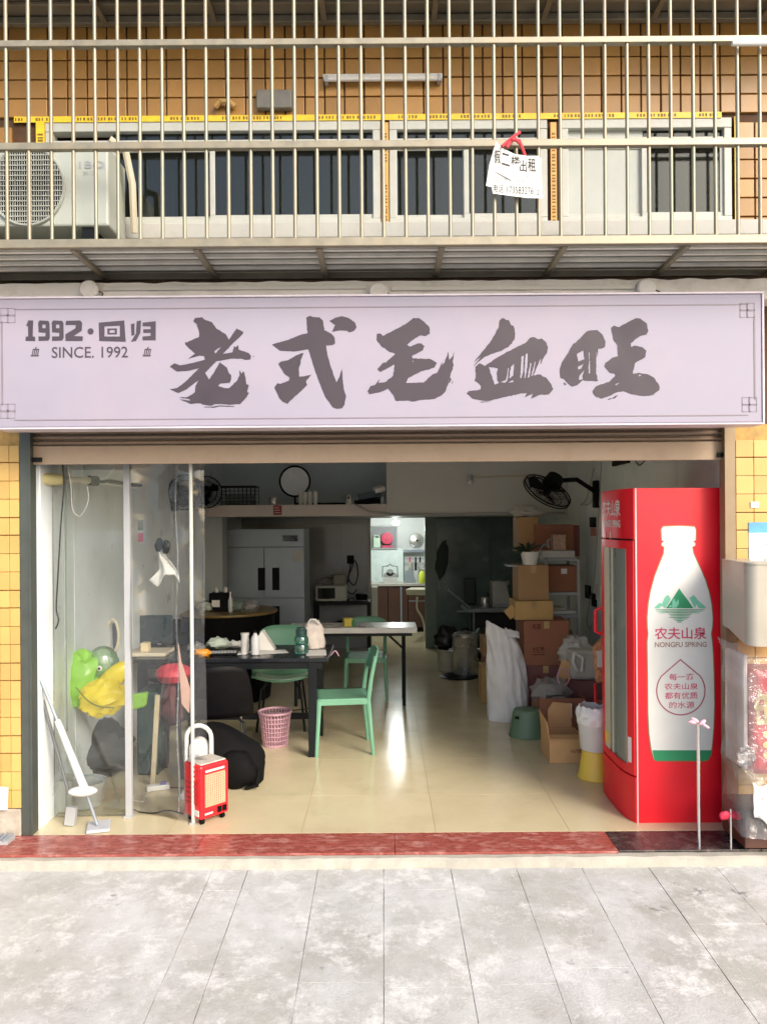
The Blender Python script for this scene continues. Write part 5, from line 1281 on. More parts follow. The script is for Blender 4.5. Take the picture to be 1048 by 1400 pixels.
# --- on the tables
def bottle(label, x, ybase, Y, prof, mat, z, capm=None, cap=None, name='bottle'):
    q = P(x, ybase, Y); t = thing(name, label, 'bottle', (q.x, Y, z))
    MB().lathe((q.x,Y,z+.0005), prof, 20).build('body', mat, t, smooth=1)
    if cap: MB().lathe((q.x,Y,z+prof[-1][1]+.0005), cap, 18).build('cap', capm, t, smooth=1)
    return t
bottle('sea green water bottle with a dark lid on the black table corner', 412, 900, 6.15, [(.045,0),(.054,.008),(.056,.06),(.050,.075),(.056,.09),(.056,.125),(.042,.15)], m_bottle, tz, M('dark_teal', (.02,.06,.055), .4), [(.044,0),(.046,.04),(.036,.048),(.036,.06),(0,.062)])
bottle('clear plastic bottle with white label on the black table', 335, 897, 6.2, [(.030,0),(.034,.006),(.034,.10),(.030,.13),(.033,.15)], M('milky_bottle', (.66,.66,.64), .3), tz, m_white, [(.035,0),(.035,.012),(0,.014)])
bottle('clear bottle with a small dark cap beside the white bottle', 349, 897, 6.12, [(.028,0),(.034,.006),(.034,.12),(.030,.14),(.013,.165),(.013,.175)], M('milky_bottle2', (.60,.61,.62), .3), tz, m_blackp, [(.015,0),(.015,.018),(0,.02)])
# white carrier bag
q = P(430,888,6.5)
def bagfn(u, v):
    a = u*2*pi; r = (.078+.012*sin(a*3+v*4)+.012*noise.noise((cos(a)*2, sin(a)*2, v*3)))*(1-.45*max(0, v-.72)/.28)
    return (q.x+r*cos(a)*1.0, 6.45+r*.65*sin(a), tz+.001+.225*v+.02*noise.noise((cos(a)*3, sin(a)*3, 8))*(v > .8))
t = thing('carrier_bag', 'upright white and pink carrier bag on the black table', 'bag', (q.x,6.45,tz))
MB().sheet(bagfn, 28, 16).build('bag', M('pinkish_bag', (.74,.66,.60), .55, var=.12, scale=16), t, smooth=1, ang=180)
MB().tube([(q.x-.05,6.40,tz+.20),(q.x-.02,6.37,tz+.245),(q.x+.02,6.37,tz+.245),(q.x+.05,6.40,tz+.20)], .008, 6).build('handle', m_bag, t, smooth=1)
# yellow box on white table
q = P(475,864,7.7); t = thing('snack_box', 'small yellow box with a green side on the white table', 'box', (q.x,7.72,wz))
MB().obox((q.x,7.72,wz+.041),(.085,.08,.08),(0,0,.3)).build('box', M('dull_yellow', (.62,.50,.08), .6, var=.2, scale=40), t, bevel=.004)
MB().obox((q.x+.058,7.70,wz+.031),(.03,.06,.06),(0,0,.3)).build('green_pack', m_greenp, t, bevel=.003)
# papers, tent card, remote, trash
def paper(label, x, y, Y, sx, sy, rz, mat=m_paper, z=None, name='paper_sheet', h=.0015):
    q = P(x, y, Y); zz = (z if z is not None else tz)
    o = MB().obox((q.x,Y,zz+h/2+.0006),(sx,sy,h),(0,0,rz)).build(name, mat, loc=(q.x,Y,zz)); tag(o, label, 'paper'); return o
paper('white paper sheet right of the bottles on the black table', 372, 899, 6.25, .24, .16, .3)
paper('crumpled white paper sheet under the two bottles', 322, 899, 6.22, .22, .15, -.2, z=tz)
paper('pale paper sheet at the right corner of the black table', 432, 898, 6.2, .16, .26, .1)
q = P(362,890,6.40)
tag(MB().prism([(q.x-.10,tz+.001),(q.x-.02,tz+.155),(q.x-.01,tz+.155),(q.x+.09,tz+.001)], 6.33, 6.45).build('tent_card', m_paper, loc=(q.x,6.4,tz)), 'white folded tent card behind the bottles', 'card')
q = P(302,897,6.15)
t = thing('keyboard', 'small dark keyboard lying on the black table', 'keyboard', (q.x,6.15,tz))
MB().obox((q.x,6.15,tz+.009),(.26,.12,.016),(0,0,.1)).build('base', m_blackp, t, bevel=.003)
for r_ in range(4):
    for c_ in range(10): MB().obox((q.x-.112+c_*.025-.003*r_, 6.11+r_*.026+.0025*c_, tz+.0195),(.019,.019,.005),(0,0,.1)).build('key', m_grey, t)
q = P(277,901,6.05)
t = thing('orange_packet', 'bright orange packet at the front edge of the black table', 'packet', (q.x,6.05,tz))
MB().ell((q.x,6.05,tz+.032), (.065,.05,.032), 16, 10, None, .35, 3).build('packet', m_orange, t, smooth=1)
for i, (x, Y, r_, lab) in enumerate(((268,6.3,.06,'crumpled clear bag beside the orange packet'),(300,6.42,.075,'pale crumpled plastic bag behind the keyboard'),(322,6.46,.05,'small crumpled paper ball behind the white bottle'))):
    q = P(x, 890, Y); tag(MB().ell((q.x,Y,tz+r_*.6), (r_*1.25,r_,r_*.6), 14, 10, None, .6, 2.6).build('crumpled_bag', (m_film2, M('pale_green_bag', (.50,.58,.50), .5), m_paper)[i], loc=(q.x,Y,tz), smooth=1), lab, 'bag', 'crumpled bags on the black table')
q = P(205,892,6.2)
t = thing('wooden_tray', 'pale tray with a small cream box seen behind the plastic curtain', 'tray', (q.x,6.2,tz))
MB().box(q.x-.15, q.x+.16, 6.06, 6.34, tz+.001, tz+.03).build('tray', m_cream, t, bevel=.006)
MB().box(q.x-.05, q.x+.01, 6.12, 6.19, tz+.031, tz+.10).build('small_box', M('cream_box', (.66,.55,.33), .6), t, bevel=.003)
tag(MB().tube(curve([(452,896),(458,890),(463,897)], 6.0)+[], .004, 6).build('chopstick', m_pink, loc=P(455,893,6.0)), 'pinkish stick poking over the black table corner', 'stick')
# dark monitor standing at the wall end
X0, X1, Z0, Z1 = R(180, 841, 236, 888, 6.5)
t = thing('monitor', 'dark flat monitor on the black table behind the plastic curtain', 'monitor', ((X0+X1)/2, 6.5, tz))
MB().box(X0, X1, 6.48, 6.51, tz+.04, Z1).build('screen', M('dark_teal_panel', (.015,.035,.042), .25), t, bevel=.004)
MB().box((X0+X1)/2-.03, (X0+X1)/2+.03, 6.511, 6.54, tz+.012, tz+.25).build('neck', m_blackp, t)
MB().box((X0+X1)/2-.11, (X0+X1)/2+.11, 6.44, 6.60, tz+.001, tz+.012).build('foot', m_blackp, t)
X0, X1, Z0, Z1 = R(128, 842, 160, 905, 5.9)
tag(MB().obox(((X0+X1)/2,5.9,.36+Z0/2),(X1-X0,.05,(Z1-Z0)+.3),(0,.06,-.5)).build('leaning_board', M('slate_panel', (.10,.11,.14), .5), loc=((X0+X1)/2,5.9,0), bevel=.004), 'slate grey board leaning behind the glass panel', 'board')
q = P(154,875,5.75); rr = .055
t = thing('oval_paddle', 'pale oval paddle with a dark handle standing behind the glass panel', 'paddle', (q.x,5.75,0))
MB().tube([(q.x+.045*cos(a*pi/12),5.75,q.z+.03+.12*sin(a*pi/12)) for a in range(24)], .012, 8, closed=True).build('rim', m_cream, t, smooth=1)
MB().cyl((q.x,5.75,.62),(q.x,5.75,q.z-.085), .013).build('handle', m_blackp, t, smooth=1)

# --- round covered counter and things on it, left rear
q = P(308,842,8.0); zc = P(308,840,7.7).z
t = thing('round_counter', 'round counter with an olive wooden top and a black skirt', 'counter', (q.x,8.1,0))
MB().lathe((q.x,8.1,0), [(.50,zc-.03),(.52,zc-.02),(.52,zc),(.0,zc+.001)], 40).build('top', m_wood, t, smooth=1)
MB().lathe((q.x,8.1,0), [(.44,.001),(.47,.3),(.49,zc-.031)], 40).build('skirt', m_blackf, t, smooth=1)
q2 = P(300,836,8.0)
t = thing('black_basket', 'black crate with white bottles on the round counter', 'crate', (q2.x,8.0,zc))
MB().box(q2.x-.09, q2.x+.11, 7.92, 8.12, zc+.001, zc+.19).build('crate', m_blackp, t, bevel=.006)
MB().box(q2.x-.06, q2.x+.02, 7.915, 7.919, zc+.05, zc+.12).build('label', m_whitep, t)
for dx in (-.03,.06): MB().lathe((q2.x+dx,8.02,zc+.191), [(.02,0),(.022,.04),(.01,.055),(0,.06)], 12).build('bottle_neck', m_whitep, t, smooth=1)
for i, (x, lab) in enumerate(((282,'pale bundle of bowls left of the black crate'),(325,'grey green bundle right of the black crate'),(342,'clear bag at the right edge of the round counter'))):
    qq = P(x, 836, 7.95); tag(MB().ell((qq.x,7.95,zc+.055), (.09,.08,.055), 14, 10, None, .5, 3).build('bundle', (M('pale_bundle',(.42,.46,.40),.6,var=.3,scale=20), M('green_bundle',(.17,.22,.18),.6,var=.4,scale=20), m_film2)[i], loc=(qq.x,7.95,zc), smooth=1), lab, 'bundle', 'bundles on the round counter')
bottle('slim pale bottle right of the black crate on the counter', 315, 836, 7.9, [(.02,0),(.024,.01),(.024,.12),(.01,.16),(.01,.19)], M('milky_bottle2', (.60,.61,.62), .3), zc, m_whitep, [(.012,0),(.012,.015),(0,.017)])

# ================================================================== floor things, left
# pink basket
Yb = FY(376,1018); q = P(376,1018,Yb)
t = thing('waste_basket', 'pink plastic lattice waste basket under the table edge', 'basket', (q.x,Yb,0))
b = MB(); hb, r0, r1 = .265, .098, .128
for k in range(30):
    a = k*2*pi/30; b.tube([(q.x+r0*cos(a),Yb+r0*sin(a),.012),(q.x+r1*cos(a),Yb+r1*sin(a),hb)], .0048, 5)
for k in range(8):
    z = .012+(hb-.012)*k/7; r = r0+(r1-r0)*k/7; b.tube([(q.x+r*cos(a*pi/15),Yb+r*sin(a*pi/15),z) for a in range(30)], .0055, 5, closed=True)
b.build('lattice', m_pink, t)
MB().tube([(q.x+(r1+.004)*cos(a*pi/20),Yb+(r1+.004)*sin(a*pi/20),hb+.004) for a in range(40)], .010, 8, closed=True).build('rim', m_pink, t, smooth=1)
MB().lathe((q.x,Yb,.001), [(r0+.006,0),(r0+.006,.012),(0,.013)], 24).build('base', m_pink, t, smooth=1)
MB().lathe((q.x,Yb,.02), [(r0-.012,0),(r1-.016,hb-.05),(r1*.5,hb-.03),(0,hb-.02)], 24).build('liner_bag', M('pink_liner', (.40,.25,.28), .6, var=.25, scale=30), t, smooth=1)
# red heater
Yh = FY(272,1131); q = P(272,1130,Yh); rz = radians(47)
hx, hy = .205, .18; hh = P(280,1042,Yh+.1).z
t = thing('red_heater', 'red box heater on small castors by the white pole', 'heater', (0,0,0))
bx0 = MB().box(-hx/2, hx/2, -hy/2, hy/2, .035, hh); bx0.build('casing', m_redb, t, bevel=.014)
MB().box(-hx/2+.012, hx/2-.012, -hy/2+.012, hy/2-.012, hh+.0005, hh+.008).build('top_plate', M('heater_top', (.52,.47,.41), .5, var=.15, scale=20), t, bevel=.004)
fy = -hy/2
gr_ = MB().box(-hx/2+.03, hx/2-.03, fy-.004, fy-.0005, .105, hh-.055).build('front_screen', M('orange_screen', (.72,.22,.12), .5, var=.3, scale=60), t)
b = MB(); z0, z1 = .11, hh-.06
for k in range(11):
    x = -hx/2+.035+(hx-.07)*k/10; b.box(x-.0022, x+.0022, fy-.010, fy-.0065, z0, z1)
for k in range(14):
    z = z0+(z1-z0)*k/13; b.box(-hx/2+.032, hx/2-.032, fy-.0064, fy-.0042, z-.002, z+.002)
b.build('wire_guard', M('guard_wire', (.74,.45,.30), .4), t)
MB().box(-hx/2+.035, hx/2-.035, fy-.006, fy-.0005, hh-.042, hh-.030).build('name_strip', m_whitep, t)
for k in range(2): MB().box(hx/2-.085+k*.036, hx/2-.058+k*.036, fy-.008, fy-.0005, .055, .09).build('switch', m_blackp, t)
MB().box(-hx/2+.03, -hx/2+.085, fy-.003, fy-.0005, .06, .07).build('badge', m_whitep, t)
MB().box(-hx/2-.004, -hx/2-.0005, -.06, .06, .12, hh-.10).build('side_vent', M('dark_red_vent', (.40,.01,.015), .5), t)
for k in range(8): MB().box(-hx/2-.007, -hx/2-.0042, -.05, .05, .135+k*.03, .143+k*.03).build('louvre', m_redb, t)
MB().box(-hx/2-.004, -hx/2-.0005, -.075, -.035, .055, .09).build('sticker', m_whitep, t)
for sx in (-1,1):
    for sy in (-1,1):
        w_ = MB().cyl((sx*(hx/2-.03)-.01,sy*(hy/2-.03),.018),(sx*(hx/2-.03)+.01,sy*(hy/2-.03),.018), .0175, n=12).build('castor', m_blackp, t, smooth=1)
        MB().cyl((sx*(hx/2-.03),sy*(hy/2-.03),.02),(sx*(hx/2-.03),sy*(hy/2-.03),.036), .008).build('castor_stem', m_blackp, w_)
t.rotation_euler.z = rz; qc = P(274,1131,FY(274,1131)); dv = Matrix.Rotation(rz,3,'Z')@Vector((-hx/2,-hy/2,0)); t.location = (qc.x-dv.x, qc.y-dv.y, 0)
# white arched fan heater behind it
Yw = 5.12; q = P(272,1060,Yw); zt = P(272,990,Yw).z
t = thing('fan_heater', 'white fan heater with a tall arched handle behind the red heater', 'heater', (q.x,Yw,0))
hw = .082
b = MB().tube([(q.x-hw,Yw,.05),(q.x-hw,Yw,zt-hw-.01)]+[(q.x-hw*cos(a*pi/12),Yw,zt-hw-.01+hw*sin(a*pi/12)) for a in range(1,12)]+[(q.x+hw,Yw,zt-hw-.01),(q.x+hw,Yw,.05)], .015, 10)
b.build('handle', m_white, t, smooth=1)
pr2 = [(q.x-.058,.04),(q.x+.058,.04),(q.x+.058,zt-.15)]+[(q.x+.058*cos(a*pi/10),zt-.15+.058*sin(a*pi/10)) for a in range(1,10)]+[(q.x-.058,zt-.15)]
MB().prism(pr2, Yw-.035, Yw+.05).build('body', m_white, t, bevel=.012)
b = MB()
for k in range(7): b.box(q.x-.045, q.x+.012, Yw-.040, Yw-.0355, zt-.27+k*.012, zt-.263+k*.012)
b.build('vent_grille', m_grey, t)
MB().box(q.x-.11, q.x+.11, Yw-.07, Yw+.08, .001, .045).build('base', m_white, t, bevel=.01)
# backpack
q = P(305,1030,5.35)
t = thing('backpack', 'big black backpack slumped on the floor behind the red heater', 'backpack', (q.x,5.4,0))
MB().ell((q.x,5.42,.17), (.30,.19,.205), 28, 18, Matrix.Rotation(radians(28),3,'Y'), .22, 1.6).build('body', m_blackf, t, smooth=1)
MB().ell((q.x+.10,5.28,.13), (.15,.09,.125), 20, 12, Matrix.Rotation(radians(20),3,'Y'), .2, 2).build('front_pocket', m_blackf, t, smooth=1)
MB().tube([(q.x-.20,5.35,.28),(q.x-.16,5.32,.40),(q.x-.08,5.32,.405),(q.x-.05,5.34,.31)], .010, 6).build('top_handle', m_blackf, t, smooth=1)
MB().tube([(q.x+.20,5.30,.16),(q.x+.255,5.26,.12),(q.x+.25,5.24,.03),(q.x+.17,5.24,.012)], .014, 8).build('strap', m_blackf, t, smooth=1)
for i, (x, z, r_) in enumerate(((q.x-.05,.22,.010),)): MB().ell((x,5.24,z), (r_,r_,r_), 8, 6).build('buckle', m_silver, t, smooth=1)
# power strip with cords
Ys = FY(216,1080); q = P(216,1080,Ys)
t = thing('power_strip', 'white power strip lying on the floor behind the plastic curtain', 'power strip', (q.x,Ys,0))
MB().obox((q.x,Ys,.018),(.15,.055,.034),(0,0,.35)).build('body', m_white, t, bevel=.005)
MB().obox((q.x+.035,Ys+.005,.044),(.035,.03,.018),(0,0,.35)).build('plug', M('violet_plug', (.12,.10,.30), .4), t, bevel=.003)
def fcurve(pts, r): 
    q = [Vector((P(x,y,FY(x,y)).x, FY(x,y), r+.001)) for x, y in pts]; o = []
    for i in range(len(q)-1):
        p0, p1, p2, p3 = q[max(i-1,0)], q[i], q[i+1], q[min(i+2,len(q)-1)]
        for k in range(8):
            t_ = k/8; o.append(.5*((2*p1)+(p2-p0)*t_+(2*p0-5*p1+4*p2-p3)*t_*t_+(3*p1-p0-3*p2+p3)*t_**3))
    return o+[q[-1]]
cable('black cord running from the power strip to the red heater', fcurve([(222,1080),(236,1078),(250,1079)], .004), .004, m_cable)
cable('dark cord curving along the floor left of the red heater', fcurve([(176,1104),(190,1111),(210,1113),(230,1109),(250,1114)], .004), .004, m_cable)
cable('pale cord curling from the white power strip', fcurve([(208,1082),(198,1090),(196,1097),(186,1096),(176,1095)], .004), .004, m_cream)
cable('black cable along the floor behind the pink basket', curve([(322,956,6.6),(345,973,6.7),(390,972,6.9),(430,968,7.0)], 6.7), .006, m_cable)
# foil balloon, green and yellow
Yb = 5.15
t = thing('foil_balloon', 'lime green and yellow toy balloon lying behind the glass panel', 'balloon', P(130,985,Yb))
q = P(109,930,Yb); MB().ell(q, (.155,.11,.19), 28, 20, Matrix.Rotation(.35,3,'Y'), .30, 2.6).build('green_body', m_lime, t, smooth=1)
q = P(140,908,Yb+.04); MB().ell(q, (.11,.09,.12), 20, 14, None, .08, 1.5).build('clear_dome', glassy('green_film', (.85,.95,.80), .10, .06, .30, (.45,.65,.40)), t, smooth=1)
q = P(140,954,Yb-.10); MB().ell(q, (.15,.08,.115), 28, 20, Matrix.Rotation(-.25,3,'Y'), .28, 3).build('yellow_lobe', m_yfoil, t, smooth=1)
q = P(152,930,Yb-.05); MB().ell(q, (.07,.06,.16), 16, 12, Matrix.Rotation(.75,3,'Y'), .05, 2).build('yellow_fin', m_yfoil, t, smooth=1)
qq = [P(x,y,Yb-.03) for x,y in ((176,950),(202,946),(199,966),(176,972))]
MB().prism([(k.x,k.z) for k in qq], Yb-.05, Yb+.0).build('green_tail', m_lime, t, bevel=.012)
q = P(84,955,Yb-.05); MB().ell(q, (.045,.04,.13), 14, 10, Matrix.Rotation(-.5,3,'Y')).build('yellow_fin', m_yfoil, t, smooth=1)
q = P(136,914,Yb-.10); MB().ell(q, (.018,.01,.018), 12, 8).build('eye', m_whitep, t, smooth=1)
MB().ell(q+Vector((0,-.008,0)), (.009,.006,.009), 10, 6).build('pupil', m_blackp, t, smooth=1)
MB().tube(curve([(104,940,Yb-.17),(120,958,Yb-.21),(136,966,Yb-.21),(156,968,Yb-.18)], Yb-.2), .004, 6).build('mouth_line', M('olive_line', (.14,.17,.02), .6), t, smooth=1)
# dark stuff below: stool with green box, dark bags
q = P(208,980,5.6)
tag(MB().box(q.x-.10, q.x+.06, 5.55, 5.85, .001, .60).build('green_bin', M('dark_green_bin', (.012,.035,.03), .5), loc=(q.x,5.7,0), bevel=.02), 'tall dark green bin behind the plastic curtain', 'bin')
q = P(120,1020,5.5)
tag(MB().ell((q.x,5.55,.20), (.30,.22,.21), 22, 14, None, .35, 2).build('black_sack', M('dark_grey_sack', (.035,.037,.038), .6, var=.3), loc=(q.x,5.55,0), smooth=1), 'dark grey sack on the floor under the balloon', 'sack')
q = P(215,1010,5.3)
tag(MB().obox((q.x-.02,5.32,.32),(.03,.02,.62),(0,.06,0)).build('plank', M('plank_wood', (.42,.36,.24), .6), loc=(q.x-.02,5.32,0)), 'thin upright plank behind the plastic curtain', 'plank')
q = P(250,950,5.2)
tag(MB().prism([(P(243,880,5.2).x,P(243,880,5.2).z),(P(247,905,5.2).x,P(247,905,5.2).z),(P(260,945,5.2).x,P(260,945,5.2).z),(P(258,975,5.2).x,P(258,975,5.2).z),(P(248,962,5.2).x,P(248,962,5.2).z)], 5.2, 5.22).build('pink_cloth', M('dull_pink_cloth', (.45,.28,.22), .9), loc=q), 'dull pink cloth hanging behind the white pole', 'cloth')
# black hooks hung on the plastic / white sheet for its bright reflection
for i, (x, y) in enumerate(((217,745),(227,748))):
    q = P(x, y, 5.3); tag(MB().ell(q, (.026,.02,.048), 12, 10, Matrix.Rotation(.2,3,'Y'), .3, 4).build('black_glove', m_blackf, loc=q, smooth=1), ('left of two small black gloves hanging behind the plastic curtain','right of two small black gloves hanging behind the plastic curtain')[i], 'glove', 'black gloves')
q = P(223,775,5.3)
t = thing('white_reflection', 'small white sheet painting a bright reflection below the black gloves', 'cloth', q)
def wb(u, v):
    w_ = .022+.055*(1-v)+.03*(1-v)**3
    return (q.x+(u-.5)*2*w_+.02*sin(v*5)+.01*noise.noise((u*3, v*4, 0)), 5.33+.02*sin(u*9+v*2)+.01*noise.noise((u*5,v*5,2)), q.z-.09+.20*v-(.05*sin(u*pi*2.2) if v < .1 else 0))
MB().sheet(wb, 18, 14).build('cloth', m_paper, t, smooth=1, ang=180, solid=.002)  # white sheet put in for the bright reflections on the plastic curtain
# mop, bucket, second stick
t = thing('flat_mop', 'white handled flat mop leaning on the white wall at the left', 'mop', P(125,1120,4.6))
a0, a1, a2 = P(52,920,4.62), P(78,985,4.6), P(118,1085,4.58)
MB().cyl(a0, a1, .009).build('upper_handle', m_silver, t, smooth=1)
MB().cyl(a1, a2, .018, .024, 14).build('sleeve', m_white, t, smooth=1)
MB().cyl(a2, P(133,1128,4.58), .009).build('stem', m_silver, t, smooth=1)
qm = P(113,1082,4.56); MB().ell(qm, (.085,.06,.026), 22, 10).build('wringer', m_white, t, smooth=1)
qf = P(135,1133,FY(135,1133)); MB().obox((qf.x, qf.y, .012), (.13,.16,.018), (0,0,.3)).build('pad', M('grey_pad', (.46,.47,.49), .6), t, bevel=.004)
t = thing('thin_broom', 'thin dark stick with a grey brush leaning behind the mop', 'broom', P(98,1100,4.65))
MB().cyl(P(44,905,4.66), P(94,1085,4.64), .010).build('stick', M('dark_stick', (.14,.15,.15), .5), t, smooth=1)
q = P(97,1090,4.64); MB().obox((q.x,4.64,.06),(.06,.03,.11),(0,.12,0)).build('brush', m_grey, t)
q = P(115,1095,4.95)
t = thing('mop_bucket', 'grey plastic mop bucket behind the glass panel', 'bucket', (q.x,4.98,0))
MB().lathe((q.x,4.98,.001), [(.085,0),(.10,.004),(.125,.15),(.128,.158),(.119,.156),(.095,.012),(0,.01)], 26).build('bowl', M('pale_grey_plastic', (.40,.41,.40), .4), t, smooth=1)
MB().tube([(q.x-.12,4.98,.155),(q.x-.06,4.95,.20),(q.x+.06,4.95,.20),(q.x+.12,4.98,.155)], .005, 6).build('bail', m_silver, t, smooth=1)
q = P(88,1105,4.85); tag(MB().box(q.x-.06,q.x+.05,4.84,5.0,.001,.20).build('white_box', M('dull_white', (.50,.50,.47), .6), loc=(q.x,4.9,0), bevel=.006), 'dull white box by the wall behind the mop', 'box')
q = P(140,1138,4.55)

# ================================================================== right side: rack, cartons, sacks, buckets
def carton(label, x0, y0, x1, y1, Y, depth, mat, rz=0, z0=None, z1=None, flaps=False, marks=(), label_patch=None, tape=True):
    X0, X1, Z0, Z1 = R(x0, y0, x1, y1, Y)
    if z0 is not None: Z0 = z0
    if z1 is not None: Z1 = z1
    cxx = (X0+X1)/2; w_ = X1-X0
    t = thing('carton', label, 'box', (cxx, Y+depth/2, Z0), 'cardboard cartons at the right')
    L = lambda x, y, z: (cxx+x, Y+depth/2+y, Z0+z)
    b = MB(); h = Z1-Z0; hw, hd = w_/2, depth/2
    if not flaps:
        b.box(cxx-hw, cxx+hw, Y, Y+depth, Z0+.001, Z1); b.build('body', mat, t, bevel=.004)
        if tape: MB().box(cxx-.025, cxx+.025, Y-.0012, Y-.0004, Z1-.07, Z1-.003).build('sealing_tape', M('carton_tape', (.46,.30,.14), .3), t)
    else:
        th = .006
        b.box(cxx-hw, cxx+hw, Y, Y+th, Z0+.001, Z1).box(cxx-hw, cxx+hw, Y+depth-th, Y+depth, Z0+.001, Z1).box(cxx-hw, cxx-hw+th, Y+th, Y+depth-th, Z0+.001, Z1).box(cxx+hw-th, cxx+hw, Y+th, Y+depth-th, Z0+.001, Z1).box(cxx-hw+th, cxx+hw-th, Y+th, Y+depth-th, Z0+.001, Z0+.008)
        b.build('body', mat, t)
    for (mx, my, mw, mh) in marks:
        MB().box(cxx-hw+w_*mx, cxx-hw+w_*(mx+mw), Y-.0016, Y-.0006, Z0+h*my, Z0+h*(my+mh)).build('print', m_cprint, t)
    if label_patch:
        mx, my, mw, mh = label_patch; MB().box(cxx-hw+w_*mx, cxx-hw+w_*(mx+mw), Y-.0016, Y-.0006, Z0+h*my, Z0+h*(my+mh)).build('paper_label', m_whitep, t)
    t.rotation_euler.z = rz
    return t, (X0, X1, Z0, Z1)
def marks_text(t, body, rect, Y):
    vs, fs = letters(body, rect, .02); MB().add([(x, Y, z) for x, z in vs], fs).build('lettering', m_cprint, t)
YA = 7.1
tA, rA = carton('plum brown carton at the bottom of the stack behind the white sack', 712, 910, 780, 985, YA, .42, m_carton3, z0=0.001)
tB, rB = carton('red brown printed carton in the middle of the stack', 716, 849, 778, 910, YA-.01, .42, m_carton2, z0=rA[3]+.001)
def brect(x0, y0, x1, y1, Y): X0, X1, Z0, Z1 = R(x0, y0, x1, y1, Y); return (X0, X1, Z0, Z1)
marks_text(tB, '鸡蛋', brect(727,853,739,861,YA-.012), YA-.0118)
marks_text(tB, '大红枣', brect(727,884,744,893,YA-.012), YA-.0118)
MB().box(*brect(727,894.5,744,896,YA-.012)[:2], YA-.0122, YA-.011, *brect(727,894.5,744,896,YA-.012)[2:]).build('print', m_cprint, tB)
marks_text(tA, '鸡蛋', brect(727,923,739,931,YA-.002), YA-.0012)
tC, rC = carton('tan carton on top of the printed stack', 704, 822, 756, 848, YA+.05, .34, m_carton4, z0=rB[3]+.001)
MB().obox((rC[0]-.03, YA+.1, rC[2]+.07),(.10,.006,.10),(0,.9,0)).build('open_flap', m_carton4, tC)
tD, rD = carton('brown square carton under the white pot', 708, 773, 750, 822, YA+.1, .32, m_carton, z0=rC[3]+.001)
# rack
YR0, YR1 = 7.42, 7.86
X0, X1, Z0, Z1 = R(744, 765, 793, 900, YR0); zs = [P(0,y,YR0).z for y in (768,815,846,888)]
t = thing('steel_rack', 'grey steel shelf rack against the right wall', 'rack', ((X0+X1)/2, 7.64, 0))
for xx in (X0, X1-.028):
    for yy in (YR0, YR1-.028): MB().box(xx, xx+.028, yy, yy+.028, .001, Z1+.0).build('upright', m_grey, t, bevel=.002)
for z in zs: MB().box(X0+.029, X1-.029, YR0+.001, YR1-.001, z-.03, z-.002).build('shelf', m_grey, t, bevel=.002)
ztop = zs[0]
carton('dark brown carton with a white label on the steel rack', 750, 774, 790, 813, YR0+.03, .36, m_carton2, z0=zs[1]-.001, label_patch=(.42,.70,.2,.2), tape=False)
for i, (x0, x1, hgt, mt, lab) in enumerate(((754,788,.03,m_paper,'white paper bundle on the third rack shelf'),(756,774,.062,m_cream,'cream flat packet on top of the paper bundle'))):
    zz = zs[2]-.001+(0 if i == 0 else .032); a, c = P(x0,840,YR0+.05).x, P(x1,840,YR0+.05).x
    tag(MB().obox(((a+c)/2,YR0+.2,zz+.015),(c-a,.25,.028),(0,0,.06*i)).build('paper_bundle', mt, loc=((a+c)/2,YR0+.2,zz), bevel=.003), lab, 'paper')
a, c = P(750,880,YR0+.05).x, P(790,880,YR0+.05).x
tag(MB().ell(((a+c)/2,YR0+.22,zs[3]+.085), ((c-a)*.45,.15,.085), 18, 12, None, .45, 2.4).build('plastic_bundle', m_film2, loc=((a+c)/2,YR0+.22,zs[3]), smooth=1), 'clear plastic bundle on the lowest visible rack shelf', 'bundle')
# on top of rack
carton('wide brown carton lying at the top of the rack', 731, 717, 784, 754, YR0+.16, .3, m_carton2, z0=ztop, tape=False)
carton('tall brown carton at the top left of the stack', 708, 707, 736, 757, YR0+.20, .3, m_carton, z0=P(0,760,YR0+.2).z, tape=False)
carton('small dark carton at the top right of the rack', 776, 718, 792, 752, YR0+.22, .22, m_carton3, z0=ztop, tape=False)
X0b, X1b = P(740,755,YR0).x, P(785,755,YR0).x
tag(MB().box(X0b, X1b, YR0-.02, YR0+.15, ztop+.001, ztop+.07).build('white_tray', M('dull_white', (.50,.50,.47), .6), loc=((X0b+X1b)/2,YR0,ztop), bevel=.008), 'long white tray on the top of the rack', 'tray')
a, c, d, e = R(756, 731, 774, 752, YR0)
tag(MB().box(a, c, YR0+.02, YR0+.13, ztop+.071, e).build('pink_box', M('dusty_pink_box', (.42,.27,.21), .7, var=.3, scale=40), loc=((a+c)/2,YR0+.05,ztop+.071), bevel=.004), 'dusty pink box standing in the white tray', 'box')
tag(MB().tube(curve([(738,752),(744,744),(750,749),(748,740),(754,736)], YR0-.0), .007, 6).build('wire_coil', m_silver, loc=P(746,746,YR0), smooth=1), 'bent pale wire sticking out of the white tray', 'wire')
q = P(722,706,YR0+.3)
tag(MB().ell((q.x,YR0+.34,q.z+.04), (.15,.12,.065), 22, 12, None, .5, 2.6).build('white_plastic_bag', M('dull_white_bag', (.50,.48,.44), .5), loc=(q.x,YR0+.34,q.z), smooth=1), 'white plastic bag lying on the topmost carton', 'bag')
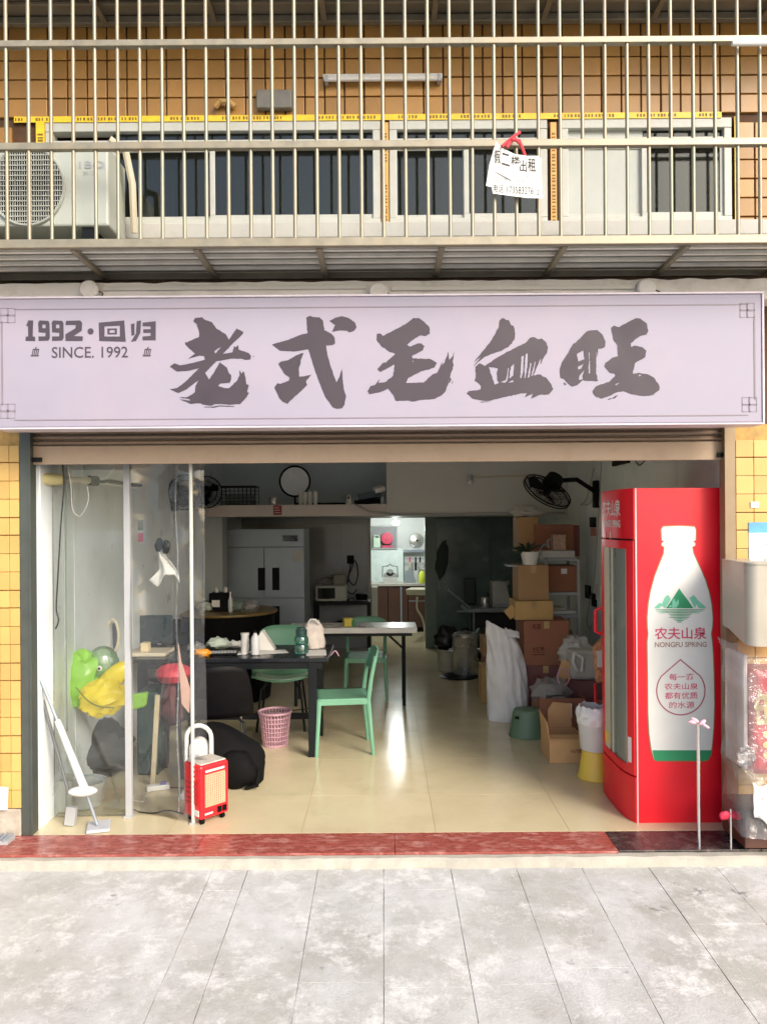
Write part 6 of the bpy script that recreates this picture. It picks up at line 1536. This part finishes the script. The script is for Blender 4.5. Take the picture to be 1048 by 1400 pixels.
# pot and tray with plant over carton D
zD = rD[3]
q = P(712,770,YA+.1)
t = thing('plant_pot', 'white pot with a dark leafy plant on the brown carton', 'pot plant', (P(724,770,7.25).x,7.25,zD))
qx = P(724,770,7.25).x
MB().lathe((qx,7.25,zD+.001), [(.055,0),(.065,.004),(.085,.11),(.088,.125),(.08,.125),(.06,.02),(0,.02)], 22).build('pot', m_white, t, smooth=1)
b = MB(); random.seed(3)
for k in range(12):
    a = random.uniform(0, 2*pi); L_ = random.uniform(.10,.22); d = Vector((cos(a)*.8-.35, sin(a)*.5, random.uniform(.25,.9))).normalized(); s = Vector((-d.y, d.x, 0)).normalized()*.018
    o_ = Vector((qx-.02,7.25,zD+.11)); m_ = o_+d*L_*.55; e_ = o_+d*L_+Vector((0,0,-.05))
    LL = MB().add([o_-s*.3, o_+s*.3, m_+s, e_, m_-s], [(0,1,2,3,4)]); LL.build('leaf', M('dark_leaf', (.018,.04,.02), .4, rnd=.4), t, solid=.001)
a, c = P(695,770,YA+.1).x, P(733,770,YA+.1).x
tag(MB().box(a, rD[0]-.001, YA+.12, YA+.36, zD-.012, zD).build('flat_board', m_grey, loc=((a+rD[0])/2,YA+.2,zD-.012)), 'flat grey board sticking out left of the brown carton', 'board')
# sink table at the back right
Yk = 9.9; zk = P(670,832,Yk).z
X0, X1 = P(636,832,Yk).x, P(712,832,Yk).x
t = thing('steel_table', 'grey steel worktable by the dark glazed partition', 'table', ((X0+X1)/2,Yk+.3,0))
MB().box(X0, X1, Yk, Yk+.6, zk-.05, zk).build('top', M('dim_steel', (.30,.32,.34), .35, metal=.3), t, bevel=.004)
for xx in (P(648,850,Yk).x, X1-.05): MB().cyl((xx,Yk+.04,.001),(xx,Yk+.04,zk-.051), .014).build('leg', m_silver, t, smooth=1)
MB().box(X0+.1, X1, Yk+.3, Yk+.55, .001, .6).build('under_cabinet', M('plum_black', (.02,.012,.016), .5), t)
X0, X1, Z0, Z1 = R(673, 795, 699, 830, Yk+.1)
t = thing('white_appliance', 'white tapered box standing on the steel worktable', 'appliance', ((X0+X1)/2,Yk+.25,zk))
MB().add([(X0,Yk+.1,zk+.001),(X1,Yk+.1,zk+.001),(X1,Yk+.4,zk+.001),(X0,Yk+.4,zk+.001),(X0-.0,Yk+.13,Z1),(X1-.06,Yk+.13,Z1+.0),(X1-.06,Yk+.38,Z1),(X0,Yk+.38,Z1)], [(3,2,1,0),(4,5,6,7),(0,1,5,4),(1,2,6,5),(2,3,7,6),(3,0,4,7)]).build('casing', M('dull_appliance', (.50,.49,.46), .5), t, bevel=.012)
MB().box(X0+.02, X1-.02, Yk+.09, Yk+.099, zk+.01, zk+.05).build('drawer_line', m_grey, t)
MB().box(X1-.10, X1-.02, Yk+.14, Yk+.36, Z1-.05, Z1+.0).build('top_flap', m_grey, t)
q = P(663,830,Yk+.1)
t = thing('steel_canister', 'small steel canister left of the white appliance', 'canister', (q.x,Yk+.1,zk))
MB().lathe((q.x,Yk+.12,zk+.001), [(.045,0),(.047,.005),(.047,.12),(.04,.135),(0,.14)], 20).build('body', m_stain, t, smooth=1)
MB().tube([(q.x+.03,Yk+.12,zk+.14),(q.x+.045,Yk+.12,zk+.17),(q.x+.03,Yk+.12,zk+.19)], .008, 6).build('spout', m_blackp, t, smooth=1)
q = P(640,810,Yk+.5)
tag(MB().box(q.x-.07, q.x+.10, Yk+.45, Yk+.55, zk+.001, zk+.36).build('dark_machine', M('teal_black', (.012,.025,.028), .5), loc=(q.x,Yk+.5,zk), bevel=.02), 'dark upright machine at the back of the steel worktable', 'machine')
tag(MB().cyl(P(612,806,Yk-.1), P(642,831,Yk), .012).build('pale_rod', M('dim_rod', (.26,.30,.28), .5), loc=P(627,818,Yk), smooth=1), 'pale rod leaning on the steel worktable', 'rod')
tag(MB().cyl(P(625,836,Yk-.1), P(650,834,Yk+.02), .018).build('pale_tube', M('dim_rod', (.26,.30,.28), .5), loc=P(636,835,Yk), smooth=1), 'short pale tube lying at the left end of the worktable', 'tube')
# stockpot & dustbin
Yp = FY(637,924); q = P(637,924,Yp); r_ = 17.5/F*Yp; hp = P(637,870,Yp).z
t = thing('stock_pot', 'large shiny stainless stock pot with side handles on the floor', 'pot', (q.x,Yp+.1,0))
MB().lathe((q.x,Yp+.1,.001), [(r_*.97,0),(r_,.012),(r_,hp-.03),(r_*1.04,hp-.02),(r_*1.04,hp),(r_*.98,hp+.002)], 36).build('body', m_stain, t, smooth=1)
MB().lathe((q.x,Yp+.1,hp+.003), [(r_*1.0,0),(r_*.9,.02),(r_*.3,.04),(0,.042)], 36).build('lid', m_stain, t, smooth=1)
MB().tube([(q.x-.035,Yp+.1,hp+.04),(q.x-.03,Yp+.1,hp+.075),(q.x+.03,Yp+.1,hp+.075),(q.x+.035,Yp+.1,hp+.04)], .010, 8).build('lid_handle', m_blackp, t, smooth=1)
for sx in (-1,1): MB().tube([(q.x+sx*r_,Yp+.04,hp*.62),(q.x+sx*(r_+.05),Yp+.05,hp*.62),(q.x+sx*(r_+.05),Yp+.15,hp*.62),(q.x+sx*r_,Yp+.16,hp*.62)], .010, 8).build('handle', m_chrome, t, smooth=1)
tag(MB().lathe((q.x-.09,Yp-.06,.001), [(.20,0),(.205,.010),(.19,.016),(.0,.012)], 30, sx=1.1).build('floor_tray', m_blackm, loc=(q.x-.09,Yp-.06,0), smooth=1), 'thin dark tray on the floor under the stock pot edge', 'tray')
q = P(612,918,9.35)
t = thing('cream_pail', 'cream pail with black bags over its rim behind the stock pot', 'pail', (q.x,9.4,0))
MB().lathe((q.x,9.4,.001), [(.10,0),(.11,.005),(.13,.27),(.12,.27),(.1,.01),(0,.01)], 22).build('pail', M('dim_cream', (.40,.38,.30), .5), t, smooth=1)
MB().ell((q.x-.01,9.4,.38), (.15,.12,.16), 18, 12, None, .4, 2.4).build('black_bag', M('bin_bag', (.012,.013,.013), .35), t, smooth=1)
q = P(657,895,9.5)
tag(MB().ell((q.x+.02,9.5,.36), (.13,.12,.16), 18, 12, None, .35, 2.2).build('black_bundle', M('bin_bag', (.012,.013,.013), .35), loc=(q.x,9.5,.2), smooth=1), 'black plastic bundle right of the stock pot', 'bundle')
# brown stools / boxes by the sack
carton('dim brown carton between stock pot and white sack', 660, 872, 682, 902, 8.3, .3, m_carton, z0=.36, tape=False)
carton('dim olive carton standing below the dim brown one', 658, 904, 678, 972, 7.7, .25, m_carton4, z0=.001, z1=.37, tape=False)
carton('dark brown carton under the dim brown one behind the olive carton', 662, 900, 682, 960, 8.32, .3, m_carton2, z0=.001, z1=.36, tape=False)
# woven sack
Yk = FY(697,990); q = P(697,990,Yk); r_ = 28/F*Yk; hs = P(690,852,Yk).z
t = thing('woven_sack', 'tall white woven sack leaning against the cartons', 'sack', (q.x,Yk+.2,0))
def sk(u, v):
    a = u*2*pi; prof = [(.0,.93),(.06,1.02),(.3,1.03),(.5,.99),(.68,.94),(.8,.87),(.92,.76),(1,.64)]
    for i in range(len(prof)-1):
        if prof[i][0] <= v <= prof[i+1][0]:
            s = (v-prof[i][0])/(prof[i+1][0]-prof[i][0]); w_ = prof[i][1]+(prof[i+1][1]-prof[i][1])*s; break
    cr = abs(noise.noise((cos(a)*2.2+v*1.5, sin(a)*2.2, v*2.2)))*(.16+.22*v)+.05*noise.noise((cos(a)*1.5, sin(a)*1.5, v*4))
    rr = r_*w_*(1.03-cr+.02*noise.noise((cos(a)*6, sin(a)*6, v*11)))
    x = q.x-.03*max(0,v-.3)-r_*(1-w_)*.72+rr*cos(a)
    z = .002+hs*v
    if v > .55: z -= (.115*(cos(a)+1)/2)*((v-.55)/.45)**1.3
    d = .72-.45*max(0, v-.55)/.45
    return (x, Yk+.17+rr*d*sin(a)+.02*noise.noise((a, v*6, 1)), z)
MB().sheet(sk, 72, 56).build('sack', m_sack, t, smooth=1, ang=180)
MB().lathe((q.x,Yk+.17,.001), [(r_*.95,0),(0,.004)], 24, sy=.72).build('base', m_sack, t)
MB().sheet(lambda u, v: (q.x-.02+.13*u, Yk+.10+.05*v+.015*noise.noise((u*4,v*4,2)), hs-.13-.02*u+.07*v*(1-.3*u)+.01*noise.noise((u*6,3,v*5))), 8, 6).build('torn_corner', m_sack, t, smooth=1, solid=.003, ang=180)
# green bucket upside down
Yg = FY(724,1012); q = P(724,1012,Yg); hg = P(724,970,Yg+.12).z
t = thing('green_stool', 'dull green tub stool standing before the white sack', 'stool', (q.x,Yg+.14,0))
MB().lathe((q.x,Yg+.145,.001), [(.150,0),(.152,.006),(.146,.012),(.112,hg-.02),(.104,hg-.004),(.095,hg),(0,hg-.004)], 36).build('body', m_green, t, smooth=1, ang=50)
MB().box(q.x-.115, q.x-.085, Yg+.02, Yg+.05, hg-.055, hg-.04).build('hand_slot', m_blackp, t)
# open carton front
YO = FY(775,1044)
tO, rO = carton('open light carton with raised flaps by the yellow stool', 751, 1011, 800, 1045, YO, .33, m_cartonl, z0=.001, flaps=True)
X0, X1, Z0, Z1 = rO
MB().obox(((X0+X1)/2,YO+.05,Z1-.002+.0),(X1-X0-.01,.11,.005),(.12,0,0)).build('front_flap', m_cartonl, tO)
MB().prism([(X0+.06,Z1+.0),(X1-.02,Z1),(X1-.03,Z1+.185),(X0+.10,Z1+.20),(X0+.06,Z1+.14)], YO+.335, YO+.341).build('back_flap', m_cartonl, tO)
MB().add([(X0,YO+.01,Z1),(X0,YO+.32,Z1),(X0-.015,YO+.32,Z1+.15),(X0-.015,YO+.03,Z1+.12)], [(0,1,2,3)]).build('side_flap', m_cartonl, tO, solid=.005)
marks_text(tO, '小心轻放', ((X0+X1)/2+.02, X1-.03, Z0+.075, Z0+.105), YO-.0012)
# open carton behind with grey bag
YQ = FY(770,1008)
tQ, rQ = carton('open dark carton stuffed with a grey plastic bag', 738, 955, 800, 1008, YQ, .36, m_carton2, z0=.001, flaps=True)
X0, X1, Z0, Z1 = rQ
q = ((X0+X1)/2-.06, YQ+.18, Z1)
tag(MB().ell((q[0],q[1],q[2]+.02), (.16,.13,.12), 22, 14, None, .4, 2.4).build('grey_plastic_bag', M('grey_bag', (.24,.22,.20), .35), loc=q, smooth=1), 'grey plastic bag bulging out of the dark open carton', 'bag')
a, c, d, e = R(764, 962, 781, 981, YQ-.01)
t = thing('small_white_box', 'small white printed box leaning in the open carton', 'box', ((a+c)/2,YQ,d))
MB().box(a, c, YQ-.03, YQ-.003, d-.0, e).build('box', m_whitep, t, bevel=.003)
b = MB()
for k in range(3):
    for j in range(2): b.box(a+.02+j*.045, a+.042+j*.045, YQ-.0315, YQ-.0302, d+.012+k*.034, d+.032+k*.034)
b.build('printed_square', m_grey, t)
MB().add([(X1-.20,YQ+.36,Z1),(X1+.03,YQ+.36,Z1+.02),(X1+.05,YQ+.36,Z1+.19),(X1-.10,YQ+.40,Z1+.26)], [(0,1,2,3)]).build('back_flap', m_cartonl, tQ, solid=.005)
tag(MB().tube([(X0+.22+.05*cos(a_*pi/8),YQ+.1,Z1+.16+.07*sin(a_*pi/8)) for a_ in range(16)], .007, 6, closed=True).build('strap_loop', m_pink, loc=(X0+.22,YQ+.1,Z1+.09), smooth=1), 'thin pinkish strap loop standing over the grey bag', 'strap')
# white pail / bags beyond
Y = 6.75; X0, X1, Z0, Z1 = R(782, 890, 832, 931, Y)
t = thing('white_jug', 'white plastic jug with a big handle near the fridge', 'jug', ((X0+X1)/2,Y+.1,Z0))
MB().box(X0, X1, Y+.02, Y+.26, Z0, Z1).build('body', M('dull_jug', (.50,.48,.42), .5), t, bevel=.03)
MB().tube([(X0+.02,Y,Z1-.02),(X0-.0,Y-.02,Z1-.09),(X0+.04,Y-.02,Z1-.17),(X0+.08,Y,Z1-.18),(X0+.09,Y-.01,Z1-.06),(X0+.02,Y,Z1-.02)], .013, 8).build('handle', m_white, t, smooth=1)
Zj = Z0
carton('dark brown carton carrying the white jug', 778, 931, 832, 990, 6.72, .36, m_carton3, z0=.001, z1=Zj-.001, tape=False)
q = P(795,893,6.9)
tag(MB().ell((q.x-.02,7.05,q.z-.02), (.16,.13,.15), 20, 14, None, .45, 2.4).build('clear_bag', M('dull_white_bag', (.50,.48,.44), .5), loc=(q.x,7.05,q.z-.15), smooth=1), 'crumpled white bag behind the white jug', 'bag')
carton('tall dim carton standing against the wall behind the white bag', 784, 905, 815, 985, 7.15, .3, m_carton, z0=.001, z1=.60, tape=False)
q = P(818,905,6.0)
t = thing('orange_bag', 'orange and white printed bag hanging beside the fridge door', 'bag', q)
MB().prism([(P(812,885,6.0).x,P(812,885,6.0).z),(P(826,870,6.0).x,P(826,870,6.0).z),(P(834,930,6.0).x,P(834,930,6.0).z),(P(816,935,6.0).x,P(816,935,6.0).z)], 6.0, 6.06).build('bag', M('orange_print', (.62,.26,.13), .5, var=.5, scale=30), t, bevel=.012)
MB().prism([(P(815,890,6.0).x,P(815,890,6.0).z),(P(824,888,6.0).x,P(824,888,6.0).z),(P(825,912,6.0).x,P(825,912,6.0).z),(P(816,912,6.0).x,P(816,912,6.0).z)], 5.994, 5.999).build('white_print', m_whitep, t)
tag(MB().cyl(P(813,935,5.98), P(815,985,5.98), .012).build('red_stick', m_redb, loc=P(814,985,5.98), smooth=1), 'thin red stick standing beside the fridge door', 'stick')
Yq = 5.9; X0, X1, Z0, Z1 = R(808, 940, 840, 1000, Yq)
tag(MB().ell(((X0+X1)/2,Yq+.1,.26), (.14,.12,.14), 20, 12, None, .5, 2.6).build('mixed_bag', M('brown_mixed', (.26,.12,.08), .6, var=.6, scale=24), loc=((X0+X1)/2,Yq+.1,.12), smooth=1), 'brown patterned bag squeezed between carton and fridge', 'bag')
tag(MB().box((X0+X1)/2-.12,(X0+X1)/2+.12,Yq,Yq+.25,.001,.135).build('low_crate', m_brown, loc=((X0+X1)/2,Yq+.12,0), bevel=.006), 'low dark crate under the brown patterned bag', 'crate')
# yellow stool with white bucket wrapped in a bag
Yy = FY(820,1070); q = P(820,1070,Yy); hy_ = P(820,1026,Yy+.08).z
t = thing('yellow_stool', 'yellow plastic tub stool beside the red fridge', 'stool', (q.x,Yy+.11,0))
MB().lathe((q.x,Yy+.11,.001), [(.125,0),(.127,.006),(.120,.012),(.092,hy_-.01),(.085,hy_),(0,hy_-.002)], 36).build('body', m_yellow, t, smooth=1, ang=50)
h2 = P(820,975,Yy+.08).z
t = thing('white_bucket', 'white bucket lined with a white plastic bag on the yellow stool', 'bucket', (q.x,Yy+.11,hy_))
MB().lathe((q.x,Yy+.11,hy_+.001), [(.10,0),(.105,.005),(.125,h2-hy_-.02),(.118,h2-hy_-.02),(.1,.02),(0,.02)], 32).build('bucket', m_white, t, smooth=1)
def bagl(u, v):
    a = u*2*pi; r = .128+.012*noise.noise((cos(a)*4, sin(a)*4, v*3))-.02*max(0, v-.6)/.4+.004*sin(a*11)
    return (q.x+r*cos(a), Yy+.11+r*sin(a), h2-.075+.12*v+.025*noise.noise((cos(a)*3, sin(a)*3, 1))*(1 if v > .7 or v < .2 else .3))
MB().sheet(bagl, 44, 12).build('bag_liner', m_bag, t, smooth=1, ang=180)
MB().ell((q.x,Yy+.11,h2-.03), (.10,.10,.05), 18, 10, None, .5, 4).build('bag_contents', M('red_white_contents', (.66,.52,.48), .6, var=.4, scale=26), t, smooth=1)

# ================================================================== right wall fittings
def wallfit(name, label, cat, x0, y0, x1, y1, Y, mat, th=.012, group=None):
    zc0, zc1 = P(x0, y1, Y).z, P(x0, y0, Y).z
    # width along the wall from the pixel span on the plane X = 2.042
    ya_ = 2.042*F/(x1-CX); yb_ = 2.042*F/(x0-CX)
    o = MB().box(2.042-th, 2.0415, ya_, yb_, zc0, zc1).build(name, mat, loc=(2.04,(ya_+yb_)/2,zc0), bevel=.002); tag(o, label, cat, group); return o
wallfit('wall_switch', 'black switch plate on the right wall', 'switch', 807, 707, 815, 721, 7.5, m_blackp)
wallfit('wall_sticker', 'pinkish sticker under the black switch plate', 'sticker', 807, 722, 815, 733, 7.5, M('dusty_pink', (.52,.22,.20), .6), .003)
wallfit('wall_socket', 'upper white socket with a dark slot on the right wall', 'socket', 801, 802, 807, 820, 7.6, m_blackp, .02)
wallfit('wall_socket', 'lower white socket beside the thin cable on the right wall', 'socket', 810, 813, 815, 831, 7.4, m_blackp, .02)
wallfit('wall_plate', 'pale wall plate near the fridge handle', 'plate', 814, 800, 821, 822, 7.3, m_white)
wallfit('ceiling_gadget', 'small black gadget high on the right wall under the shutter', 'gadget', 841, 628, 862, 635, 6.6, m_blackp, .03)
def wcable(label, pts, r=.004, mat=m_gcable):
    q = []
    for x, y in pts:
        Y = 2.036*F/(x-CX); q.append(P(x, y, Y))
    o_ = []
    for i in range(len(q)-1):
        p0, p1, p2, p3 = q[max(i-1,0)], q[i], q[i+1], q[min(i+2,len(q)-1)]
        for k in range(8):
            t_ = k/8; v_ = .5*((2*p1)+(p2-p0)*t_+(2*p0-5*p1+4*p2-p3)*t_*t_+(3*p1-p0-3*p2+p3)*t_**3); v_.x = min(v_.x, 2.037); o_.append(v_)
    cable(label, o_+[q[-1]], r, mat)
wcable('thin cable sagging along the right wall beside the fan', [(812,640),(806,665),(800,685),(793,690),(806,688),(813,672),(820,664)])
wcable('long thin cable running down the right wall to the sockets', [(822,632),(818,700),(812,790),(806,820),(802,850),(806,860)])
wcable('second thin cable below the sockets', [(812,830),(810,850),(805,862)], .0035)
wcable('thin black wire beside the small gadget', [(868,629),(874,636),(882,629)], .0045, m_cable)
